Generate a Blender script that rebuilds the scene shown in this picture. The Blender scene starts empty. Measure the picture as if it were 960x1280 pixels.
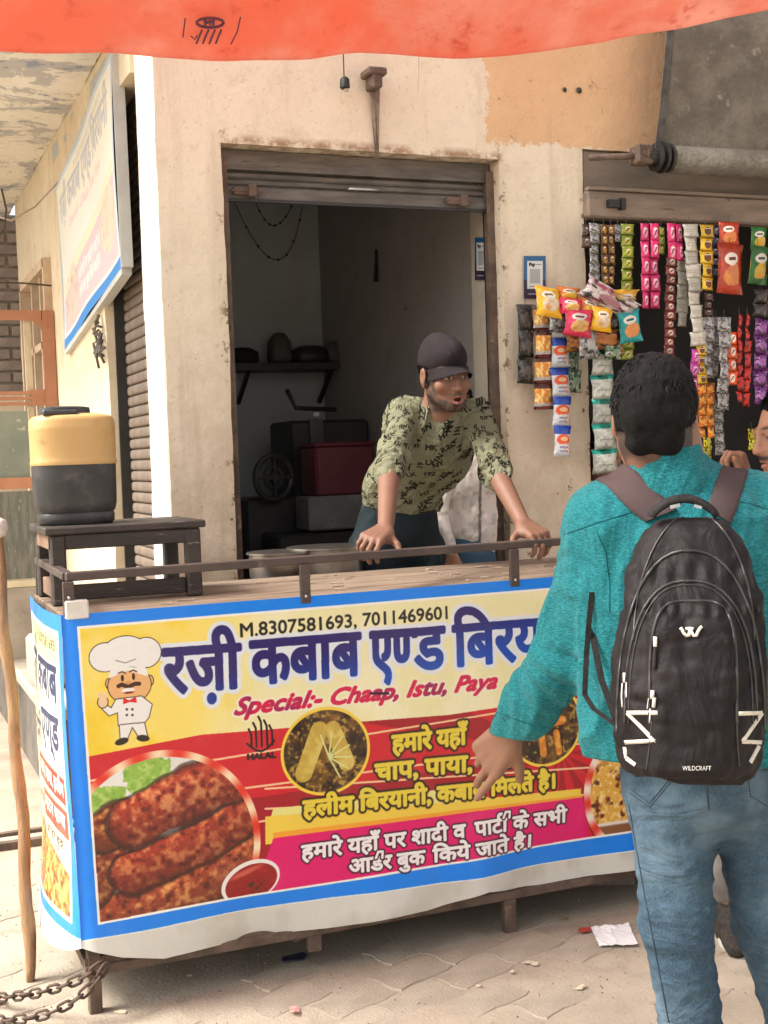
import bpy, bmesh, math, random
import numpy as np
import openvdb
from mathutils import Vector, Matrix

# ------------------------------------------------------------------ camera, world, sun, exposure
SC = bpy.context.scene
COL = SC.collection
F_PX, CAM_H = 1600.0, 1.5
_yaw, _pitch, _roll = math.radians(22.2), math.atan(72 / 1600.0), 0.035
FW = np.array([math.sin(_yaw) * math.cos(_pitch), math.cos(_yaw) * math.cos(_pitch), -math.sin(_pitch)])
_r0 = np.cross(FW, [0, 0, 1]); _r0 /= np.linalg.norm(_r0); _u0 = np.cross(_r0, FW)
RT = math.cos(_roll) * _r0 - math.sin(_roll) * _u0
UP = math.cos(_roll) * _u0 + math.sin(_roll) * _r0
EYE = np.array([0, 0, CAM_H])
cam_data = bpy.data.cameras.new('camera'); cam = bpy.data.objects.new('camera', cam_data); COL.objects.link(cam)
cam.matrix_world = Matrix(((RT[0], UP[0], -FW[0], 0), (RT[1], UP[1], -FW[1], 0), (RT[2], UP[2], -FW[2], CAM_H), (0, 0, 0, 1)))
cam_data.sensor_fit = 'VERTICAL'; cam_data.sensor_height = 24; cam_data.lens = 24 * F_PX / 1280
cam_data.clip_start = 0.05; cam_data.clip_end = 500
SC.camera = cam
SUN_EL, SUN_AZ = math.radians(50), math.radians(-78)       # azimuth from +Y towards +X
world = bpy.data.worlds.new('World'); SC.world = world; world.use_nodes = True
_wn = world.node_tree; _bg = _wn.nodes['Background']
_sky = _wn.nodes.new('ShaderNodeTexSky'); _sky.sky_type = 'NISHITA'; _sky.sun_disc = False
_sky.sun_elevation = SUN_EL; _sky.sun_rotation = SUN_AZ; _sky.dust_density = 4.0; _sky.air_density = 1.0
# a hazy, whitened sky: the clear sky's colour drawn most of the way to its own brightness in warm white
_bw = _wn.nodes.new('ShaderNodeRGBToBW'); _wn.links.new(_sky.outputs[0], _bw.inputs[0])
_wh = _wn.nodes.new('ShaderNodeMix'); _wh.data_type = 'RGBA'; _wh.blend_type = 'MULTIPLY'; _wh.inputs[0].default_value = 1.0; _wn.links.new(_bw.outputs[0], _wh.inputs[6]); _wh.inputs[7].default_value = (1.06, 1.0, .93, 1)
_mx = _wn.nodes.new('ShaderNodeMix'); _mx.data_type = 'RGBA'; _mx.inputs[0].default_value = .82; _wn.links.new(_sky.outputs[0], _mx.inputs[6]); _wn.links.new(_wh.outputs[2], _mx.inputs[7])
_wn.links.new(_mx.outputs[2], _bg.inputs[0]); _bg.inputs[1].default_value = 0.15
sun_d = bpy.data.lights.new('sun', 'SUN'); sun = bpy.data.objects.new('sun', sun_d); COL.objects.link(sun)
sun_d.energy = 1.8; sun_d.angle = math.radians(22); sun_d.color = (1.0, .955, .88)
_sd = Vector((math.sin(SUN_AZ) * math.cos(SUN_EL), math.cos(SUN_AZ) * math.cos(SUN_EL), math.sin(SUN_EL)))
sun.rotation_euler = _sd.to_track_quat('Z', 'Y').to_euler()
SC.view_settings.view_transform = 'Standard'; SC.view_settings.look = 'None'
SC.view_settings.gamma = 1.0; SC.view_settings.exposure = 1.55
try:
    SC.cycles.max_bounces = 8; SC.cycles.use_denoising = True
except Exception:
    pass

# ------------------------------------------------------------------ measuring helpers
def ray(px, py): return FW * F_PX + RT * (px - 480) - UP * (py - 640)
def onX(px, py, X): d = ray(px, py); return Vector(EYE + d * (X / d[0]))
def onY(px, py, Y): d = ray(px, py); return Vector(EYE + d * (Y / d[1]))
def onZ(px, py, Z): d = ray(px, py); return Vector(EYE + d * ((Z - CAM_H) / d[2]))
def dep(px, py, D): return Vector(EYE + ray(px, py) / F_PX * D)

random.seed(7); RNG = np.random.default_rng(7)
# ------------------------------------------------------------------ tiny noise library
_T = RNG.random((32, 32, 32)).astype(np.float32) * 2 - 1
def vn(p, s=1.0, off=0.0):
    q = np.asarray(p, dtype=np.float32) * s + off + 1000.0
    i = np.floor(q).astype(np.int32); f = q - i; f = f * f * (3 - 2 * f); i &= 31; j = (i + 1) & 31
    x, y, z = f[..., 0], f[..., 1], f[..., 2]
    def g(a, b, c): return _T[a[..., 0], b[..., 1], c[..., 2]]
    c00 = g(i, i, i) * (1 - x) + g(j, i, i) * x; c10 = g(i, j, i) * (1 - x) + g(j, j, i) * x
    c01 = g(i, i, j) * (1 - x) + g(j, i, j) * x; c11 = g(i, j, j) * (1 - x) + g(j, j, j) * x
    return (c00 * (1 - y) + c10 * y) * (1 - z) + (c01 * (1 - y) + c11 * y) * z
def fbm(p, s=1.0, o=4, off=0.0):
    r, a = 0, 1.0
    for k in range(o): r = r + a * vn(p, s * 2 ** k, off + 7.3 * k); a *= .5
    return r * .6
def sstep(a, b, x): t = np.clip((x - a) / (b - a), 0, 1); return t * t * (3 - 2 * t)

# ------------------------------------------------------------------ materials
MATS = {}
def _mat(name):
    m = bpy.data.materials.new(name); m.use_nodes = True; MATS[name] = m
    return m, m.node_tree, m.node_tree.nodes['Principled BSDF']
def c4(c): return (c[0], c[1], c[2], 1.0)
def node(nt, t, **kw):
    n = nt.nodes.new(t)
    for k, v in kw.items():
        if k.startswith('i_'): n.inputs[int(k[2:]) if k[2:].isdigit() else k[2:].replace('_', ' ')].default_value = v
        else: setattr(n, k, v)
    return n
def mixc(nt, fac, a, b, mode='MIX'):
    n = nt.nodes.new('ShaderNodeMix'); n.data_type = 'RGBA'; n.blend_type = mode
    for s, v in ((0, fac), (6, a), (7, b)):
        if isinstance(v, (int, float)): n.inputs[s].default_value = v
        elif isinstance(v, tuple): n.inputs[s].default_value = c4(v)
        else: nt.links.new(v, n.inputs[s])
    return n.outputs[2]
def noise_fac(nt, vec, scale, lo, hi, detail=6, rough=.6, dist=0.0):
    n = node(nt, 'ShaderNodeTexNoise'); n.inputs['Scale'].default_value = scale; n.inputs['Detail'].default_value = detail
    n.inputs['Roughness'].default_value = rough; n.inputs['Distortion'].default_value = dist
    nt.links.new(vec, n.inputs['Vector'])
    r = node(nt, 'ShaderNodeMapRange'); r.interpolation_type = 'SMOOTHSTEP'
    r.inputs[1].default_value = lo; r.inputs[2].default_value = hi
    nt.links.new(n.outputs[0], r.inputs[0]); return r.outputs[0]
def bump(nt, b, h, strength, dist=.01, prev=None):
    n = node(nt, 'ShaderNodeBump'); n.inputs['Strength'].default_value = strength; n.inputs['Distance'].default_value = dist
    nt.links.new(h, n.inputs['Height'])
    if prev is not None: nt.links.new(prev, n.inputs['Normal'])
    nt.links.new(n.outputs[0], b.inputs['Normal']); return n.outputs[0]
def M(name, c1, c2=None, scale=6.0, rough=.75, bs=60.0, bst=.25, metal=0.0, spots=None, spot_scale=9.0, spot_lo=.62, spot_hi=.68, stretch=None, sheen=0, coat=0, bd=.004):
    if name in MATS: return MATS[name]
    m, nt, b = _mat(name)
    tc = node(nt, 'ShaderNodeTexCoord'); vec = tc.outputs['Object']
    if stretch:
        mp = node(nt, 'ShaderNodeMapping'); mp.inputs['Scale'].default_value = stretch; nt.links.new(vec, mp.inputs[0]); vec = mp.outputs[0]
    c2 = c2 or tuple(x * .8 for x in c1)
    col = mixc(nt, noise_fac(nt, vec, scale, .35, .65), c1, c2)
    if spots: col = mixc(nt, noise_fac(nt, vec, spot_scale, spot_lo, spot_hi, 8, .65), col, spots)
    nt.links.new(col, b.inputs['Base Color'])
    b.inputs['Roughness'].default_value = rough; b.inputs['Metallic'].default_value = metal
    if sheen: b.inputs['Sheen Weight'].default_value = sheen
    if coat: b.inputs['Coat Weight'].default_value = coat
    n = noise_fac(nt, vec, bs, .2, .8)
    bump(nt, b, n, bst, bd)
    return m
def M_attr(name, rough=.6, bs=120, bst=.15, sheen=0.0, detail=.15, sss=0.0, stretch=(1, 1, 1), spec=.5, bd=.002):
    """colour from the per-point attribute (the thing's own colours) with fine grain"""
    if name in MATS: return MATS[name]
    m, nt, b = _mat(name)
    a = node(nt, 'ShaderNodeAttribute'); a.attribute_name = 'Col'
    tc = node(nt, 'ShaderNodeTexCoord'); mp = node(nt, 'ShaderNodeMapping'); mp.inputs['Scale'].default_value = stretch
    nt.links.new(tc.outputs['Object'], mp.inputs[0])
    f = noise_fac(nt, mp.outputs[0], bs, .3, .7)
    dark = mixc(nt, 1.0, a.outputs[0], (1 - detail,) * 3, 'MULTIPLY')
    nt.links.new(mixc(nt, f, a.outputs[0], dark), b.inputs['Base Color'])
    b.inputs['Roughness'].default_value = rough; b.inputs['Sheen Weight'].default_value = sheen
    b.inputs['Specular IOR Level'].default_value = spec
    if sss:
        b.inputs['Subsurface Weight'].default_value = sss; b.inputs['Subsurface Radius'].default_value = (.012, .005, .003)
        b.inputs['Subsurface Scale'].default_value = 1.0
    bump(nt, b, f, bst, bd)
    return m

# ------------------------------------------------------------------ objects
def link(o, parent=None):
    COL.objects.link(o)
    if parent is not None: o.parent = parent
    return o
def tag(o, label=None, cat=None, group=None, kind=None):
    if label: o['label'] = label
    if cat: o['category'] = cat
    if group: o['group'] = group
    if kind: o['kind'] = kind
    return o
def empty(name, loc=(0, 0, 0), rz=0.0, label=None, cat=None, group=None):
    o = bpy.data.objects.new(name, None); o.empty_display_size = .05; o.location = loc; o.rotation_euler = (0, 0, rz)
    link(o); return tag(o, label, cat, group)
def mesh_obj(name, V, Fc, m, parent=None, smooth=True, loc=None, world=True, col=None, uv=None):
    """V in world coordinates when WORLD (the parent's place is taken off), else local"""
    me = bpy.data.meshes.new(name)
    V = np.asarray(V, dtype=np.float64).reshape(-1, 3)
    if parent is not None and world:
        V = to_local(parent, V)
    elif parent is None and world and loc is not None:
        V = V - np.array(loc)
    me.from_pydata([tuple(v) for v in V], [], [tuple(int(i) for i in f) for f in Fc]) if not isinstance(Fc, np.ndarray) else fast_mesh(me, V, Fc)
    me.validate(); 
    if m is not None: me.materials.append(m)
    if smooth: me.polygons.foreach_set('use_smooth', [True] * len(me.polygons))
    if col is not None:
        at = me.color_attributes.new('Col', 'FLOAT_COLOR', 'POINT')
        c = np.ones((len(me.vertices), 4), dtype=np.float32); c[:, :3] = col; at.data.foreach_set('color', c.ravel())
    if uv is not None:
        l = me.uv_layers.new(name='UVMap'); idx = np.zeros(len(me.loops), dtype=np.int32); me.loops.foreach_get('vertex_index', idx)
        l.data.foreach_set('uv', np.asarray(uv, dtype=np.float32)[idx].ravel())
    me.update()
    o = bpy.data.objects.new(name, me); link(o, parent)
    if parent is None and loc is not None: o.location = loc
    return o
def fast_mesh(me, V, Q):
    n, k = Q.shape
    me.vertices.add(len(V)); me.vertices.foreach_set('co', V.ravel())
    me.loops.add(n * k); me.loops.foreach_set('vertex_index', Q.ravel().astype(np.int32))
    me.polygons.add(n); me.polygons.foreach_set('loop_start', np.arange(0, n * k, k, dtype=np.int32))
    me.update(calc_edges=True)
def wmat(o):
    m = Matrix.LocRotScale(o.location, o.rotation_euler, o.scale)
    return (wmat(o.parent) @ m) if o.parent else m
def to_local(parent, V):
    mi = np.array(wmat(parent).inverted()); return V @ mi[:3, :3].T + mi[:3, 3]
class B:
    """collects shapes; build() links them as one mesh object"""
    def __init__(s): s.V, s.F, s.n = [], [], 0
    def add(s, V, Fc):
        s.V.append(np.asarray(V, dtype=float).reshape(-1, 3)); s.F += [tuple(i + s.n for i in f) for f in Fc]; s.n += len(s.V[-1]); return s
    def box(s, c, d, R=None, bev=0.0):
        c = np.array(c, dtype=float); h = np.array(d, dtype=float) / 2; b = min(bev, *(h * .98)) if bev else 0
        if b <= 0:
            P = np.array([[x, y, z] for x in (-1, 1) for y in (-1, 1) for z in (-1, 1)]) * h
            Fc = [(0, 1, 3, 2), (4, 6, 7, 5), (0, 4, 5, 1), (2, 3, 7, 6), (0, 2, 6, 4), (1, 5, 7, 3)]
        else:
            P, Fc, idx = [], [], {}
            for sx in (-1, 1):
                for sy in (-1, 1):
                    for sz in (-1, 1):
                        for ax in range(3):
                            q = np.array([sx, sy, sz], dtype=float) * (h - b); q[ax] = (sx, sy, sz)[ax] * h[ax]
                            idx[(sx, sy, sz, ax)] = len(P); P.append(q)
            S = (-1, 1)
            for ax in range(3):
                o1, o2 = [a for a in range(3) if a != ax]
                for sg in S:
                    loop = []
                    for a, b2 in ((-1, -1), (1, -1), (1, 1), (-1, 1)):
                        k = [0, 0, 0]; k[ax] = sg; k[o1] = a; k[o2] = b2; loop.append(idx[(*k, ax)])
                    Fc.append(tuple(loop if (sg > 0) == (ax != 1) else loop[::-1]))
            for ax in range(3):
                o1, o2 = [a for a in range(3) if a != ax]
                for a in S:
                    for b2 in S:
                        q = []
                        for sg, fa in ((-1, o1), (1, o1), (1, o2), (-1, o2)):
                            k = [0, 0, 0]; k[ax] = sg; k[o1] = a; k[o2] = b2; q.append(idx[(*k, fa)])
                        Fc.append(tuple(q))
            for a in S:
                for b2 in S:
                    for d2 in S: Fc.append(tuple(idx[(a, b2, d2, k)] for k in range(3)))
            P = np.array(P)
        if R is not None: P = P @ np.array(R)[:3, :3].T
        return s.add(P + c, Fc)
    def span(s, a, b, w, h, upv=(0, 0, 1), bev=0.0):
        """a bar of section w x h from a to b"""
        a, b = Vector(a), Vector(b); d = (b - a); L = d.length; d.normalize(); sd = d.cross(Vector(upv))
        if sd.length < 1e-4: sd = Vector((1, 0, 0))
        sd.normalize(); u = sd.cross(d)
        R = np.array([[d[i], sd[i], u[i]] for i in range(3)])
        return s.box((a + b) / 2, (L, w, h), R, bev)
    def tube(s, pts, r, seg=10, cap=True, closed=False):
        P = [Vector(p) for p in pts]; n = len(P); rs = [r] * n if isinstance(r, (int, float)) else list(r)
        V, Fc = [], []; pu = None
        for i, p in enumerate(P):
            t = (P[(i + 1) % n] - P[i - 1]) if (closed or 0 < i < n - 1) else (P[1] - P[0] if i == 0 else P[-1] - P[-2])
            t.normalize()
            if pu is None: pu = t.orthogonal().normalized()
            pu = (pu - t * pu.dot(t)); pu = pu.normalized() if pu.length > 1e-6 else t.orthogonal().normalized()
            w = t.cross(pu)
            for k in range(seg):
                a = 2 * math.pi * k / seg; V.append(p + (pu * math.cos(a) + w * math.sin(a)) * rs[i])
        for i in range(n if closed else n - 1):
            j = (i + 1) % n
            for k in range(seg): Fc.append((i * seg + k, i * seg + (k + 1) % seg, j * seg + (k + 1) % seg, j * seg + k))
        if cap and not closed: Fc.append(tuple(range(seg))[::-1]); Fc.append(tuple((n - 1) * seg + k for k in range(seg)))
        return s.add([tuple(v) for v in V], Fc)
    def lathe(s, prof, c=(0, 0, 0), seg=32, sq=2.0, sx=1.0, sy=1.0):
        """prof: (radius, z) rows; sq>2 squares the section off"""
        V, Fc, n = [], [], len(prof)
        for r, z in prof:
            for k in range(seg):
                a = 2 * math.pi * k / seg; ca, sa = math.cos(a), math.sin(a)
                q = (abs(ca) ** sq + abs(sa) ** sq) ** (-1 / sq)
                V.append((c[0] + r * ca * q * sx, c[1] + r * sa * q * sy, c[2] + z))
        for i in range(n - 1):
            for k in range(seg): Fc.append((i * seg + k, i * seg + (k + 1) % seg, (i + 1) * seg + (k + 1) % seg, (i + 1) * seg + k))
        Fc.append(tuple(range(seg))[::-1]); Fc.append(tuple((n - 1) * seg + k for k in range(seg)))
        return s.add(V, Fc)
    def ribbon(s, pts, width_dirs, w, t=.002, nrm=None):
        """flat strap: centre points, a side direction at each point, total width w, thickness t"""
        V, Fc = [], []; P = [Vector(p) for p in pts]; n = len(P)
        for i, p in enumerate(P):
            tg = (P[min(i + 1, n - 1)] - P[max(i - 1, 0)]).normalized(); sd = Vector(width_dirs[i]); sd = (sd - tg * sd.dot(tg)).normalized(); nn = tg.cross(sd)
            ww = w[i] if not isinstance(w, (int, float)) else w
            for a, b2 in ((-1, -1), (1, -1), (1, 1), (-1, 1)): V.append(p + sd * a * ww / 2 + nn * b2 * t / 2)
        for i in range(n - 1):
            for k in range(4): Fc.append((i * 4 + k, i * 4 + (k + 1) % 4, (i + 1) * 4 + (k + 1) % 4, (i + 1) * 4 + k))
        Fc.append((3, 2, 1, 0)); Fc.append(tuple(4 * (n - 1) + k for k in range(4)))
        return s.add([tuple(v) for v in V], Fc)
    def prism(s, poly, y0, y1, axis=1):
        """poly: (a, b) pairs in the plane square to AXIS, extruded from y0 to y1"""
        n = len(poly); V = []
        for y in (y0, y1):
            for a, b in poly: V.append({1: (a, y, b), 0: (y, a, b), 2: (a, b, y)}[axis])
        Fc = [tuple(range(n)), tuple(range(2 * n - 1, n - 1, -1))] + [(k, n + k, n + (k + 1) % n, (k + 1) % n) for k in range(n)]
        return s.add(V, Fc)
    def build(s, name, m, parent=None, smooth=False, loc=None, world=True, fix=True, auto=None):
        V = np.concatenate(s.V)
        o = mesh_obj(name, V, s.F, m, parent, smooth, loc, world)
        if fix:
            bm = bmesh.new(); bm.from_mesh(o.data); bmesh.ops.recalc_face_normals(bm, faces=bm.faces); bm.to_mesh(o.data); bm.free()
        if auto: 
            o.data.polygons.foreach_set('use_smooth', [True] * len(o.data.polygons)); o.data.set_sharp_from_angle(angle=math.radians(auto))
        return o
def dup(o, parent=None, **kw):
    c = o.copy(); COL.objects.link(c)
    if parent is not None: c.parent = parent
    for k, v in kw.items(): setattr(c, k, v)
    return c

# ------------------------------------------------------------------ signed-distance sculpting
class Sculpt:
    def __init__(s, lo, hi, vox, d0=.12):
        s.lo = np.array(lo, dtype=np.float32); s.v = vox; s.n = np.ceil((np.array(hi) - lo) / vox).astype(int) + 1
        s.d = np.full(s.n, d0, dtype=np.float32)
    def _sub(s, a, b, m):
        i0 = np.clip(np.floor((np.array(a) - m - s.lo) / s.v).astype(int), 0, s.n - 1); i1 = np.clip(np.ceil((np.array(b) + m - s.lo) / s.v).astype(int) + 1, 1, s.n)
        if np.any(i1 <= i0): return None, None
        sl = tuple(slice(i0[k], i1[k]) for k in range(3))
        ax = [(s.lo[k] + s.v * np.arange(i0[k], i1[k], dtype=np.float32)) for k in range(3)]
        X = np.stack(np.meshgrid(*ax, indexing='ij'), -1)
        return sl, X
    def _mix(s, sl, d, k, sub):
        o = s.d[sl]
        if sub: d = -d; h = np.maximum(k - np.abs(o - d), 0) / k; s.d[sl] = np.maximum(o, d) + h * h * k * .25
        else: h = np.maximum(k - np.abs(o - d), 0) / k; s.d[sl] = np.minimum(o, d) - h * h * k * .25
    def cone(s, a, ra, b, rb, k=.02, sub=False, flat=None, fs=1.0):
        """round cone; FLAT/FS: squash the section along direction FLAT by FS"""
        a = np.array(a, dtype=np.float32); b = np.array(b, dtype=np.float32); R = max(ra, rb)
        sl, X = s._sub(np.minimum(a, b) - R, np.maximum(a, b) + R, k + 3 * s.v)
        if sl is None: return s
        ab = b - a; t = np.clip(((X - a) @ ab) / max(float(ab @ ab), 1e-9), 0, 1)
        q = X - a - t[..., None] * ab
        if flat is not None:
            fl = np.array(flat, dtype=np.float32); fl /= np.linalg.norm(fl); q = q + (q @ fl)[..., None] * fl * (1 / fs - 1)
        d = np.sqrt((q * q).sum(-1)) - (ra + (rb - ra) * t)
        if flat is not None: d = d * min(1, fs ** .5)
        s._mix(sl, d, k, sub); return s
    def ell(s, c, r, R=None, k=.02, sub=False):
        c = np.array(c, dtype=np.float32); r = np.array(r, dtype=np.float32); m = r.max()
        sl, X = s._sub(c - m, c + m, k + 3 * s.v)
        if sl is None: return s
        q = X - c
        if R is not None: q = q @ np.array(R, dtype=np.float32)      # columns of R are the ellipsoid's axes
        k0 = np.sqrt(((q / r) ** 2).sum(-1)); k1 = np.sqrt(((q / (r * r)) ** 2).sum(-1)) + 1e-6
        d = k0 * (k0 - 1) / k1
        s._mix(sl, d, k, sub); return s
    def path(s, pts, rs, k=.02, **kw):
        for i in range(len(pts) - 1): s.cone(pts[i], rs[i], pts[i + 1], rs[i + 1], k, **kw)
        return s
    def warp(s, fn, band=.03):
        m = np.abs(s.d) < band; I = np.argwhere(m); P = s.lo + I * s.v
        s.d[m] += fn(P).astype(np.float32); return s
    def cut(s, p, nrm, k=.004):
        """keep the side NRM points away from"""
        ax = [(s.lo[j] + s.v * np.arange(s.n[j], dtype=np.float32) - p[j]) * nrm[j] for j in range(3)]
        d = ax[0][:, None, None] + ax[1][None, :, None] + ax[2][None, None, :]
        s.d = np.maximum(s.d, d); return s
    def mesh(s, name, m, parent=None, paint=None, smooth=2, uvf=None):
        g = openvdb.FloatGrid(10 * s.v); g.copyFromArray(np.clip(s.d, -10 * s.v, 10 * s.v), tolerance=0)
        P, Q = g.convertToQuads(isovalue=0)
        V = P.astype(np.float64)
        for _ in range(smooth):            # light Laplacian smoothing
            acc = np.zeros_like(V); cnt = np.zeros(len(V))
            for i in range(4):
                a, b = Q[:, i], Q[:, (i + 1) % 4]
                for c in range(3):
                    acc[:, c] += np.bincount(a, V[b, c], len(V)) + np.bincount(b, V[a, c], len(V))
                cnt += np.bincount(a, minlength=len(V)) + np.bincount(b, minlength=len(V))
            V = V * .45 + .55 * acc / np.maximum(cnt, 1)[:, None]
        V = V * s.v + s.lo
        col = paint(V) if paint else None
        uv = uvf(V) if uvf else None
        return mesh_obj(name, V, Q[:, ::-1].copy(), m, parent, True, col=col, uv=uv)
# ------------------------------------------------------------------ flat print, drawn in numbers
_fonts = {}
def glyphs(txt, shear=0.0):
    key = (txt, shear)
    if key in _fonts: return _fonts[key]
    cu = bpy.data.curves.new('lettering', 'FONT'); cu.body = txt; cu.shear = shear; cu.resolution_u = 3
    o = bpy.data.objects.new('lettering', cu); COL.objects.link(o)
    dg = bpy.context.evaluated_depsgraph_get(); me = o.evaluated_get(dg).to_mesh(); me.calc_loop_triangles()
    V = np.array([v.co[:2] for v in me.vertices]); T = np.array([t.vertices[:] for t in me.loop_triangles])
    COL.objects.unlink(o); bpy.data.objects.remove(o); bpy.data.curves.remove(cu)
    _fonts[key] = (V, T); return V, T
_g = np.arange(1024, dtype=np.float32) / 32.0
_NT = fbm(np.stack(np.meshgrid(_g, _g, np.zeros(1, dtype=np.float32), indexing='ij'), -1)[:, :, 0], 1.0, 4)
class Canvas:
    """a sheet W x H units, K pixels to the unit; every shape and size below is in units"""
    def __init__(s, W, H, bg=(1, 1, 1), k=.7):
        s.k = k; s.uw, s.uh = W, H; s.W, s.H = int(W * k), int(H * k)
        s.a = np.ones((s.H, s.W, 3), dtype=np.float32) * np.array(bg, dtype=np.float32)
        s.y, s.x = np.mgrid[0:s.H, 0:s.W].astype(np.float32) / k
    def fill_tris(s, V, T, ss=2):
        """coverage of counter-clockwise triangles, antialiased"""
        W, H = s.W * ss, s.H * ss; P = V * ss * s.k; acc = np.zeros((H, W + 1), dtype=np.float32)
        A, Bv, C = P[T[:, 0]], P[T[:, 1]], P[T[:, 2]]
        ar = (Bv[:, 0] - A[:, 0]) * (C[:, 1] - A[:, 1]) - (Bv[:, 1] - A[:, 1]) * (C[:, 0] - A[:, 0])
        sg = np.sign(ar)
        for p, q in ((A, Bv), (Bv, C), (C, A)):
            lo = np.minimum(p[:, 1], q[:, 1]); hi = np.maximum(p[:, 1], q[:, 1])
            r0 = np.clip(np.ceil(lo - .5), 0, H).astype(int); r1 = np.clip(np.ceil(hi - .5), 0, H).astype(int)
            n = np.maximum(r1 - r0, 0)
            if n.sum() == 0: continue
            e = np.repeat(np.arange(len(n)), n); rows = np.arange(n.sum()) - np.repeat(np.cumsum(n) - n, n) + r0[e]
            t = (rows + .5 - p[e, 1]) / (q[e, 1] - p[e, 1]); xc = p[e, 0] + t * (q[e, 0] - p[e, 0])
            dirn = np.sign(q[e, 1] - p[e, 1]) * -sg[e]
            np.add.at(acc, (rows, np.clip(np.ceil(xc - .5), 0, W).astype(int)), dirn)
        m = (np.cumsum(acc, 1)[:, :W] > .5).astype(np.float32)
        return m.reshape(s.H, ss, s.W, ss).mean((1, 3))
    def poly(s, pts):
        P = np.array(pts, dtype=float) * s.k; n = len(P)
        W, H = s.W, s.H; acc = np.zeros((H * 2, W * 2 + 1), dtype=np.int32)
        for i in range(n):
            p, q = P[i] * 2, P[(i + 1) % n] * 2
            if p[1] == q[1]: continue
            lo, hi = sorted((p[1], q[1])); r = np.arange(max(0, math.ceil(lo - .5)), min(2 * H, math.ceil(hi - .5)))
            if len(r) == 0: continue
            xc = p[0] + (r + .5 - p[1]) / (q[1] - p[1]) * (q[0] - p[0]); np.add.at(acc, (r, np.clip(np.ceil(xc - .5), 0, 2 * W).astype(int)), 1)
        return (np.cumsum(acc, 1)[:, :2 * W] % 2).astype(np.float32).reshape(H, 2, W, 2).mean((1, 3))
    def ell(s, c, rx, ry, ang=0.0, soft=1.0):
        dx, dy = s.x - c[0], s.y - c[1]; ca, sa = math.cos(ang), math.sin(ang); u, v = dx * ca + dy * sa, -dx * sa + dy * ca
        d = (np.sqrt((u / rx) ** 2 + (v / ry) ** 2) - 1) * min(rx, ry); return np.clip(.5 - d / soft, 0, 1)
    def seg(s, a, b, w, soft=1.0):
        a, b = np.array(a, dtype=np.float32), np.array(b, dtype=np.float32); ab = b - a
        t = np.clip(((s.x - a[0]) * ab[0] + (s.y - a[1]) * ab[1]) / max(float(ab @ ab), 1e-6), 0, 1)
        d = np.hypot(s.x - a[0] - t * ab[0], s.y - a[1] - t * ab[1]); return np.clip(.5 - (d - w / 2) / soft, 0, 1)
    def line(s, pts, w):
        m = 0
        for i in range(len(pts) - 1): m = np.maximum(m, s.seg(pts[i], pts[i + 1], w))
        return m
    def put(s, m, col):
        ys, xs = np.nonzero(m.any(1))[0], np.nonzero(m.any(0))[0]
        if len(ys) == 0: return
        sl = (slice(ys[0], ys[-1] + 1), slice(xs[0], xs[-1] + 1)); col = np.asarray(col, dtype=np.float32)
        if col.ndim == 3: col = np.broadcast_to(col, (s.H, s.W, 3))[sl]
        mm = m[sl][..., None]; s.a[sl] = s.a[sl] * (1 - mm) + col * mm
    def grow(s, m, r):
        r = r * s.k; ys, xs = np.nonzero(m.any(1))[0], np.nonzero(m.any(0))[0]
        if len(ys) == 0 or r <= 0: return m
        p = int(r + 3); y0, y1, x0, x1 = max(ys[0] - p, 0), ys[-1] + p, max(xs[0] - p, 0), xs[-1] + p
        c = m[y0:y1, x0:x1]; out = m.copy(); h, w = c.shape
        for rr in ([r] if r <= 2 else [r * .5, r * .5]):
            o = c.copy()
            for j in range(12):
                fx, fy = rr * math.cos(j * math.pi / 6), rr * math.sin(j * math.pi / 6); dx, dy = int(math.floor(fx)), int(math.floor(fy)); wx, wy = fx - dx, fy - dy
                q = np.zeros((h + 1, w + 1), dtype=np.float32)
                def S(ddx, ddy):
                    z = np.zeros_like(c); z[max(ddy, 0):h + min(ddy, 0), max(ddx, 0):w + min(ddx, 0)] = c[max(-ddy, 0):h + min(-ddy, 0), max(-ddx, 0):w + min(-ddx, 0)]; return z
                sh = (S(dx, dy) * (1 - wx) + S(dx + 1, dy) * wx) * (1 - wy) + (S(dx, dy + 1) * (1 - wx) + S(dx + 1, dy + 1) * wx) * wy
                o = np.maximum(o, sh)
            c = o
        out[y0:y1, x0:x1] = c; return out
    def text(s, txt, p0, p1, h, bold=0.0, shear=0.0, cutfn=None):
        """TXT with its ink from p0 to p1 along the baseline; h = height of 'क' (or 'H'), all in canvas pixels"""
        V, T = glyphs(txt, shear); V = V.copy()
        ref = glyphs('क' if any(ord(c) > 0x900 for c in txt) else 'H')[0]; hy = ref[:, 1].max() - ref[:, 1].min(); y0 = ref[:, 1].min()
        used = V[np.unique(T)]
        x0, x1 = used[:, 0].min(), used[:, 0].max(); p0, p1 = np.array(p0, dtype=float), np.array(p1, dtype=float)
        d = p1 - p0; L = np.hypot(*d); ex = d / (x1 - x0); nv = np.array([d[1], -d[0]]) / L * h / hy
        P = p0 + (V[:, :1] - x0) * ex + (V[:, 1:2] - y0) * nv
        m = s.fill_tris(P, T)
        if cutfn: m = m * cutfn(s)
        return s.grow(m, bold)
    def nz(s, sc, o=4, off=0.0):
        i = (s.y * (32.0 / sc) + off * 97).astype(np.int32) & 1023; j = (s.x * (32.0 / sc) + off * 61).astype(np.int32) & 1023
        return _NT[i, j]
    def image(s, name):
        im = bpy.data.images.new(name, s.W, s.H); px = np.ones((s.H, s.W, 4), dtype=np.float32); px[..., :3] = np.clip(s.a[::-1], 0, 1)
        im.pixels.foreach_set(px.ravel()); im.pack(); return im
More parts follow.
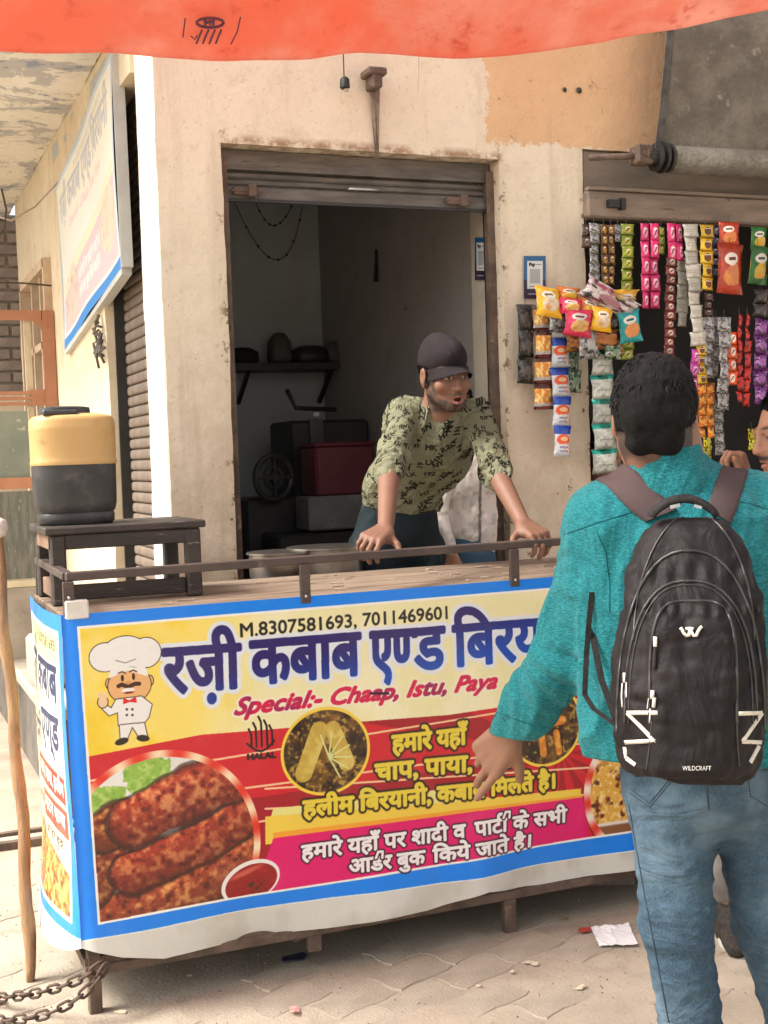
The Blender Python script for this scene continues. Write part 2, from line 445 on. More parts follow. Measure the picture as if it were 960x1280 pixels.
def M_print(name, im, rough=.35, coat=0.0, fold=.15, dirt=.12, alb=.9, metal=0.0):
    m, nt, b = _mat(name)
    t = node(nt, 'ShaderNodeTexImage'); t.image = im; t.interpolation = 'Linear'; t.extension = 'EXTEND'
    tc = node(nt, 'ShaderNodeTexCoord'); nt.links.new(tc.outputs['UV'], t.inputs[0])
    c = mixc(nt, 1.0, t.outputs[0], (alb,) * 3, 'MULTIPLY')
    c = mixc(nt, noise_fac(nt, tc.outputs['Object'], 7, .55, .8), c, mixc(nt, dirt, c, (.45, .38, .28)))
    nt.links.new(c, b.inputs['Base Color']); b.inputs['Roughness'].default_value = rough; b.inputs['Metallic'].default_value = metal
    if coat: b.inputs['Coat Weight'].default_value = coat
    bump(nt, b, noise_fac(nt, tc.outputs['Object'], 9, .2, .8, 3), fold, .02)
    return m

def food(cv, m, pts, r, base=(.56, .20, .12), hi=(.90, .55, .32), dark=(.22, .07, .05), seed=0.0):
    """kebab: a fat rounded line with a crusty mottled skin, printed"""
    P = np.array(pts, dtype=np.float32); best = np.full(cv.x.shape, 1e9, dtype=np.float32); side = np.zeros_like(best)
    for i in range(len(P) - 1):
        a, b = P[i], P[i + 1]; ab = b - a; t = np.clip(((cv.x - a[0]) * ab[0] + (cv.y - a[1]) * ab[1]) / (ab @ ab), 0, 1)
        dx, dy = cv.x - a[0] - t * ab[0], cv.y - a[1] - t * ab[1]; d = np.hypot(dx, dy); c = d < best
        side = np.where(c, dy / r, side); best = np.where(c, d, best)
    wob = cv.nz(60, 3, seed) * r * .22
    k = np.clip(.5 - (best - r - wob) / 1.5, 0, 1) * m
    n1, n2 = cv.nz(14, 4, seed + 3), cv.nz(42, 3, seed + 9)
    lit = np.clip(.55 - side * .45, 0, 1)
    col = np.array(base)[None, None] * (.65 + .6 * lit[..., None])
    w = np.clip(n1 * 1.6 + n2 * .8, 0, 1)[..., None]; col = col * (1 - w) + np.array(hi) * w * (.6 + .5 * lit[..., None])
    w = np.clip(-n1 * 1.5 - .25, 0, .7)[..., None]; col = col * (1 - w) + np.array(dark) * w
    edge = np.clip((best / r - .82) / .2, 0, 1)[..., None] * .7; col = col * (1 - edge) + np.array(dark) * edge
    cv.put(np.clip(.5 - (best - r * 1.12 - wob) / 6, 0, 1) * m * .6, (.12, .04, .03))
    cv.put(k, col)
    cv.put(np.clip(cv.nz(7, 2, seed + 21) * 2.4 - 1.25, 0, 1) * k * lit, (.95, .75, .6))

# --- the cart's front banner; canvas pixels = millimetres on the front face
BX0, BX1, BZ0, BZ1, BY = .475, 2.62, .13, 1.105, 3.45
BS = 1000.0
def bp(px, py):
    p = onY(px, py, BY); return ((p.x - BX0) * BS, (BZ1 - p.z) * BS)
BLUE, WHITE, CREAM, YEL, RED, MAG = (.0, .53, .98), (.97, .97, .95), (.95, .93, .72), (.97, .84, .20), (.80, .10, .16), (.90, .04, .44)
def draw_front():
    c = Canvas(int((BX1 - BX0) * BS), int((BZ1 - BZ0) * BS), BLUE)
    W, H = c.uw, c.uh
    inner = [bp(99, 786), (W - 70, bp(99, 786)[1]), (W - 70, bp(119, 1150)[1]), bp(119, 1152)]
    y_low = lambda px, py: bp(px, py)[1]
    inn0 = c.poly(inner)
    def shrink(d): return c.poly([(inner[0][0] + d, inner[0][1] + d), (inner[1][0] - d, inner[1][1] + d), (inner[2][0] - d, inner[2][1] - d), (inner[3][0] + d, inner[3][1] - d)])
    c.put(c.poly([(inner[0][0] - 7, inner[0][1] - 7), (inner[1][0] + 7, inner[1][1] - 7), (inner[2][0] + 7, inner[2][1] + 7), (inner[3][0] - 7, inner[3][1] + 7)]), WHITE)
    inn = inn0
    # yellow to cream ground
    t = sstep(380, 620, c.x + .25 * c.y)[..., None]
    c.put(inn, np.array(YEL) * (1 - t) + np.array(CREAM) * t)
    c.put(inn * np.clip(c.nz(160, 2, 5) * 1.2, 0, .35), (1, .99, .9))
    # red field with darker rays and thin cream lines
    red = c.poly([bp(108, 945), bp(250, 918), bp(560, 893), bp(620, 884), bp(680, 868), bp(760, 830), (W - 74, bp(760, 800)[1]), (W - 74, H), bp(115, 1160)]) * inn
    ang = np.arctan2(c.y - bp(700, 940)[1], c.x - bp(700, 940)[0]); rays = (np.sin(ang * 13) > .1).astype(np.float32)[..., None]
    c.put(red, np.array((.83, .11, .17)) * (1 - rays) + np.array((.66, .07, .14)) * rays)
    for a, b in (((110, 975), (790, 862)), ((110, 1010), (790, 920)), ((330, 985), (790, 955)), ((330, 1010), (790, 990)), ((110, 1060), (360, 1020))):
        c.put(c.seg(bp(*a), bp(*b), 6) * red, (.98, .80, .62))
    # pale wedge and yellow stripe over the magenta band
    wedge = c.poly([bp(340, 1010), bp(560, 985), bp(640, 1003), bp(330, 1045)]) * inn; c.put(wedge, (.93, .90, .55))
    yel = c.poly([bp(330, 1020), bp(560, 1002), bp(725, 985), bp(725, 1000), bp(560, 1020), bp(330, 1055)]) * inn; c.put(yel, (.96, .83, .30))
    mag = c.poly([bp(340, 1047), bp(727, 996), bp(740, 1060), (bp(800, 1050)[0], bp(790, 1060)[1]), bp(330, 1122), bp(310, 1130)]) * inn
    c.put(c.poly([bp(340, 1040), bp(727, 993), bp(727, 997), bp(340, 1047)]) * inn, (.97, .66, .20))
    c.put(mag, MAG)
    # big plate of kebabs, glossy red and cream ring round it
    pc, pr = bp(200, 1062), 262.0
    dist = np.hypot(c.x - pc[0], (c.y - pc[1]) * 1.02)
    ringm = (np.clip((pr + 20 - dist), 0, 1) * np.clip(dist - pr + 4, 0, 1)) * inn
    a2 = np.arctan2(c.y - pc[1], c.x - pc[0]); w = (.5 + .5 * np.sin(a2 * 15))[..., None]
    c.put(ringm, np.array((.99, .90, .74)) * w + np.array((.90, .20, .12)) * (1 - w))
    plate = np.clip(pr - dist, 0, 1) * inn
    c.put(plate, (.90, .90, .88)); c.put(plate * np.clip((pc[0] - 20 - c.x) / 80, 0, .3), (1, 1, 1))
    def leafm(q, r, seed):
        d = np.hypot(c.x - q[0], c.y - q[1]) + c.nz(22, 4, seed) * r * .35
        mk = np.clip(.5 - (d - r) / 2, 0, 1) * plate; c.put(mk, (.58, .76, .30)); c.put(mk * np.clip(c.nz(16, 4, seed + 2) * 1.8, 0, .7), (.78, .88, .50)); c.put(mk * np.clip(c.nz(9, 3, seed + 5) - .1, 0, .5), (.38, .58, .18))
    leafm(bp(183, 968), 68, 2.0); leafm(bp(130, 1008), 60, 6.0); leafm(bp(332, 1010), 62, 9.0); leafm(bp(345, 1055), 55, 19.0)
    shp = plate
    food(c, shp, [bp(118, 1150), bp(215, 1128), bp(350, 1052)], 62, base=(.58, .24, .14), hi=(.90, .62, .36), seed=11)
    food(c, shp, [bp(112, 1112), bp(138, 1075)], 50, base=(.48, .18, .1), hi=(.85, .6, .35), seed=17)
    food(c, shp, [bp(160, 1090), bp(245, 1055), bp(325, 1008)], 60, base=(.58, .19, .12), hi=(.88, .52, .32), seed=5)
    food(c, shp, [bp(128, 1040), bp(150, 1022)], 56, base=(.52, .22, .1), hi=(.88, .62, .36), seed=23)
    food(c, shp, [bp(165, 1025), bp(235, 990), bp(292, 970)], 72, base=(.62, .20, .13), hi=(.93, .60, .38), seed=1)
    # sauce bowl
    bc = bp(312, 1102); bm_ = c.ell(bc, 88, 62, -.25) * inn
    c.put(bm_, (.95, .94, .93)); bi = c.ell((bc[0] + 2, bc[1] + 3), 78, 53, -.25) * inn
    c.put(bi, (.60, .07, .08)); c.put(bi * np.clip(c.nz(40, 3, 31) * 1.3, 0, .5), (.75, .16, .12)); c.put(c.ell((bc[0] - 15, bc[1] - 30), 52, 8, -.3, 6) * bi, (.8, .35, .3))
    hb = np.clip(c.nz(8, 3, 37) * 3, 0, 1) * c.ell((bc[0] + 24, bc[1] + 16), 30, 22, 0, 12); c.put(hb * bi, (.12, .22, .08))
    # two round food pictures and one at the far end
    def roundpic(cx, cy, r, rx, seed, fn):
        q = bp(cx, cy); mk = c.ell(q, rx, r) * inn; c.put(c.ell(q, rx + 9, r + 9) * inn, (.97, .84, .28)); 
        n = c.nz(24, 4, seed)[..., None]; c.put(mk, np.array((.34, .22, .08)) + n * np.array((.35, .28, .12)))
        c.put(mk * np.clip(c.nz(10, 3, seed + 4) * 2 - .2, 0, .8), (.80, .66, .30)); c.put(mk * np.clip(-c.nz(13, 3, seed + 8) * 2 - .3, 0, .8), (.12, .10, .05)); fn(mk, q)
    def okra(mk, q):
        for (a, b, w) in (((-70, 55), (-18, -62), 52), ((24, -60), (62, 40), 50)):
            s1 = c.seg((q[0] + a[0], q[1] + a[1]), (q[0] + b[0], q[1] + b[1]), w, 3) * mk; c.put(s1, (.78, .66, .26)); c.put(s1 * np.clip(c.nz(30, 3, 51) * 1.5, 0, .6), (.93, .86, .52))
        for k in range(7):
            a = -1.9 + k * .5; c.put(c.seg((q[0] + 8, q[1] + 18), (q[0] + 8 + 70 * math.cos(a), q[1] + 18 + 70 * math.sin(a)), 5) * mk, (.86, .88, .58))
    def sticks(mk, q):
        for (a, b, w) in (((-60, 5), (60, -8), 34), ((-15, 30), (-8, 90), 30), ((38, 30), (46, 90), 28), ((-20, -70), (30, -20), 30), ((10, -90), (50, -40), 26)):
            s1 = c.seg((q[0] + a[0], q[1] + a[1]), (q[0] + b[0], q[1] + b[1]), w, 3) * mk; c.put(s1 * .8, (.25, .12, .05)); s2 = c.seg((q[0] + a[0], q[1] + a[1]), (q[0] + b[0], q[1] + b[1]), w - 6, 4) * mk
            c.put(s2, (.84, .52, .16)); c.put(s2 * np.clip(c.nz(12, 3, 61) * 1.8, 0, .7), (.96, .74, .34))
    roundpic(406, 938, 118, 128, 41, okra); roundpic(680, 905, 122, 122, 43, sticks)
    rc = bp(800, 985); d3 = np.hypot(c.x - rc[0], c.y - rc[1]); w = (.5 + .5 * np.sin(np.arctan2(c.y - rc[1], c.x - rc[0]) * 14))[..., None]
    c.put(np.clip(212 - d3, 0, 1) * inn, np.array((.99, .93, .86)) * w + np.array((.9, .22, .16)) * (1 - w))
    mk = np.clip(188 - d3, 0, 1) * inn; c.put(mk, (.93, .90, .86)); mk2 = mk * np.clip((rc[1] + 95 - c.y) / 6, 0, 1)
    n = c.nz(9, 4, 71); c.put(mk2, (.90, .68, .28)); c.put(mk2 * np.clip(n * 2.4, 0, 1), (.98, .86, .55)); c.put(mk2 * np.clip(-c.nz(18, 4, 75) * 2.6 - .3, 0, 1), (.40, .15, .07)); c.put(mk * np.clip((c.y - rc[1] - 100) / 6, 0, 1) * np.clip((rc[1] + 150 - c.y) / 6, 0, 1), (.55, .36, .22))
    # emblem with HALAL under it
    q = bp(324, 922)
    for k, (a, h) in enumerate(((-34, 30), (-20, 46), (-4, 62), (12, 50), (27, 34))):
        c.put(c.line([(q[0] + a, q[1] - h), (q[0] + a + 7, q[1] - h + 16), (q[0] + a + 7, q[1] + 22)], 6) * inn, (.12, .03, .06))
    c.put(c.line([(q[0] - 40 + 80 * t, q[1] + 10 + 26 * math.sin(math.pi * t)) for t in np.linspace(0, 1, 10)], 6) * inn, (.12, .03, .06))
    a, b = bp(308, 949), bp(343, 946); c.put(c.text('HALAL', a, b, 15, 2), (.12, .02, .05))
    # lettering
    words = [('रज़ी', (204, 866), (300, 858), None), ('कबाब', (314, 855), (450, 842), None), ('एण', (463, 841), (524, 836), 'half'), ('ड', (517, 837), (555, 833), None), ('िबरयानी', (566, 832), (742, 816), None)]
    tot = np.zeros((c.H, c.W), dtype=np.float32)
    for wd, a, b, how in words:
        a, b = bp(*a), bp(*b)
        if how == 'half':
            tot = np.maximum(tot, c.text(wd, a, b, 118, 5.8, cutfn=lambda s: 1 - (s.x > b[0] - 26) * (s.y > b[1] - 100)))
        else: tot = np.maximum(tot, c.text(wd, a, b, 118, 5.8))
    c.put(c.grow(tot, 12), (.90, .93, .96))
    g = np.clip((c.y - bp(400, 812)[1] + .12 * (c.x - bp(400, 812)[0])) / 120, 0, 1)[..., None]
    c.put(tot, np.array((.16, .10, .42)) * (1 - g) + np.array((.05, .30, .72)) * g)
    a, b = bp(300, 796), bp(558, 773); c.put(c.text('M.8307581693, 7011469601', a, b, 37, .9), (.08, .07, .08))
    tx = c.text('Special:- Chaap, Istu, Paya', bp(292, 893), bp(620, 859), 45, 3.0, .42); c.put(c.grow(tx, 6), (.97, .95, .84))
    cc = np.clip(c.nz(40, 2, 80) * 2, 0, 1)[..., None]; c.put(tx, np.array((.84, .06, .30)) * (1 - cc) + np.array((.62, .10, .36)) * cc)
    c.put(c.seg(bp(462, 866), bp(484, 866), 7), (.15, .03, .2))
    def ylw(t, a, b, h):
        m1 = c.text(t, bp(*a), bp(*b), h, 4.0); c.put(c.grow(m1, 6), (.16, .08, .02)); c.put(m1, (.93, .84, .26))
    ylw('हमारे यहाँ', (490, 940), (583, 929), 48); ylw('चाप, पाया,', (468, 975), (588, 963), 46); ylw('सूप', (600, 962), (640, 957), 46)
    ylw('हलीम िबरयानी, कबाब', (378, 1020), (606, 995), 43); ylw('िमलते है।', (612, 994), (692, 984), 43)
    def wht(t, a, b, h):
        m1 = c.text(t, bp(*a), bp(*b), h, 2.8); c.put(c.grow(m1, 4.5), (.22, .02, .14)); c.put(m1, (.97, .96, .96)); return m1
    def reph(px, py):
        q = bp(px, py); m1 = c.line([(q[0] - 14, q[1] - 4), (q[0] - 6, q[1] - 21), (q[0] + 8, q[1] - 20), (q[0] + 6, q[1] - 2)], 8); c.put(c.grow(m1, 4), (.22, .02, .14)); c.put(m1, (.97, .96, .96))
    wht('हमारे यहाँ पर शादी व', (376, 1074), (580, 1046), 40); wht('पाटी के सभी', (592, 1044), (708, 1027), 40); reph(633, 1022)
    wht('आडर बुक', (436, 1091), (530, 1078), 38); wht('िकये जाते है।', (540, 1077), (664, 1059), 38); reph(474, 1072)
    # cheerful cartoon cook
    K = (.10, .06, .05)
    def E(px, py, rx, ry, col, out=True, ang=0.0):
        q = bp(px, py)
        if out: c.put(c.ell(q, rx + 2.2, ry + 2.2, ang), K)
        c.put(c.ell(q, rx, ry, ang), col)
    WH, SK = (.95, .95, .94), (.93, .72, .48)
    for o_ in (True, False):
        for (a, b, rx, ry) in ((130, 821, 42, 38), (155, 815, 60, 44), (181, 815, 40, 40)):
            if o_: E(a, b, rx, ry, WH)
            else: c.put(c.ell(bp(a, b), rx, ry), WH)
    c.put(c.poly([bp(134, 822), bp(182, 818), bp(180, 838), bp(138, 842)]), WH); c.put(c.line([bp(138, 842), bp(158, 836), bp(180, 838)], 4), K)
    c.put(c.line([bp(143, 825), bp(155, 828), bp(168, 823)], 2.5), (.5, .5, .5))
    E(135, 854, 10, 14, SK); E(185, 850, 10, 14, SK); E(160, 856, 58, 48, SK)
    c.put(c.poly([bp(136, 838), bp(158, 833), bp(182, 835), bp(184, 845), bp(158, 838), bp(134, 848)]), WH)
    for a, b in ((151, 847), (165, 845)): c.put(c.ell(bp(a, b), 4, 9), K); c.put(c.line([bp(a - 5, b - 6), bp(a, b - 8), bp(a + 4, b - 6)], 3.5), (.3, .12, .05))
    c.put(c.ell(bp(158, 853), 8, 7), (.88, .62, .38))
    c.put(c.line([bp(146, 857), bp(150, 855), bp(158, 858), bp(167, 854), bp(172, 854)], 11), (.24, .10, .06)); c.put(c.ell(bp(158, 862), 18, 6), (.97, .95, .95)); c.put(c.ell(bp(159, 865), 14, 3), (.55, .1, .08))
    sh = c.poly([bp(143, 874), bp(175, 870), bp(188, 880), bp(184, 896), bp(178, 903), bp(146, 907), bp(145, 890), bp(134, 894), bp(125, 885), bp(131, 881), bp(137, 885)])
    c.put(c.grow(sh, 2), K); c.put(sh, WH); E(126, 877, 13, 15, (.95, .82, .66)); 
    for k in range(4): c.put(c.seg(bp(123 + k * 2.2, 873), bp(121 + k * 3.4, 866), 6), (.95, .82, .66))
    tr = c.poly([bp(147, 906), bp(178, 903), bp(182, 921), bp(172, 922), bp(163, 908), bp(156, 924), bp(148, 924)]); c.put(c.grow(tr, 2), K); c.put(tr, WH)
    c.put(c.ell(bp(149, 926), 19, 9, -.2), (.15, .10, .08)); c.put(c.ell(bp(176, 922), 18, 9, .2), (.15, .10, .08))
    c.put(c.poly([bp(152, 872), bp(160, 875), bp(168, 870), bp(169, 878), bp(160, 877), bp(152, 880)]), (.88, .10, .14))
    for a in (156, 163):
        for b in (886, 893): c.put(c.ell(bp(a, b), 3.5, 3.5), (.25, .25, .25))
    # the hem below the blue line
    hem = [bp(110, 1174), bp(180, 1164), bp(300, 1142), bp(420, 1122), bp(520, 1108), bp(640, 1090), bp(720, 1076), bp(800, 1062), (W, bp(800, 1058)[1]), (W, H), (0, H), (0, bp(100, 1178)[1])]
    c.put(c.grow(c.poly(hem), 3), WHITE); c.put(c.poly(hem), (.86, .86, .83))
    c.put(c.poly(hem) * np.clip(c.nz(120, 4, 90) * .9, 0, .4), (.70, .67, .60))
    c.a *= (1 + .015 * np.random.default_rng(1).standard_normal(c.a.shape)).astype(np.float32)
    return c.image('front_banner_print')
def draw_side():
    """the same poster printed narrow for the cart's end: blue edge, dark headline letters, red boxes, food"""
    c = Canvas(640, 900, BLUE); c.put(c.poly([(30, 45), (600, 45), (600, 800), (30, 800)]), WHITE)
    t = (c.y / 900)[..., None]; c.put(c.poly([(42, 57), (588, 57), (588, 788), (42, 788)]), np.array((.95, .90, .62)) * (1 - t) + np.array((.96, .94, .84)) * t)
    c.put(c.text('M.8307581693', (270, 100), (560, 100), 26, 1), (.2, .2, .2))
    for w, a, b, y, h in (('रज़ी', 70, 250, 250, 110), ('कबाब', 280, 560, 235, 90), ('एण्ड', 330, 560, 360, 80), ('िबरयानी', 70, 560, 0, 0)):
        if h: m1 = c.text(w, (a, y), (b, y), h, 4.5); c.put(c.grow(m1, 6), (.92, .94, .94)); c.put(m1, (.10, .18, .34))
    m1 = c.text('िबरयानी', (90, 395), (320, 395), 70, 3); c.put(m1, (.10, .20, .32))
    c.put(c.poly([(250, 410), (588, 430), (588, 500), (250, 480)]), (.85, .22, .18)); c.put(c.poly([(300, 500), (588, 515), (588, 590), (300, 575)]), (.86, .30, .24))
    c.put(c.text('चाप, पाया, हलीम', (270, 465), (570, 480), 34, 2), (.97, .93, .9)); c.put(c.text('मटन पाया', (330, 555), (560, 565), 34, 2), (.97, .93, .9))
    c.put(c.text('हमारे यहाँ पर', (180, 560), (290, 560), 26, 1.5), (.3, .3, .3)); c.put(c.text('आडर बुक', (330, 622), (530, 630), 24, 1), (.3, .3, .3))
    pm = c.poly([(60, 600), (250, 610), (588, 680), (588, 788), (42, 788), (42, 590)])
    n = c.nz(20, 4, 3)[..., None]; c.put(pm, np.array((.72, .50, .26)) + n * .35); c.put(pm * np.clip(c.nz(12, 3, 7) * 2, 0, .8), (.93, .82, .40)); c.put(pm * np.clip(-c.nz(16, 3, 9) * 2 - .2, 0, .8), (.40, .20, .12))
    c.put(c.poly([(0, 828), (640, 828), (640, 900), (0, 900)]), (.86, .86, .83))
    return c.image('side_banner_print')
def draw_sign():
    c = Canvas(900, 480, (.45, .68, .88)); c.put(c.poly([(14, 14), (886, 14), (886, 452), (14, 452)]), (.97, .97, .95))
    t = sstep(0, 300, c.y)[..., None]; c.put(c.poly([(24, 24), (876, 24), (876, 442), (24, 442)]), np.array((.97, .95, .74)) * (1 - t) + np.array((.97, .95, .92)) * t)
    m1 = c.text('रज़ी कबाब एण्ड िबरयानी', (60, 130), (840, 130), 70, 3.5); c.put(m1, (.40, .46, .60))
    c.put(c.text('M.8307581693, 7011469601', (300, 48), (760, 48), 20, 1), (.6, .6, .6))
    c.put(c.text('Special:- Chaap, Istu, Paya', (220, 185), (700, 185), 26, 1.5, .4), (.9, .6, .66))
    pk = c.poly([(24, 340), (876, 250), (876, 442), (24, 442)]); c.put(pk, (.93, .50, .62)); c.put(c.poly([(24, 300), (500, 260), (876, 225), (876, 255), (24, 345)]), (.93, .90, .60))
    c.put(c.ell((180, 360), 130, 80) * pk, (.80, .62, .55)); c.put(c.ell((180, 360), 130, 80) * np.clip(c.nz(18, 4, 4) * 2, 0, 1), (.62, .34, .26)); c.put(c.ell((760, 330), 110, 75), (.85, .70, .5)); c.put(c.ell((760, 330), 105, 70) * np.clip(c.nz(14, 4, 8) * 2, 0, 1), (.7, .5, .3))
    c.put(c.text('हमारे यहाँ पर शादी व पाटी के', (330, 365), (630, 350), 26, 1.5), (.98, .95, .95)); c.put(c.text('सभी आडर बुक िकये जाते है।', (330, 412), (630, 400), 26, 1.5), (.98, .95, .95))
    c.put(c.poly([(0, 452), (900, 452), (900, 480), (0, 480)]), (.18, .52, .88))
    c.a = c.a * .34 + np.array((.97, .965, .94), dtype=np.float32) * .66; c.put(c.poly([(0, 452), (900, 452), (900, 480), (0, 480)]), (.25, .58, .88))  # whole print paled towards white: glare of strong sunlight put into its colours
    return c.image('hanging_sign_print')
def draw_shirt():
    c = Canvas(768, 768, (.49, .49, .40), 1.0); rr = random.Random(4)
    c.put(np.clip(c.nz(90, 4, 2) * .8, 0, .5), (.42, .42, .33))
    slots = [(30 + 80 * i + rr.uniform(-22, 22), 40 + 51 * j + rr.uniform(-16, 16)) for i in range(-1, 10) for j in range(15)]; rr.shuffle(slots)
    for w in ['192', 'KH', 'NY', 'YA', 'H7', 'IN', '92H', 'VX', 'MK', '2Z', 'AII', 'LX', '19', 'K', '5N', 'R2', '1N', 'Y2', 'ZK'] * 12:
        if not slots: break
        (x, y), a = slots.pop(), rr.choice((-.9, -.3, .1, .5, 1.2, -1.4))
        V, T = glyphs(w); x0 = V[:, 0].min(); sc = 38.0; ca, sa = math.cos(a), math.sin(a)
        P = np.stack([x + ((V[:, 0] - x0) * ca + V[:, 1] * sa) * sc, y + ((V[:, 0] - x0) * sa - V[:, 1] * ca) * sc], -1)
        x_0, y_0 = int(max(P[:, 0].min() - 6, 0)), int(max(P[:, 1].min() - 6, 0)); sub = Canvas.__new__(Canvas); sub.k = 1.0; sub.W = int(min(P[:, 0].max() + 6, 768)) - x_0; sub.H = int(min(P[:, 1].max() + 6, 768)) - y_0
        if sub.W < 8 or sub.H < 8: continue
        mk = sub.grow(sub.fill_tris(P - (x_0, y_0), T), 1.8)[..., None] * .78
        c.a[y_0:y_0 + sub.H, x_0:x_0 + sub.W] = c.a[y_0:y_0 + sub.H, x_0:x_0 + sub.W] * (1 - mk) + np.array((.07, .075, .06)) * mk
    return c.image('shirt_print')
# ------------------------------------------------------------------ materials of the place
m_dust = M('sandy_dust', (.43, .36, .28), (.34, .285, .22), 3.0, .95, 90, .5, spots=(.30, .24, .18), spot_scale=5, spot_lo=.6, spot_hi=.8)
m_paver = M('dusty_paver', (.41, .35, .275), (.32, .275, .215), 5.0, .9, 120, .5, spots=(.27, .22, .17), spot_scale=11, spot_lo=.6, spot_hi=.75)
m_conc = M('rough_concrete', (.38, .34, .29), (.28, .25, .21), 4.0, .92, 50, .6, spots=(.18, .15, .12), spot_scale=8)
m_steel = M('brown_painted_steel', (.085, .06, .05), (.055, .042, .038), 9, .5, 60, .25, spots=(.17, .11, .08), spot_scale=22, spot_lo=.62, spot_hi=.7)
m_rust = M('rusty_iron', (.16, .11, .08), (.09, .06, .045), 14, .8, 80, .5, spots=(.28, .19, .12), spot_scale=18)
m_grey = M('grey_shutter_steel', (.17, .155, .135), (.10, .09, .08), 5, .6, 50, .3, metal=.2, spots=(.07, .05, .04), spot_scale=9, stretch=(1, 1, 6))
m_slat = M('weathered_slat_steel', (.20, .155, .115), (.13, .10, .078), 6, .85, 40, .2, metal=.0, spots=(.16, .11, .08), spot_scale=12)
m_wood = M('worn_board', (.25, .18, .125), (.16, .115, .08), 4, .8, 30, .5, spots=(.36, .31, .25), spot_scale=10, spot_lo=.64, spot_hi=.7, stretch=(1, 6, 6))
m_dark = M('blackened_metal', (.03, .028, .027), (.018, .017, .016), 6, .5, 40, .2)
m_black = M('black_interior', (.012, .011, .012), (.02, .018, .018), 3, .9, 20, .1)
m_string = M('thin_cord', (.08, .07, .06), None, 5, .9)
m_brown = M('brown_gate_paint', (.44, .20, .11), (.36, .16, .09), 5, .55, 40, .15, spots=(.25, .12, .08))
m_greenpane = M('hazy_green_panel', (.24, .27, .22), (.17, .20, .17), 3, .4, 20, .1, spots=(.4, .4, .33), spot_scale=12)
m_brick = M('old_brick', (.34, .27, .22), (.24, .20, .17), 9, .95, 60, .7, spots=(.38, .33, .28), spot_scale=12)
m_silver = M('dull_aluminium', (.55, .53, .5), (.4, .39, .37), 8, .35, 40, .15, metal=.8)
m_white = M('white_paper', (.82, .82, .82), (.75, .76, .78), 9, .8, 40, .2)
m_redcrate = M('dark_red_plastic', (.16, .022, .032), (.11, .015, .022), 4, .45, 30, .1)

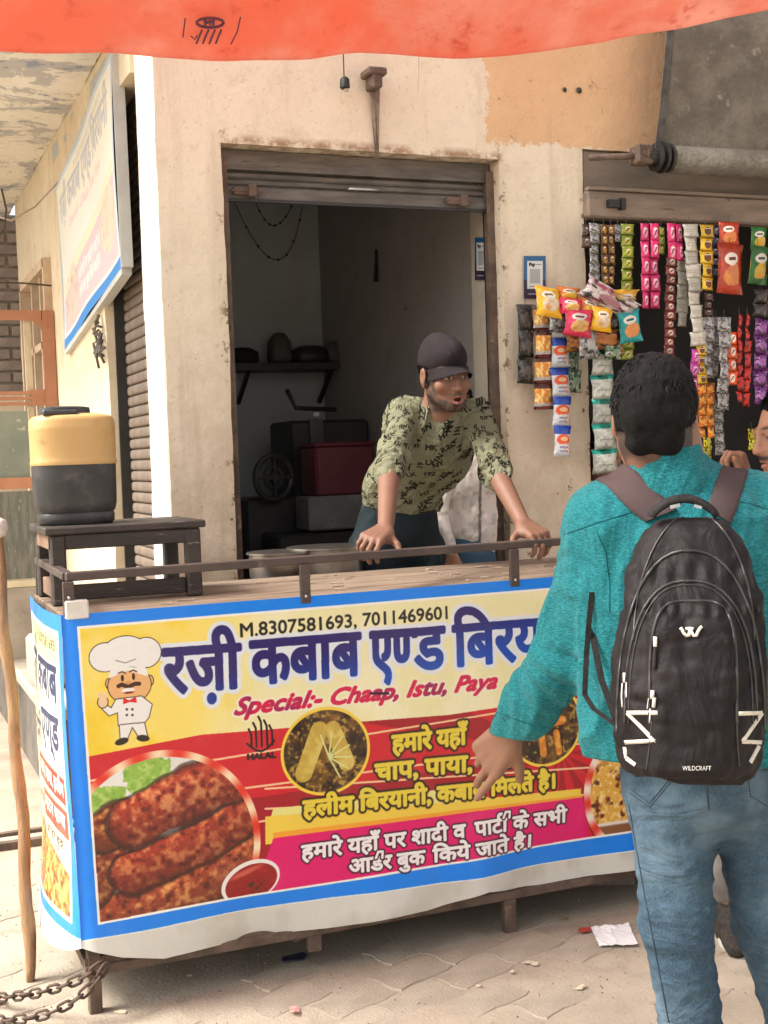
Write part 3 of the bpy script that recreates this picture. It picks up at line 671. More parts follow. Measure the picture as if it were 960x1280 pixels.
def M_wall(name, base, base2, orange=False, dirt_z=None, top_grime=False, scale=1.0, peel=None):
    m, nt, b = _mat(name); tc = node(nt, 'ShaderNodeNewGeometry'); v = tc.outputs['Position']; L = nt.links
    col = mixc(nt, noise_fac(nt, v, 1.3 * scale, .3, .7, 5), base, base2)
    col = mixc(nt, noise_fac(nt, v, 7, .5, .75, 8, .7), col, tuple(x * .86 for x in base2))
    sx = node(nt, 'ShaderNodeSeparateXYZ'); L.new(v, sx.inputs[0])
    def mrange(src, a, b2): r = node(nt, 'ShaderNodeMapRange'); r.inputs[1].default_value = a; r.inputs[2].default_value = b2; L.new(src, r.inputs[0]); return r.outputs[0]
    def math_(op, a, b2):
        n = node(nt, 'ShaderNodeMath'); n.operation = op
        for i, q in enumerate((a, b2)):
            if isinstance(q, (int, float)): n.inputs[i].default_value = q
            else: L.new(q, n.inputs[i])
        return n.outputs[0]
    hgt = noise_fac(nt, v, 22, .2, .8, 6)
    if orange:      # ochre paint left bare above and right of the cream coat, ragged edge
        ed = noise_fac(nt, v, 16, .2, .8, 8, .75); ed2 = math_('MULTIPLY', math_('SUBTRACT', ed, .5), .07)
        inx = mrange(math_('ADD', sx.outputs[0], ed2), 2.325, 2.332); inz = mrange(math_('ADD', sx.outputs[2], ed2), 2.70, 2.705)
        om = math_('MULTIPLY', inx, inz)
        oc = mixc(nt, noise_fac(nt, v, 2.5, .3, .7), (.70, .465, .27), (.64, .41, .235)); oc = mixc(nt, noise_fac(nt, v, 12, .6, .68, 8, .7), oc, (.40, .24, .15))
        col = mixc(nt, om, col, oc); hgt = math_('SUBTRACT', hgt, math_('MULTIPLY', om, .8))
    if dirt_z:
        z0, z1 = dirt_z; d = math_('MULTIPLY', mrange(sx.outputs[2], z1, z0), noise_fac(nt, v, 6, .3, .62, 8, .7)); col = mixc(nt, math_('MULTIPLY', d, .55), col, (.47, .37, .24)); col = mixc(nt, noise_fac(nt, v, 55, .58, .72, 4, .7), col, mixc(nt, .5, col, (.40, .31, .2)))
        ch = math_('MULTIPLY', mrange(sx.outputs[2], z1 - .05, z0 + .35), noise_fac(nt, v, 15, .665, .69, 7, .6)); col = mixc(nt, ch, col, (.07, .05, .035)); hgt = math_('SUBTRACT', hgt, ch)
    mp = node(nt, 'ShaderNodeMapping'); mp.inputs['Scale'].default_value = (11, 11, .9); L.new(v, mp.inputs[0])
    col = mixc(nt, math_('MULTIPLY', noise_fac(nt, mp.outputs[0], 1.0, .52, .74, 5, .6), .35), col, (.42, .34, .24))
    if orange:      # knocked and grubby edges of the two openings
        for xe, wd in ((1.255, .035), (2.375, .030), (2.75, .022)):
            dx = math_('ABSOLUTE', math_('SUBTRACT', sx.outputs[0], xe), 0.0); em = math_('MULTIPLY', mrange(dx, wd * 1.6, .002), mrange(sx.outputs[2], 2.72, 2.60))
            col = mixc(nt, math_('MULTIPLY', em, .28), col, (.44, .34, .22)); cm = math_('MULTIPLY', mrange(dx, wd, .004), noise_fac(nt, v, 19, .56, .61, 7, .7)); cm = math_('MULTIPLY', cm, mrange(sx.outputs[2], 2.72, 2.65)); col = mixc(nt, cm, col, (.21, .13, .085)); hgt = math_('SUBTRACT', hgt, cm)
        lz = math_('MULTIPLY', mrange(math_('ABSOLUTE', math_('SUBTRACT', sx.outputs[2], 2.645), 0.0), .03, .004), math_('MULTIPLY', mrange(sx.outputs[0], 1.24, 1.26), mrange(sx.outputs[0], 2.40, 2.38))); col = mixc(nt, math_('MULTIPLY', lz, noise_fac(nt, v, 17, .4, .6, 6, .7)), col, (.33, .21, .13))
    sp = noise_fac(nt, v, 34, .74, .76, 3); col = mixc(nt, sp, col, (.12, .09, .07))
    if peel:
        pn = noise_fac(nt, v, 2.6, *peel[:2], 9, .72, .35); col = mixc(nt, pn, col, peel[2]); pn2 = noise_fac(nt, v, 5.2, .56, .6, 9, .7); col = mixc(nt, math_('MULTIPLY', pn, pn2), col, peel[3]); hgt = math_('SUBTRACT', hgt, pn)
    L.new(col, b.inputs['Base Color']); b.inputs['Roughness'].default_value = .88
    n1 = bump(nt, b, hgt, .22, .010); bump(nt, b, noise_fac(nt, v, 130, .2, .8), .25, .003, n1); return m
m_cream = M_wall('cream_plaster', (.77, .675, .54), (.71, .615, .475), orange=True, dirt_z=(1.25, 2.35))
m_side = M_wall('sunlit_cream_plaster', (.74, .66, .50), (.68, .55, .36), dirt_z=(.2, 1.2), peel=(.60, .63, (.62, .58, .5), (.5, .45, .38)))
m_pilside = M_wall('white_limewash', (.80, .78, .72), (.76, .73, .66), dirt_z=(.1, .9))
m_soffit = M_wall('peeling_soffit_paint', (.80, .77, .68), (.74, .71, .62), peel=(.50, .53, (.47, .46, .44), (.27, .30, .38)))
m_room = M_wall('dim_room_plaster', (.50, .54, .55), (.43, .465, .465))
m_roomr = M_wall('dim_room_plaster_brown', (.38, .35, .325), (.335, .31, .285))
m_jamb = M_wall('dirty_jamb_plaster', (.52, .46, .37), (.44, .38, .30), dirt_z=(1.0, 2.2))

def orange_tarp_mat():
    m = bpy.data.materials.new('orange_tarpaulin'); m.use_nodes = True; nt = m.node_tree; nt.nodes.clear(); L = nt.links
    out = node(nt, 'ShaderNodeOutputMaterial'); tc = node(nt, 'ShaderNodeTexCoord')
    c = mixc(nt, noise_fac(nt, tc.outputs['Object'], 3, .3, .7, 6), (.62, .105, .055), (.56, .12, .07)); c = mixc(nt, noise_fac(nt, tc.outputs['Object'], 1.6, .42, .75, 8, .7), c, (.66, .26, .19)); c = mixc(nt, noise_fac(nt, tc.outputs['Object'], 9, .56, .72, 8, .7), c, (.46, .07, .04))
    d = node(nt, 'ShaderNodeBsdfPrincipled'); d.inputs['Roughness'].default_value = .55; t = node(nt, 'ShaderNodeBsdfTranslucent'); L.new(c, d.inputs['Base Color']); L.new(c, t.inputs[0])
    w = node(nt, 'ShaderNodeTexNoise'); w.inputs['Scale'].default_value = 900; L.new(tc.outputs['Object'], w.inputs[0]); bp_ = node(nt, 'ShaderNodeBump'); bp_.inputs['Strength'].default_value = .2; bp_.inputs['Distance'].default_value = .001; L.new(w.outputs[0], bp_.inputs['Height']); L.new(bp_.outputs[0], d.inputs['Normal'])
    mx = node(nt, 'ShaderNodeMixShader'); mx.inputs[0].default_value = .22; L.new(d.outputs[0], mx.inputs[1]); L.new(t.outputs[0], mx.inputs[2]); L.new(mx.outputs[0], out.inputs[0]); return m

# ------------------------------------------------------------------ ground
def ground():
    xs = np.concatenate([[-200, -60, -20, -6], np.arange(-2.0, 5.01, .05), [8, 20, 60, 200]]); ys = np.concatenate([[-200, -60, -20, -5], np.arange(-1.0, 10.01, .05), [14, 30, 80, 200]])
    X, Y = np.meshgrid(xs, ys, indexing='ij'); P = np.stack([X, Y, 0 * X], -1); Z = fbm(P, 1.2, 3) * .012 - .006
    Z = np.where((np.abs(X) > 5.5) | (Y > 12) | (Y < -2), -.006, Z)
    n, k = X.shape; I = np.arange(n * k).reshape(n, k); Q = np.stack([I[:-1, :-1], I[1:, :-1], I[1:, 1:], I[:-1, 1:]], -1).reshape(-1, 4)
    g = mesh_obj('ground', np.stack([X, Y, Z], -1).reshape(-1, 3), Q, m_dust); tag(g, kind='structure')
    # wavy interlocking pavers, laid on the slant, mostly sunk in dust
    W, H, A = .235, .14, math.radians(24); ca, sa = math.cos(A), math.sin(A); shapes = []
    for v in range(4):
        rr = random.Random(v); top = []
        for e in range(4):
            for t in np.arange(0, 1, .125):
                wv = .008 * math.sin(t * 2 * math.pi)
                q = [(-W / 2 + W * t, -H / 2 + wv), (W / 2 - wv, -H / 2 + H * t), (W / 2 - W * t, H / 2 - (-wv)), (-W / 2 + wv, H / 2 - H * t)][e]
                top.append((q[0] * .965 + rr.uniform(-.002, .002), q[1] * .95 + rr.uniform(-.002, .002)))
        V = [(x, y, -.03) for x, y in top] + [(x, y, -.004) for x, y in top] + [(x * .965, y * .95, 0) for x, y in top]; k = len(top)
        Fc = [(i + a * k, (i + 1) % k + a * k, (i + 1) % k + (a + 1) * k, i + (a + 1) * k) for a in (0, 1) for i in range(k)] + [tuple(2 * k + i for i in range(k))]
        me = bpy.data.meshes.new('paver'); me.from_pydata(V, [], Fc); me.materials.append(m_paver); shapes.append(me)
    cnt = 0; rr = random.Random(3)
    for i in range(-26, 34):
        for j in range(-40, 44):
            u, w = i * W + (j % 2) * W / 2, j * H; x, y = 1.3 + u * ca - w * sa, 3.0 + u * sa + w * ca
            px, py, z = proj((x, y, 0))
            if not (1.7 < y < 5.1) or z < .5 or not (-60 < px < 1010 and 1120 < py < 1340) or (y > 3.6 and x > .42): continue
            if cnt >= 295: break
            cnt += 1; me = shapes[rr.randrange(4)]; o = bpy.data.objects.new('paver', me); COL.objects.link(o); o.parent = g
            o.location = (x, y, .004 + rr.uniform(-.0035, .003)); o.rotation_euler = (rr.uniform(-.008, .008), rr.uniform(-.008, .008), A + rr.uniform(-.02, .02))
    # dust lying in and over the joints
    xs, ys = np.arange(-.9, 3.6, .018), np.arange(1.5, 5.2, .018); X, Y = np.meshgrid(xs, ys, indexing='ij'); P = np.stack([X, Y, 0 * X], -1)
    Z = .0042 + fbm(P, 3.0, 4, 3.0) * .0062 + fbm(P, 22, 2) * .0011
    ex = np.minimum(np.minimum(X + .9, 3.58 - X), np.minimum(Y - 1.5, 5.18 - Y)); Z = np.where(ex < .1, -.02 + ex * .15, Z)
    n, k = X.shape; I = np.arange(n * k).reshape(n, k); Q = np.stack([I[:-1, :-1], I[1:, :-1], I[1:, 1:], I[:-1, 1:]], -1).reshape(-1, 4)
    d = mesh_obj('dust', np.stack([X, Y, Z], -1).reshape(-1, 3), Q, m_dust, parent=g); tag(d, kind='stuff')
    # grit
    V, Fc = [], []; R = np.random.default_rng(5)
    for i in range(4200):
        x, y = R.uniform(-.6, 3.4), R.uniform(1.9, 5.0); r = R.uniform(.001, .0035); h = .004 + r * .5
        for dx, dy, dz in ((1, 0, 0), (-.6, .8, 0), (-.5, -.9, 0), (0, 0, 1.2), (0, 0, -1)): V.append((x + dx * r, y + dy * r, h + dz * r))
        b = i * 5; Fc += [(b, b + 1, b + 3), (b + 1, b + 2, b + 3), (b + 2, b, b + 3), (b + 1, b, b + 4), (b + 2, b + 1, b + 4), (b, b + 2, b + 4)]
    tag(mesh_obj('gravel', V, Fc, M('pale_grit', (.42, .36, .29), (.16, .13, .10), 14), parent=g, smooth=False), kind='stuff')
    b = B(); b.box((-.6, 5.20, .0), (2.8, .035, .05)); b.box((-.6, 5.34, .0), (2.8, .03, .05)); b.build('drain_rail', m_rust, g)
    B().box((-.6, 5.27, -.002), (2.8, .09, .03)).build('drain_strip', m_conc, g)
    return g
def proj(p):
    v = np.array(p) - EYE; z = v @ FW; return 480 + F_PX * (v @ RT) / z, 640 - F_PX * (v @ UP) / z, z
GROUND = ground()

# ------------------------------------------------------------------ walls as uneven plaster sheets with holes and reveals
def plaster(name, m, parent, o, u, v, nrm, U, V, holes=(), depth=.2, cell=.025, rough=.004, seed=0.0):
    o, u, v, nrm = (np.array(q, dtype=float) for q in (o, u, v, nrm))
    def axis(a0, a1, cuts):
        ks = sorted(set([a0, a1] + [c for c in cuts if a0 < c < a1])); out = []
        for a, b in zip(ks[:-1], ks[1:]): out += list(np.linspace(a, b, max(2, int((b - a) / cell) + 1))[:-1])
        return np.array(out + [ks[-1]])
    us = axis(U[0], U[1], [h[0] for h in holes] + [h[1] for h in holes]); vs = axis(V[0], V[1], [h[2] for h in holes] + [h[3] for h in holes])
    Ug, Vg = np.meshgrid(us, vs, indexing='ij'); P = o + Ug[..., None] * u + Vg[..., None] * v
    dz = fbm(P, 2.2, 3, seed) * rough * 1.6 + fbm(P, 14, 2, seed) * rough * .5
    jit = fbm(P, 9, 3, seed + 5) * rough * 1.3; jit2 = fbm(P, 9, 3, seed + 9) * rough * 1.3
    P = P + nrm * dz[..., None] + u * jit[..., None] + v * jit2[..., None]
    n, k = Ug.shape; I = np.arange(n * k).reshape(n, k); Q = []
    cu, cv = (us[:-1] + us[1:]) / 2, (vs[:-1] + vs[1:]) / 2; keep = np.ones((n - 1, k - 1), bool)
    for h in holes: keep &= ~(((cu > h[0]) & (cu < h[1]))[:, None] & ((cv > h[2]) & (cv < h[3]))[None, :])
    ii, jj = np.nonzero(keep); Q = [(int(I[i, j]), int(I[i + 1, j]), int(I[i + 1, j + 1]), int(I[i, j + 1])) for i, j in zip(ii, jj)]
    V0 = P.reshape(-1, 3); from collections import Counter
    ec = Counter(); dirn = {}
    for q in Q:
        for a in range(4): e = (q[a], q[(a + 1) % 4]); key = (min(e), max(e)); ec[key] += 1; dirn[key] = e
    bd = [dirn[k2] for k2, c in ec.items() if c == 1]; ids = sorted({i for e in bd for i in e}); mp = {i: len(V0) + t for t, i in enumerate(ids)}
    Vb = V0[ids] - nrm * depth; Q += [(b2, a, mp[a], mp[b2]) for a, b2 in bd]
    ob = mesh_obj(name, np.vstack([V0, Vb]), Q, m, parent, smooth=True); ob.data.set_sharp_from_angle(angle=math.radians(35)); return ob

shop = empty('shop_building', (1.02, 4.5, 0), label='cream plastered corner shop with an open doorway behind the food cart', cat='building')
plaster('front_wall', m_cream, shop, (0, 4.5, 0), (1, 0, 0), (0, 0, 1), (0, -1, 0), (1.02, 6.2), (0, 3.9), [(1.255, 2.375, -1, 2.635), (2.75, 7, -1, 2.70)], depth=.22)
ps = plaster('pillar_side', m_pilside, shop, (1.018, 4.72, 0), (0, -1, 0), (0, 0, 1), (-1, 0, 0), (-.09, .215), (0, 3.9), depth=.03)
plaster('side_wall', m_side, shop, (1.0, 9.0, 0), (0, -1, 0), (0, 0, 1), (-1, 0, 0), (.5, 4.2), (0, 3.3), [(3.5, 7, -1, 2.95), (.85, 1.95, .35, 2.62)], depth=.14)
w2 = B(); w2.box((1.16, 5.15, 3.4), (.26, .72, .9)); w2.build('shutter_header', m_side, shop)
# soffit of the slab over the alley
plaster('slab_soffit', m_soffit, shop, (-.15, 4.9, 3.17), (1, 0, 0), (0, 1, 0), (0, 0, -1), (0, 1.15), (0, 4.6), depth=.14, cell=.04, rough=.012)
B().box((.43, 7.2, 3.40), (1.2, 4.7, .18)).build('roof_slab', m_conc, shop)
b = B(); b.box((3.6, 6.0, 3.75), (5.2, 3.0, .15)); b.build('roof', m_conc, shop)
# room behind the doorway
fl = .40
b = B(); b.box((1.76, 5.5, fl - .2), (1.5, 2.9, .4)); b.build('room_floor', m_conc, shop)
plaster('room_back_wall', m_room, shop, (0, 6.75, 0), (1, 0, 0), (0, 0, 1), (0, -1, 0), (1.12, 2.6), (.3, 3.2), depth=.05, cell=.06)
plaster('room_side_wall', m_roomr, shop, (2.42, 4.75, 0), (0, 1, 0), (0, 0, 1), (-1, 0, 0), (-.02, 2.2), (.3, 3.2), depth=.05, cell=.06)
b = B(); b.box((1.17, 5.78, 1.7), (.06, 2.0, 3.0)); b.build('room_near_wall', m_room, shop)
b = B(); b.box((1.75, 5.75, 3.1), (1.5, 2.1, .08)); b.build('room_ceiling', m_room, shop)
# whitewashed door jamb inside the opening, with its guide rail
plaster('door_jamb', m_jamb, shop, (2.368, 4.60, 0), (0, 1, 0), (0, 0, 1), (-1, 0, 0), (0, .16), (.4, 2.63), depth=.004, cell=.03)
# roller shutter rolled up in the doorway head: box lip, last slats, lock bars, handle
rs = empty('roller_shutter', (1.81, 4.6, 2.4), label='grey roller shutter rolled up in the head of the open doorway', cat='shutter')
b = B(); b.box((1.815, 4.60, 2.601), (1.11, .05, .062)); b.box((1.815, 4.585, 2.566), (1.11, .03, .012)); b.build('box_lip', m_grey, rs)
for k in range(2): B().box((1.815, 4.60, 2.545 - k * .026), (1.10, .018, .024), bev=.006).build('slat', m_grey, rs)
B().box((1.815, 4.59, 2.476), (1.105, .035, .052), bev=.006).build('bottom_bar', m_grey, rs)
B().box((1.815, 4.572, 2.449), (1.10, .012, .012)).build('bar_lip', m_dark, rs)
b = B(); b.tube([(1.76, 4.575, 2.508), (1.762, 4.548, 2.505), (1.88, 4.548, 2.505), (1.882, 4.575, 2.508)], .006, 8); b.build('handle', m_silver, rs, smooth=True)
for x in (1.36, 2.22):
    b = B(); b.box((x, 4.56, 2.480), (.10, .02, .03), bev=.004); b.box((x + .02, 4.55, 2.480), (.03, .03, .045), bev=.004); b.tube([(x - .06, 4.552, 2.480), (x + .06, 4.552, 2.480)], .005, 8); b.build('lock_bolt', m_rust, rs)
for x in (1.27, 2.362):
    b = B(); b.box((x, 4.575, 1.5), (.026, .045, 2.2), bev=.002); b.box((x + (.014 if x < 2 else -.014), 4.555, 1.5), (.012, .006, 2.2)); b.build('guide_rail', m_rust, rs)
B().box((2.362, 4.605, 1.5), (.02, .016, 2.2)).build('rail_slot', m_dark, rs)
# shutter on the alley side
ss = empty('side_roller_shutter', (1.05, 5.15, 0), label='closed ribbed roller shutter on the sunlit alley side, behind the hanging sign', cat='shutter')
prof = [(.010, 0), (-.001, .0015), (-.0045, .009), (-.0055, .020), (-.0045, .031), (-.001, .039), (.010, .041), (.011, .045)]
n = len(prof); V = [(x, y, z) for y in (0.0, .80) for x, z in prof]; Fc = [(i, i + 1, n + i + 1, n + i) for i in range(n - 1)]
me = bpy.data.meshes.new('slat'); me.from_pydata(V, [], Fc); me.materials.append(m_slat); me.polygons.foreach_set('use_smooth', [True] * len(me.polygons))
for k in range(60):
    o = bpy.data.objects.new('slat', me); COL.objects.link(o); o.parent = ss; o.location = (.03, -.42, .30 + k * .045)
B().box((1.06, 5.50, 1.6), (.05, .03, 2.9)).build('guide_channel', m_dark, ss)
B().box((1.06, 4.80, 1.6), (.04, .02, 2.9)).build('guide_channel', m_dark, ss)
B().box((1.07, 5.15, .2), (.1, .7, .2)).build('threshold', m_conc, ss)

# hanging sign on the alley side
sg = empty('hanging_sign', (.99, 5.7, 2.5), label='banner sign with blue edge hanging on the alley wall, sun glare painted into its pale print', cat='sign')
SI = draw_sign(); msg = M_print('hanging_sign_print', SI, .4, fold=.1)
n1, n2 = 24, 14; V, Fc, UV = [], [], []
c00, c10, c11, c01 = (np.array(q) for q in ((.985, 6.50, 2.075), (.985, 4.985, 2.255), (.99, 5.03, 3.09), (.985, 6.52, 2.87)))
for i in range(n1 + 1):
    for j in range(n2 + 1):
        s_, t_ = i / n1, j / n2; p = (c00 * (1 - s_) + c10 * s_) * (1 - t_) + (c01 * (1 - s_) + c11 * s_) * t_
        V.append(p + np.array((-.012 + .006 * math.sin(9 * s_ + 4 * t_), 0, 0))); UV.append((s_, t_))
for i in range(n1):
    for j in range(n2): a = i * (n2 + 1) + j; Fc.append((a, a + n2 + 1, a + n2 + 2, a + 1))
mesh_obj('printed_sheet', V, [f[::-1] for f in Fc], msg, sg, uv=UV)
b = B(); b.span(c10 + (.01, -.012, 0), c11 + (.01, -.012, 0), .045, .03); b.span(c00 + (.01, .01, 0), c01 + (.01, .01, 0), .04, .03); b.span(c00 + (.01, 0, -.012), c10 + (.01, 0, -.012), .04, .025); b.span(c01 + (.01, 0, .012), c11 + (.01, 0, .012), .04, .025); b.build('sign_frame', M('pale_grey_paint', (.55, .56, .52), (.48, .48, .44), 5), sg)
# junk and wires under the sign end, loop of cable in the alley
b = B(); rr = random.Random(9)
for k in range(14):
    p = Vector((.985, 5.57 + rr.uniform(-.06, .06), 2.05 + rr.uniform(-.03, .10))); b.tube([p, p + Vector((-.02, rr.uniform(-.06, .06), -rr.uniform(.0, .08))), p + Vector((.0, rr.uniform(-.08, .08), -rr.uniform(.02, .13)))], .006, 5)
tag(b.build('cable_bundle', M('dusty_cable', (.16, .13, .10), (.08, .07, .06), 8), None, True), 'tangled dusty cable bundle on the alley wall under the hanging sign', 'cable')
for i, (pts, lab) in enumerate((([onY(-10, 268, 6.6), onY(14, 276, 6.6), onY(44, 258, 6.8), onX(75, 225, .98)], 'pale sagging wire running to the wall below the peeling soffit'), ([onY(2, 236, 6.6), onY(8, 262, 6.6), onY(6, 285, 6.6), onY(-6, 300, 6.6)], 'dark curled wire dangling in the alley below the peeling soffit'), ([onY(-10, 353, 6.6), onY(30, 354, 6.9), onX(64, 357, .99)], 'thin straight wire crossing above the brown screen door'))):
    q = B(); q.tube(pts, .005, 6); tag(q.build('alley_wire', M('pale_wire', (.6, .5, .42), None, 4) if i == 0 else m_string, None, True), lab, 'wire')

# the alley: window frame, brown screen door, plinth, end wall of bricks
wf = empty('side_window', (1.0, 7.6, 1.5), label='narrow wall opening with pale green panes beside the brown screen door', cat='window')
b = B()
for y in (7.07, 8.13): b.box((1.01, y, 1.48), (.10, .05, 2.26))
b.box((1.01, 7.6, 2.59), (.10, 1.08, .05)); b.box((1.01, 7.42, 1.9), (.05, .04, 1.4)); b.box((1.01, 7.78, 1.9), (.05, .04, 1.4)); b.box((1.01, 7.6, 2.18), (.05, 1.0, .04)); b.build('frame', M('faded_peach_paint', (.62, .47, .33), (.5, .36, .25), 6), wf)
for y in (7.24, 7.6, 7.96): B().box((1.05, y, 1.48), (.012, .32, 2.2)).build('pane', m_greenpane, wf)
sd = empty('screen_door', (1.0, 7.0, .9), label='brown metal screen door leaf standing open across the alley', cat='door')
def zy(py): return onY(20, py, 7.0).z
zt, z1, z2, z3, zb = zy(388), zy(400), zy(489), zy(509), zy(597)
b = B(); b.box((.965, 7.0, (zt + zy(612)) / 2), (.062, .035, zt - zy(612))); b.box((.14, 7.0, (zt + zy(612)) / 2), (.06, .035, zt - zy(612)))
b.box((.56, 7.0, (zt + z1) / 2), (.74, .034, zt - z1)); b.box((.56, 7.0, (zb + zy(611)) / 2), (.74, .034, zb - zy(611)))
for k in range(3): b.box((.56, 7.0, z2 - k * .028 - .01), (.74, .03, .017))
for (cx, cz, sx, sz) in ((.934, z1, -1, -1), (.934, zb, -1, 1)):
    r = .07; pl = [(cx, cz)] + [(cx + sx * r - sx * r * math.cos(a) * 1.0 * 0 + (-sx) * 0 + sx * (0) + (sx * r) * (math.sin(a) - 1), cz + sz * r * (1 - math.cos(a))) for a in np.linspace(0, math.pi / 2, 7)]
    pl = [(cx, cz)] + [(cx + sx * r * (1 - math.sin(a)), cz + sz * r * (1 - math.cos(a))) for a in np.linspace(0, math.pi / 2, 7)]
    b.prism(pl, 6.985, 7.015)
b.box((.90, 7.0, z2 - .035), (.08, .028, .085)); b.build('frame', m_brown, sd)
B().box((.86, 7.03, (z1 + z2) / 2), (.035, .02, z1 - z2)).build('mullion', M('cream_bar', (.62, .54, .38), None, 5), sd)
B().box((.86, 7.03, (z3 + zb) / 2), (.03, .02, z3 - zb)).build('mullion', MATS['cream_bar'], sd)
B().box((.50, 7.01, (z3 + zb) / 2 - .01), (.68, .008, z3 - zb - .02)).build('pane', m_greenpane, sd)
lo = zy(725)
B().box((.50, 7.0, (zy(613) + lo) / 2), (.76, .02, zy(613) - lo - .01)).build('lower_panel', M('dark_green_sheet', (.09, .10, .09), (.16, .16, .14), 7, .5, spots=(.4, .38, .33), spot_scale=20, spot_lo=.6, spot_hi=.7, stretch=(6, 1, 1)), sd)
b = B(); b.box((.925, 7.0, (zy(613) + .55) / 2), (.05, .03, zy(613) - .55)); b.box((.50, 7.0, lo - .02), (.80, .028, .035)); b.build('lower_frame', MATS['cream_bar'], sd)
B().box((.50, 7.0, (lo - .04 + .47) / 2), (.80, .02, lo - .51)).build('kick_panel', m_conc, sd)
pl = empty('side_plinth', (.85, 7.0, 0), label='low grimy concrete plinth along the foot of the alley wall', cat='plinth')
B().box((.86, 7.0, .22), (.27, 3.0, .44), bev=.01).build('plinth_body', M('grimy_concrete', (.15, .13, .11), (.09, .08, .07), 5, .9, 30, .6), pl)
B().box((.84, 7.0, .455), (.33, 3.05, .06), bev=.012).build('plinth_slab', m_conc, pl)
B().box((.80, 6.1, .60), (.22, .34, .22), bev=.02).build('raised_block', m_conc, pl)
en = empty('end_wall', (0, 8.9, 0), label='rough brick wall closing the far end of the alley', cat='wall')
B().box((-.6, 9.06, 1.0), (4.2, .2, 2.0)).build('plaster_base', m_side, en)
B().box((-.6, 9.10, 2.45), (4.2, .2, 1.5)).build('mortar_bed', m_conc, en)
bm_ = bpy.data.meshes.new('brick'); tb = B().box((0, 0, 0), (.215, .05, .065), bev=.006); bm_.from_pydata([tuple(v) for v in tb.V[0]], [], tb.F); bm_.materials.append(m_brick)
rr = random.Random(2)
for r_ in range(15):
    for c_ in range(7):
        o = bpy.data.objects.new('brick', bm_); COL.objects.link(o); o.parent = en; o.location = (.05 + c_ * .235 + (r_ % 2) * .117, .10 + rr.uniform(-.006, .006), 2.03 + r_ * .078)
# ------------------------------------------------------------------ neighbouring sachet shop
nb = empty('sachet_shop', (3.2, 4.5, 0), label='dark open shop front hung with sachets beside the cream corner shop', cat='shop')
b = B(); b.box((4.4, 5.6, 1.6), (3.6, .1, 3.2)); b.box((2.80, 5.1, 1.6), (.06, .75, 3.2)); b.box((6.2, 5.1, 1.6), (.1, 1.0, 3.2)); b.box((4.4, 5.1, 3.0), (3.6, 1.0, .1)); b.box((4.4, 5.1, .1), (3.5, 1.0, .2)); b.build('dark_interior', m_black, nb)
b = B(); b.box((4.45, 4.58, 2.60), (3.4, .16, .19), bev=.01); b.build('head_beam', M('grimy_beam_paint', (.19, .15, .12), (.12, .10, .08), 4, .7, stretch=(1, 4, 4)), nb)
b = B(); b.box((4.45, 4.50, 2.475), (3.4, .07, .11), bev=.008); b.box((4.45, 4.47, 2.535), (3.4, .03, .012)); b.build('shutter_lip', M('dusty_lip_paint', (.26, .20, .155), (.17, .135, .105), 4, .6, stretch=(1, 5, 5), spots=(.1, .08, .06), spot_scale=7), nb)
b = B(); b.box((2.86, 4.455, 2.475), (.05, .03, .03)); b.box((2.90, 4.45, 2.475), (.02, .03, .045)); b.build('lock_bolt', m_dark, nb)
for z in (.6, .98): B().box((4.5, 4.75, z), (3.2, .35, .04)).build('counter_shelf', m_wood, nb)
# rolled awning tube with springs, grey canvas hanging above it
aw = empty('grey_awning', (3.4, 4.35, 2.65), label='grey canvas awning hanging to its roller above the sachet shop', cat='awning')
b = B(); b.tube([(3.05, 4.33, 2.635), (6.0, 4.33, 2.66)], [.055, .062], 20); b.build('canvas_roll', M('old_grey_canvas', (.20, .18, .145), (.125, .11, .09), 7, .95, 28, .7, spots=(.27, .245, .2), spot_scale=13, bd=.012), aw, True)
b = B(); b.tube([(2.70, 4.36, 2.63), (2.97, 4.33, 2.645)], .013, 10); b.build('roller_pipe', m_rust, aw, True)
b = B()
for k in range(3): b.tube([(2.98 + k * .028, 4.33, 2.64), (2.99 + k * .028, 4.33, 2.64)], .062 - .006 * abs(k - 1), 18)
b.tube([(2.94, 4.33, 2.64), (3.06, 4.33, 2.64)], .035, 14); b.build('spring_coil', m_dark, aw, False)
b = B(); b.box((2.92, 4.335, 2.645), (.07, .07, .075), bev=.006); b.tube([(2.92, 4.29, 2.645), (2.92, 4.305, 2.645)], .014, 8); b.build('end_bracket', m_rust, aw)
n1, n2 = 60, 40; V, Fc = [], []
for i in range(n1 + 1):
    for j in range(n2 + 1):
        s_, t_ = i / n1, j / n2; x = 3.0 + 3.0 * s_ + .12 * t_; z = 2.67 + 1.1 * t_
        y = 4.33 - .05 * math.sin(math.pi * t_) + .018 * math.sin(9 * s_ + 3 * t_) * t_ + .05 * t_ + .020 * float(fbm(np.array((x * 3, z * 3, 0.)), 1.2, 3)) + .012 * math.exp(-abs(float(fbm(np.array((x, z * .6, 0.)), 5, 3, 4))) / .1); V.append((x, y, z))
for i in range(n1):
    for j in range(n2): a = i * (n2 + 1) + j; Fc.append((a, a + n2 + 1, a + n2 + 2, a + 1))
mesh_obj('canvas_sheet', V, Fc, MATS['old_grey_canvas'], aw)
b = B(); b.ribbon([(2.995 + .12 * t, 4.325 - .05 * math.sin(math.pi * t) + .05 * t, 2.67 + 1.1 * t) for t in np.linspace(0, 1, 14)], [(1, 0, 0)] * 14, .035, .004); b.build('hem_seam', M('dark_hem', (.045, .043, .042), (.10, .09, .075), 22), aw)
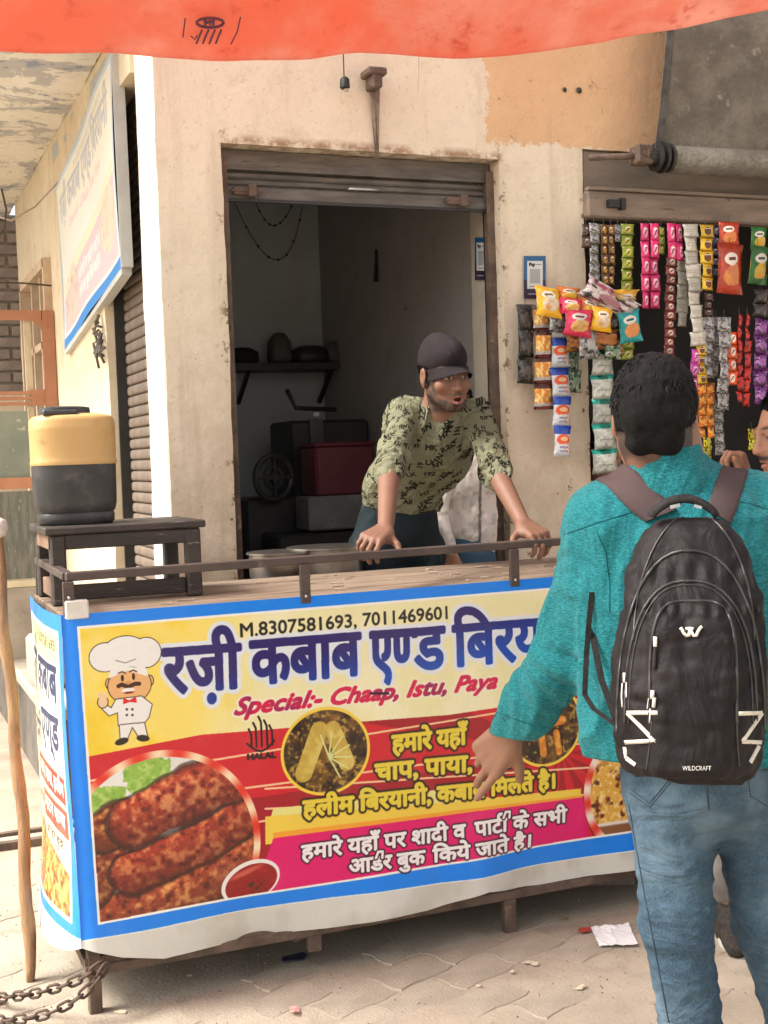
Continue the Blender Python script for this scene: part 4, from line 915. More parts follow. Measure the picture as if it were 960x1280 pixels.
# ------------------------------------------------------------------ orange tarpaulin over the street
EDGE = [(onY(px, py, 3.4).x, onY(px, py, 3.4).z) for px, py in ((-260, 50), (0, 60), (60, 63), (120, 62), (190, 68), (230, 70), (270, 74), (330, 73), (385, 72), (440, 63), (500, 67), (560, 71), (610, 69), (680, 61), (750, 50), (850, 32), (960, 10), (1100, -30))]
ex, ez = [e[0] for e in EDGE], [e[1] for e in EDGE]; ex = [-1.2] + ex + [6.5]; ez = [ez[0] - .1] + ez + [ez[-1] + .9]
n1, n2 = 150, 60; X = np.linspace(-1.2, 6.0, n1)[:, None] * np.ones((1, n2)); Tt = (np.linspace(0, 1, n2) ** 1.5)[None, :] * np.ones((n1, 1)); Yt = 3.4 - .95 * Tt
Ze = np.interp(X, ex, ez); Zf = np.interp(X, [-1.2, 6.0], [2.72, 3.3]); w = np.exp(-Tt * 2.2); Zt = Ze * w + (Zf + .12 * Tt) * (1 - w)
P = np.stack([X, Yt, 0 * X], -1); Zt = Zt + (1 - w * .95) * fbm(P * np.array([1.0, .5, 1]), 1.6, 3) * .03 + .014 * np.clip(Tt * 8, 0, 1) * np.exp(-np.abs(fbm(P * np.array([1, 1.6, 1]), 3.5, 3, 5)) / .1) + .006 * fbm(P, 7, 2); Zt[:, 0] -= .006
I = np.arange(n1 * n2).reshape(n1, n2); Q = np.stack([I[:-1, :-1], I[1:, :-1], I[1:, 1:], I[:-1, 1:]], -1).reshape(-1, 4)
tp = empty('orange_tarpaulin', (1.5, 3.4, 2.65), label='large orange tarpaulin stretched overhead across the street', cat='tarpaulin')
m_tarp = orange_tarp_mat(); mesh_obj('tarpaulin_sheet', np.stack([X, Yt, Zt], -1).reshape(-1, 3), Q, m_tarp, tp)
def tarp_pt(px, py):
    d = ray(px, py)
    for t in np.linspace(2.0, 4.2, 1200) / d[1]:
        p = EYE + d * t; u = (3.4 - p[1]) / .95
        if u < 0: continue
        i = np.clip((p[0] + 1.2) / 7.2 * (n1 - 1), 0, n1 - 1); j = np.clip(max(u, 0) ** (1 / 1.5) * (n2 - 1), 0, n2 - 1); z = Zt[int(i), int(j)]
        if p[2] <= z + .004 and d[2] > 0 and abs(p[2] - z) < .012: return Vector(p) + Vector((0, -.004, -.004))
    return None
b = B()
def tl(pts, w=.004):
    q = [tarp_pt(*p) for p in pts]; q = [x for x in q if x is not None]
    if len(q) > 1: b.tube(q, w, 5)
tl([(262 + 17 * math.cos(a), 27 + 6 * math.sin(a)) for a in np.linspace(0, 2 * math.pi, 14)]); tl([(256, 24), (256, 30)]); tl([(254, 27), (268, 26)]); tl([(266, 23), (266, 31)]); tl([(262, 24), (262, 30)], .003)
for k in range(4): tl([(266 + k * 8 - 14, 36), (262 + k * 8 - 14, 45), (259 + k * 8 - 14, 53)], .003)
tl([(300, 20), (296, 38), (288, 54)], .002); tl([(231, 22), (228, 45)], .002); tl([(238, 44), (243, 48), (246, 43)], .002)
b.build('printed_mark', M('dark_violet_ink', (.14, .04, .07), None, 5), tp)
# small fittings on the lintel
lm = empty('wall_lamp_bracket', (1.81, 4.5, 2.85), label='rusty wall bracket with a drip stain above the doorway', cat='bracket')
b = B(); p0 = onY(467, 92, 4.44); b.box(p0, (.075, .09, .028), bev=.006); b.box(p0 + Vector((0, .0, -.035)), (.04, .08, .05), bev=.006); b.build('bracket_plate', m_rust, lm)
b = B(); 
for k in range(6): b.tube([onY(463 + k * 2, 98, 4.47), onY(466 + k * 1.2, 140 + 6 * (k % 3), 4.478), onY(469 + .8 * k, 178 + 10 * ((k * 7) % 3), 4.492)], [.007, .006, .002], 6)
b.build('drip_crust', M('rust_drips', (.17, .12, .09), (.30, .24, .18), 20), lm, True)
b = B(); b.tube([onY(466, 150, 4.483), onY(470, 192, 4.49), onY(469, 199, 4.49)], .003, 5); b.build('loose_wire', m_string, lm)
q = empty('bulb_holder', onY(431, 100, 4.44), label='black bulb holder hanging on a short cord above the doorway', cat='bulb holder')
b = B(); b.tube([onY(429, 62, 4.46), onY(430, 95, 4.445)], .0025, 6); b.build('cord', m_string, q); b = B(); c0 = onY(431, 104, 4.44); b.lathe([(.010, .022), (.017, .014), (.019, -.016), (.013, -.022)], c0, 14); b.build('socket', m_dark, q, auto=40)
b = B(); c1 = onY(433, 112, 4.435); b.box(c1, (.016, .012, .012)); b.build('contact_tab', M('cream_plastic', (.6, .5, .36)), q)
b = B(); b.tube([onY(523, 66, 4.45), onY(523, 90, 4.448), onY(522, 113, 4.446)], .0028, 6); tag(b.build('ceiling_string', M('pale_cord', (.5, .42, .33)), None), 'short pale cord hanging beside the rusty bracket', 'cord')
for k, (px, py, r) in enumerate(((706, 112, .010), (724, 113, .013))): 
    b = B(); b.lathe([(r, 0), (r * .8, .002), (r * .3, .006)], (0, 0, 0), 9); o = b.build('wall_plug', m_dark, None); o.location = onY(px, py, 4.492); o.rotation_euler = (math.pi / 2, 0, 0); tag(o, ('smaller' if k == 0 else 'larger') + ' dark plug hole in the ochre wall above the pier', 'wall plug')
# payment stickers (the code itself left out)
def sticker(px0, py0, px1, py1, loc_fn, lab):
    cv = Canvas(100, 170, (.12, .36, .55), 1.0); cv.put(cv.poly([(14, 20), (86, 20), (86, 132), (14, 132)]), (.85, .86, .85)); cv.put(cv.poly([(0, 95), (14, 95), (14, 170), (0, 170)]), (.14, .08, .24)); cv.put(cv.poly([(86, 95), (100, 95), (100, 170), (86, 170)]), (.14, .08, .24)); cv.put(cv.poly([(0, 132), (100, 132), (100, 170), (0, 170)]), (.14, .08, .24))
    cv.put(cv.text('Pay', (24, 40), (50, 40), 12, 1.5), (.1, .1, .1)); cv.put(cv.seg((56, 34), (78, 34), 3), (.4, .4, .4)); cv.put(cv.seg((24, 122), (76, 122), 3), (.5, .5, .5)); cv.put(cv.seg((20, 152), (70, 152), 5), (.6, .6, .65)); cv.put(cv.poly([(26, 52), (74, 52), (74, 110), (26, 110)]), (.66, .67, .66))
    m = M_print('sticker_print' + lab[:6].strip(), cv.image('sticker_print'), .3, fold=.05); c = [loc_fn(px0, py1), loc_fn(px1, py1), loc_fn(px1, py0), loc_fn(px0, py0)]
    e = (c[1] - c[0]).normalized(); up_ = (c[3] - c[0]).normalized(); nn = e.cross(up_) * -.0015
    V = [p - nn for p in c] + [p + nn for p in c]; o = mesh_obj('payment_sticker', V, [(0, 1, 2, 3), (7, 6, 5, 4), (0, 4, 5, 1), (1, 5, 6, 2), (2, 6, 7, 3), (3, 7, 4, 0)], m, None, False, uv=[(0, 0), (1, 0), (1, 1), (0, 1)] * 2)
    tag(o, lab, 'sticker')
sticker(655, 320, 682, 373, lambda a, b: onY(a, b, 4.489), 'blue edged payment sticker on the cream pier above the snack packs')
sticker(594, 297, 609, 350, lambda a, b: onX(a, b, 2.360), 'tall narrow payment sticker on the inner door jamb')
# ------------------------------------------------------------------ inside the room
sh = empty('wall_shelf', (1.5, 6.5, 1.9), label='dark shelf on the back wall loaded with dusty lumps', cat='shelf')
zs = onY(350, 459, 6.55).z; x0, x1 = onY(284, 458, 6.55).x, onY(432, 458, 6.55).x
b = B(); b.box(((x0 + x1) / 2, 6.6, zs), (x1 - x0, .26, .035)); b.build('board', m_dark, sh)
for x in (x0 + .1, x1 - .1): B().span((x, 6.72, zs - .18), (x, 6.5, zs - .02), .02, .02).build('bracket', m_dark, sh)
def lump(name, c, r, m, lab, cat, seed=0, sq=2.6):
    R = np.random.default_rng(seed); b = B(); b.lathe([(r[0] * .8, 0), (r[0], r[2] * .15), (r[0] * (.9 + .1 * R.random()), r[2] * .7), (r[0] * .5, r[2] * .95), (r[0] * .1, r[2])], c, 20, sq, 1, r[1] / r[0])
    tag(b.build(name, m, None, True), lab, cat)
m_tin = M('dark_tin', (.10, .09, .085), (.06, .055, .05), 6, .6)
lump('cloth_bundle', (x0 + .09, 6.58, zs + .018), (.09, .09, .09), m_black, 'slumped dark bundle at the near end of the wall shelf', 'bundle', 1)
lump('storage_tin', (x0 + .30, 6.58, zs + .018), (.06, .06, .17), m_tin, 'upright pale-topped tin standing in the middle of the wall shelf', 'tin', 2, 5)
lump('cloth_bundle', (x0 + .47, 6.58, zs + .018), (.12, .10, .10), m_dark, 'long low dark bundle beside the upright tin on the shelf', 'bundle', 3)
lump('storage_jar', (x0 + .60, 6.54, zs + .018), (.06, .06, .12), m_tin, 'squat dark jar at the far end of the wall shelf', 'jar', 4)
for k, (pa, sag, lab) in enumerate((([(292, 250), (345, 325), (378, 258)], 0, 'wide dark string garland drooping on the room back wall'), ([(318, 248), (342, 282), (368, 250)], 0, 'smaller inner string garland drooping on the room back wall'), ([(424, 262), (440, 310), (452, 268)], 0, 'thin loose string looped beside the room corner'))):
    a, m_, c = pa; pts = []
    for t in np.linspace(0, 1, 16): pts.append(onY((1 - t) ** 2 * a[0] + 2 * t * (1 - t) * (2 * m_[0] - (a[0] + c[0]) / 2) + t * t * c[0], (1 - t) ** 2 * a[1] + 2 * t * (1 - t) * (2 * m_[1] - (a[1] + c[1]) / 2) + t * t * c[1], 6.70))
    b = B(); b.tube(pts, .0022, 5)
    for p in pts[::2]: b.box(p, (.009, .006, .012))
    tag(b.build('string_garland', m_black, None), lab, 'garland')
b = B(); b.tube([onX(470, 312, 2.405), onX(470, 352, 2.402)], [.006, .012], 8); tag(b.build('hanging_brush', m_black, None), 'thin dark brush hanging on the side wall of the room', 'brush')
b = B(); b.box(onX(508, 383, 2.41), (.012, .03, .02)); tag(b.build('wall_hook', m_silver, None), 'tiny bright hook on the side wall behind the cap', 'hook')
# stove on a stand, red crate, poster, pots
st = empty('gas_stove_stand', (1.55, 6.1, .4), label='blackened cooking stand with a hood and round burner in the room', cat='stove')
b = B(); b.box(onY(340, 690, 6.1) * 1.0, (.36, .40, .55), bev=.01); b.build('cabinet', m_dark, st)
c0 = onY(400, 585, 6.2); b = B(); b.box(c0 + Vector((0, 0, -.02)), (.42, .34, .52), bev=.015); b.build('hood', m_dark, st)
b = B(); b.tube([onY(358, 487, 6.05), onY(370, 510, 6.05), onY(420, 512, 6.05)], .012, 8); b.build('pipe_arm', m_dark, st, True)
c1 = onY(342, 597, 5.85); b = B(); b.tube([(.105 * math.cos(a), .105 * math.sin(a), 0) for a in np.linspace(0, 2 * math.pi, 25)[:-1]], .014, 8, closed=True); b.tube([(.05 * math.cos(a), .05 * math.sin(a), 0) for a in np.linspace(0, 2 * math.pi, 19)[:-1]], .010, 8, closed=True); b.box((0, 0, .01), (.22, .016, .012)); b.box((0, 0, .01), (.016, .22, .012)); b.lathe([(.02, -.02), (.03, 0), (.02, .02)], (0, 0, 0), 12); o = b.build('round_burner', M('sooty_iron', (.05, .045, .04), (.03, .03, .03), 8, .4), st, world=False, auto=40); o.location = c1 - Vector((1.55, 6.1, .4)); o.rotation_euler = (math.pi / 2, 0, .3)
b = B(); b.box(onY(395, 518, 6.0), (.03, .01, .02)); b.build('catch', m_silver, st); b = B(); b.box(onY(395, 540, 6.02), (.07, .02, .13)); b.build('plate', m_tin, st)
cr = empty('red_crate', onY(420, 590, 5.8), label='dark red plastic box behind the leaning vendor', cat='crate')
c2 = onY(422, 588, 5.8); b = B(); b.box(c2, (.30, .22, .24), bev=.012); b.build('box', m_redcrate, cr); b = B(); b.box(c2 + Vector((0, 0, .125)), (.32, .24, .022), bev=.008); b.build('rim', m_redcrate, cr)
b = B(); c3 = onY(415, 640, 5.75); b.box(c3, (.30, .2, .16), bev=.008); tag(b.build('grey_carton', M('grubby_grey_card', (.20, .20, .19), (.14, .14, .13), 6, .9, spots=(.05, .05, .05), spot_scale=16), None), 'grey stained carton under the dark red box', 'carton')
b = B(); b.box(c3 + Vector((0, .04, -.40)), (.62, .34, .62), bev=.01); tag(b.build('low_bench', m_dark, None), 'black low bench carrying the grey carton in the room', 'bench')
for k, (px, py, r, h, lab) in enumerate(((352, 722, .11, .10, 'dark-sided aluminium pot behind the cart rail, nearer the pillar'), (409, 722, .13, .12, 'brighter aluminium pot with a rim behind the cart rail post'))):
    pt = empty('cooking_pot', onY(px, py + 4, 4.25), label=lab, cat='pot', group='cooking pots behind the cart'); p = pt.location
    b = B(); b.lathe([(r * .85, 0), (r, .02), (r, h), (r * .97, h), (r * .95, .03), (.01, .025)], p, 32); b.build('pot_body', M('brushed_aluminium', (.30, .27, .24), (.2, .18, .16), 6, .3, 30, .1, metal=.9), pt, auto=40)
    b = B(); b.lathe([(r * .99, h - .006), (r * 1.08, h - .003), (r * 1.08, h + .003), (r * .99, h + .004)], p, 32); b.build('rim', MATS['brushed_aluminium'], pt, auto=40)
zp = onY(352, 726, 4.25).z; b = B(); b.box((1.37, 4.27, zp - .02), (.50, .28, .03), bev=.004)
for x in (1.14, 1.60):
    for y in (4.15, 4.39): b.span((x, y, 0), (x, y, zp - .035), .03, .03)
tag(b.build('pot_stand', m_dark, None), 'low dark stand carrying the two pots behind the cart', 'stand')
b = B(); b.box((2.1, 4.31, .197), (.92, .34, .394), bev=.01); tag(b.build('door_step', m_conc, None), 'concrete step below the doorway where the vendor stands', 'step')
# ------------------------------------------------------------------ the food cart
cart = empty('food_cart', (1.5, 3.75, 0), label='blue bordered kebab food cart wrapped in a yellow and red printed banner', cat='food cart')
FI, SDI = draw_front(), draw_side()
m_front = M_print('front_banner_print', FI, .38, coat=.15, fold=.12, dirt=.1); m_sideb = M_print('side_banner_print', SDI, .38, coat=.15, fold=.2, dirt=.2)
m_white_pvc = M('white_banner_back', (.74, .74, .71), (.62, .60, .55), 5, .5, 40, .2)
def sheet(name, m, P, UV, shape, thick=.002):
    n1, n2 = shape; I = np.arange(n1 * n2).reshape(n1, n2); Q = np.stack([I[:-1, :-1], I[1:, :-1], I[1:, 1:], I[:-1, 1:]], -1).reshape(-1, 4)
    return mesh_obj(name, P.reshape(-1, 3), Q, m, cart, uv=UV.reshape(-1, 2))
n1, n2 = 330, 130
ux = np.linspace(0, 1, n1)[:, None] * np.ones((1, n2)); uz = np.linspace(0, 1, n2)[None, :] * np.ones((n1, 1))
X = BX0 + (BX1 - BX0) * ux; Z = BZ0 + (BZ1 - BZ0) * uz
hem_low = np.interp(X[:, 0], [BX0, .50, .58, .70, 1.2, 1.5, 1.62, 1.70, 1.78, 1.9, 2.2, 2.62], [.205, .195, .165, .135, .135, .14, .155, .165, .15, .14, .145, .15])[:, None]
Z = hem_low + (BZ1 - hem_low) * uz; lowness = np.clip(1 - (Z - .13) / .28, 0, 1)
P3 = np.stack([X * .8, Z * .5, 0 * X], -1); tension = fbm(np.stack([X * 1.2 + Z * 1.5, Z * .35 - X * .2, 0 * X], -1), 3.0, 3)
Yb = BY - .006 + .004 * tension + lowness ** 1.5 * (.022 * np.sin(X * 7 + 1) + .016 * fbm(P3, 5, 3) + .02) - .035 * lowness * np.exp(-((X - 1.68) / .10) ** 2)
Yb += .010 * np.exp(-((X - BX0) / .02) ** 2); Xb = X + .014 * (1 - uz) * np.exp(-((X - BX0) / .4) ** 2)
sheet('front_banner', m_front, np.stack([Xb, Yb, Z], -1), np.stack([ux, (Z - BZ0) / (BZ1 - BZ0)], -1), (n1, n2))
n1, n2 = 60, 90; uy = np.linspace(0, 1, n1)[:, None] * np.ones((1, n2)); uz = np.linspace(0, 1, n2)[None, :] * np.ones((n1, 1)); Y = 4.11 - (4.11 - BY) * uy
low = .155 + .05 * uy ** 6 + .0 * uy; Z = low + (BZ1 - .003 - low) * uz; bulge = np.sin(np.pi * uy) * (.018 + .02 * (1 - uz)); lown = np.clip(1 - (Z - .15) / .3, 0, 1)
Xs = BX0 - .002 + .014 * (1 - uz) - bulge + .007 * fbm(np.stack([Y * 3, Z * 1.2, 0 * Y], -1), 2.2, 3) - .03 * lown * np.sin(np.pi * uy) ** .5
sheet('side_banner', m_sideb, np.stack([Xs, Y, Z], -1)[::1], np.stack([uy, (Z - .155) / (BZ1 - .155)], -1), (n1, n2))
B().box((2.60, 3.78, .62), (.012, .64, .94)).build('end_panel', m_white_pvc, cart)
# table top of boards, its frame, legs and low rails
for k in range(4): B().box((1.55, 3.535 + k * .165, 1.088 + (k % 2) * .002), (2.13, .160, .022), bev=.003).build('board', m_wood, cart)
m_ply = MATS['worn_board']
b = B(); b.box((1.548, 3.47, 1.055), (2.10, .03, .04)); b.box((1.548, 4.10, 1.055), (2.10, .03, .04)); b.box((.505, 3.78, 1.055), (.03, .6, .04)); b.build('top_frame', m_rust, cart)
for x, y in ((.525, 3.50), (2.56, 3.50), (.525, 4.08), (2.56, 4.08)): B().span((x, y, 0), (x, y, 1.04), .035, .035, (0, 1, 0), bev=.003).build('leg', m_rust, cart)
for x in (1.80, 1.16): B().span((x, 3.50, 0 if x > 1.5 else .06), (x, 3.50, .2), .04, .03, (0, 1, 0), bev=.003).build('leg', m_rust, cart)
b = B(); b.box((1.55, 3.497, .125), (2.1, .035, .03), bev=.003); b.box((1.55, 3.488, .145), (2.1, .005, .03)); b.build('lower_rail', m_rust, cart)
b = B(); b.box((.52, 3.79, .125), (.03, .6, .03)); b.box((2.56, 3.79, .125), (.03, .6, .03)); b.box((1.55, 4.08, .125), (2.1, .03, .03)); b.build('lower_rail', m_rust, cart)
B().box((1.55, 3.80, .16), (2.06, .58, .02)).build('bottom_shelf', M('dark_underboard', (.10, .075, .055), (.06, .045, .035), 5, .9), cart)
b = B(); b.box((.515, 3.443, 1.118), (.062, .02, .05), bev=.004); b.build('corner_tape', M('white_tape', (.72, .70, .65), (.6, .56, .5), 20), cart)
# hand rail on short posts
rl = B(); zr = onY(380, 694, 3.462).z; zr0, zr1 = onY(84, 721, 3.462).z, onY(640, 681, 3.462).z
def rz(x): return zr0 + (zr1 - zr0) * (x - .5) / (1.86 - .5)
rl.span((.492, 3.462, rz(.492)), (2.60, 3.462, rz(2.6)), .030, .024, bev=.003); rl.build('front_rail', m_steel, cart)
B().span((.50, 3.478, rz(.5)), (.505, 4.09, rz(.5) + .004), .030, .022, bev=.003).build('side_rail', m_steel, cart)
for px, w in ((84, .030), (380, .030), (642, .032)):
    x = onY(px, 715, 3.45).x; B().span((x, 3.446, 1.085 if px > 90 else 1.10), (x, 3.446, rz(x) - .012), w, .012, (0, 1, 0), bev=.002).build('rail_post', m_steel, cart)
B().span((.505, 4.085, 1.10), (.505, 4.085, rz(.5)), .03, .012, (0, 1, 0), bev=.002).build('rail_post', m_steel, cart); B().span((2.59, 3.446, 1.09), (2.59, 3.446, rz(2.6)), .03, .012, (0, 1, 0), bev=.002).build('rail_post', m_steel, cart)
b = B()
for px in (84, 380, 642): x = onY(px, 715, 3.45).x; b.lathe([(.005, 0), (.004, .002), (.001, .003)], (0, 0, 0), 8) if False else b.box((x, 3.438, 1.105 if px > 90 else 1.15), (.008, .004, .008), bev=.002)
b.build('bolt_heads', m_silver, cart)
# crumbs and peeling laminate on the top
b = B(); rr = random.Random(6)
for k in range(40):
    x, y = rr.uniform(.75, 2.3), rr.uniform(3.5, 4.05); b.box((x, y, 1.103), (rr.uniform(.006, .05), rr.uniform(.004, .012), .003), np.array(Matrix.Rotation(rr.uniform(-.6, .6), 3, 'Z')))
tag(b.build('crumbs', M('pale_flakes', (.55, .47, .36), (.3, .22, .15), 30), cart), kind='stuff')
# rubble and bricks under the cart
for k, (x, y, sx, sy, sz, rz_) in enumerate(((.95, 3.95, .45, .12, .10, .05), (1.5, 3.98, .5, .12, .11, -.03), (2.1, 3.96, .55, .12, .10, .02), (1.25, 3.8, .22, .10, .07, .4), (2.3, 3.75, .2, .1, .06, -.5))):
    b = B(); b.box((0, 0, sz / 2), (sx, sy, sz), bev=.012); o = b.build('kerb_block', m_conc if k < 3 else m_brick, None, world=False); o.location = (x, y, 0); o.rotation_euler = (0, 0, rz_)
    tag(o, ['long grimy block under the cart near the chained leg', 'long grimy block under the middle of the cart', 'long grimy block under the cart towards the customer', 'loose brick lying crooked under the cart', 'small loose brick under the cart beside the customer'][k], 'block')
# ------------------------------------------------------------------ small stand and water jug on the cart
tz = 1.10
stn = empty('wooden_stand', (.72, 3.9, tz), label='small dark slatted stand on the cart top carrying the water jug', cat='stand')
fy, byy = 3.72, 4.02
def fx(px, Y=fy): return onY(px, 690, Y).x
xl, xr = fx(62), fx(250); zt_ = onY(150, 656, fy).z; za = onY(150, 683, fy).z; m_st = M('dark_stained_wood', (.055, .042, .036), (.035, .028, .025), 5, .55, 40, .3, spots=(.24, .19, .15), spot_scale=18, spot_lo=.60, spot_hi=.72, stretch=(1, 4, 4)); m_st2 = M('rubbed_wood_end', (.30, .19, .12), (.20, .12, .08), 8, .7, 30, .3)
B().box(((xl + xr) / 2, (fy + byy) / 2, zt_ - .008), (xr - xl + .03, byy - fy + .05, .022), bev=.004).build('top_board', m_st, stn)
B().box(((xl + xr) / 2, fy, (zt_ - .02 + za) / 2), (xr - xl, .022, zt_ - .02 - za), bev=.003).build('front_apron', m_st, stn)
B().box(((xl + xr) / 2, byy, (zt_ - .02 + za) / 2 + .01), (xr - xl, .022, zt_ - .04 - za), bev=.003).build('back_apron', m_st, stn)
for x in (xl + .01, xr - .01): B().box((x, (fy + byy) / 2, (zt_ - .02 + za) / 2), (.02, byy - fy - .05, zt_ - .02 - za), bev=.003).build('side_apron', m_st2, stn)
for x in (xl + .022, xr - .022):
    for y in (fy + .003, byy - .003): B().box((x, y, (tz + zt_ - .02) / 2), (.044, .044, zt_ - .02 - tz), bev=.006).build('leg', m_st, stn)
B().box(((xl + xr) / 2, fy + .01, tz + .035), (xr - xl - .09, .02, .045), bev=.003).build('stretcher', m_st, stn)
for x in (xl + .022,): B().box((x, (fy + byy) / 2, tz + .04), (.02, byy - fy - .05, .05), bev=.003).build('side_stretcher', m_st2, stn)
jz = zt_ + .004; jy = 3.87; jx = onY(93, 600, jy).x; jr = (onY(147, 600, jy).x - onY(38, 600, jy).x) / 2 * .97
jug = empty('water_jug', (jx, jy, jz), label='yellow and black insulated water jug with a black lid on the small stand', cat='water jug')
H_ = onY(93, 519, jy).z - jz; hb = onY(93, 580, jy).z - jz; sq = 2.7; kx = .93
b = B(); b.lathe([(jr * .84, 0), (jr * .90, .008), (jr * .91, .03), (jr * .885, .034), (jr * .93, .04), (jr * .97, .06), (jr * .985, hb - .02), (jr * .985, hb)], (jx, jy, jz), 56, sq, 1, .8); b.build('lower_body', M('scuffed_black_plastic', (.028, .028, .030), (.045, .044, .045), 6, .42, 50, .12, spots=(.085, .083, .08), spot_scale=14, spot_lo=.5, spot_hi=.75), jug, auto=50)
b = B(); b.lathe([(jr * 1.0, hb - .002), (jr * 1.015, hb + .004), (jr * 1.0, hb + .012), (jr * .99, hb + .02), (jr * 1.0, hb + .035), (jr * 1.0, H_ - .045), (jr * 1.012, H_ - .040), (jr * 1.0, H_ - .034), (jr * .99, H_ - .018), (jr * .965, H_ - .009), (jr * .90, H_ - .003), (jr * .6, H_ + .004)], (jx, jy, jz), 56, sq, 1, .8); b.build('upper_body', M('grubby_yellow_plastic', (.56, .37, .15), (.50, .32, .12), 4, .45, 60, .12, spots=(.33, .21, .09), spot_scale=16, spot_lo=.56, spot_hi=.74), jug, auto=50)
b = B(); b.lathe([(jr * .60, H_ - .004), (jr * .60, H_ + .012), (jr * .585, H_ + .022), (jr * .4, H_ + .026), (.01, H_ + .026)], (jx - .02, jy, jz), 44, 2.4, 1, .8); b.build('lid', MATS['scuffed_black_plastic'], jug, auto=40)
b = B(); b.box((jx - jr * .35, jy - jr * .52, jz + H_ + .006), (.10, .03, .016), bev=.004); b.build('lid_latch', MATS['scuffed_black_plastic'], jug)

# ------------------------------------------------------------------ stick, chain, litter
s0 = onZ(38, 1229, 0.0); s1 = onY(-2, 640, s0.y + .12)
stt = empty('wooden_pole', s0, label='crooked bamboo pole standing on the ground beside the cart', cat='pole')
pts, rs_ = [], []
for k, t in enumerate(np.linspace(0, 1.25, 40)):
    p = s0.lerp(s1, t) + Vector((.008 * math.sin(t * 5) + .004 * math.sin(t * 23), 0, 0)); pts.append(p); rs_.append((.0185 - .003 * t) * (.62 + .38 * min(1, t * 12)) * (1 + .05 * math.sin(k * 2.4) + (.14 if k % 9 == 4 else 0)))
b = B(); b.tube(pts, rs_, 14); b.build('shaft', M('bamboo_bark', (.37, .22, .11), (.26, .15, .075), 14, .7, 60, .5, spots=(.12, .07, .04), spot_scale=30, stretch=(3, 3, .7)), stt, True)
b = B(); c0 = s0.lerp(s1, 1.0) + Vector((-.0, -.03, -.045)); b.lathe([(.012, -.03), (.03, -.02), (.036, .0), (.03, .022), (.012, .03)], c0 + Vector((-.012, 0, 0)), 14, 2.4); b.build('rag_knot', M('dirty_white_cloth', (.66, .62, .56), (.5, .47, .42), 20, .9, 80, .6), stt, True)
m_chain = M('rusty_chain', (.13, .085, .06), (.07, .05, .04), 40, .75, 120, .4, metal=.3, spots=(.30, .2, .12), spot_scale=60)
b = B(); L_, R_, w_ = .020, .011, .0042; pts = [(L_ * .5 * sx_ + R_ * math.cos(a), R_ * math.sin(a), 0) for sx_, a0 in ((1, -math.pi / 2), (-1, math.pi / 2)) for a in np.linspace(a0, a0 + math.pi, 6)]
b.tube(pts, w_, 7, closed=True); lk = b.build('chain_link', m_chain, None, True, world=False); lme = lk.data; bpy.data.objects.remove(lk)
def chain(p_from, ctrl, p_to, lab):
    root = empty('chain', p_from, label=lab, cat='chain', group='chains on the cart leg'); a, m_, c = Vector(p_from), Vector(ctrl), Vector(p_to)
    P = [a * float((1 - t) ** 2) + m_ * float(2 * t * (1 - t)) + c * float(t * t) for t in np.linspace(0, 1, 200)]; step = L_ + 2 * R_ - 2 * w_ - .001; acc = 0; last = P[0]; k = 0; rr = random.Random(4)
    for i in range(1, len(P)):
        if (P[i] - last).length >= step:
            mid = (last + P[i]) / 2; d = (P[i] - last).normalized(); o = bpy.data.objects.new('chain_link', lme); COL.objects.link(o); o.parent = root
            o.matrix_basis = Matrix.Translation(mid - Vector(p_from)) @ d.to_track_quat('X', 'Z').to_matrix().to_4x4() @ Matrix.Rotation((.35 if k % 2 else 1.6) + rr.uniform(-.25, .25), 4, 'X'); last = P[i]; k += 1
chain(onY(128, 1205, 3.43), onY(75, 1250, 3.4) , onZ(-30, 1247, .012), 'rusty chain fixed at the cart corner, the upper of two running to the kerb side')
chain(onY(134, 1206, 3.425), onY(85, 1290, 3.38), onZ(-30, 1272, .012), 'rusty chain fixed at the cart corner, the lower one lying on the dust')
def flat(name, px, lab, cat, m, z=.012, th=.0015, curl=.006):
    P = [onZ(x, y, z) for x, y in px]; k = len(P); c = sum(P, Vector()) / k; b = B(); R = random.Random(len(lab)); V = [c + Vector((0, 0, curl * .3))] + [p + Vector((0, 0, R.uniform(-.3, 1) * curl)) for p in P]
    V2 = [v - Vector((0, 0, th)) for v in V]; Fc = [(0, 1 + i, 1 + (i + 1) % k) for i in range(k)] + [(k + 1, k + 2 + (i + 1) % k, k + 2 + i) for i in range(k)] + [(1 + i, k + 2 + i, k + 2 + (i + 1) % k, 1 + (i + 1) % k) for i in range(k)]
    b.add([tuple(v) for v in V + V2], Fc); o = b.build(name, m, None, False, loc=c); tag(o, lab, cat); return o
q4 = [onZ(738, 1160, .008), onZ(786, 1156, .008), onZ(799, 1183, .008), (onZ(749, 1184, .008))]; N_ = 14; V, Fc = [], []
for i in range(N_):
    for j in range(N_):
        u, v = i / (N_ - 1), j / (N_ - 1); p = (q4[0] * (1 - u) + q4[1] * u) * (1 - v) + (q4[3] * (1 - u) + q4[2] * u) * v; a = float(fbm(np.array((u, v, 0.)), 3.5, 3, 2)); V.append((p.x + .004 * a, p.y, .009 + .007 * math.exp(-abs(a) / .15) + .012 * max(0, u + v - 1.6)))
for i in range(N_ - 1):
    for j in range(N_ - 1): a = i * N_ + j; Fc.append((a, a + 1, a + N_ + 1, a + N_))
pp = mesh_obj('paper_sheet', V, Fc, m_white, None, False); tag(pp, 'crumpled white paper lying on the dusty paving', 'paper')
flat('red_wrapper', [(723, 1160), (738, 1159), (739, 1164), (724, 1166)], 'small flat red wrapper touching the white paper', 'wrapper', M('faded_red_foil', (.48, .07, .05), (.35, .05, .04), 20, .5))
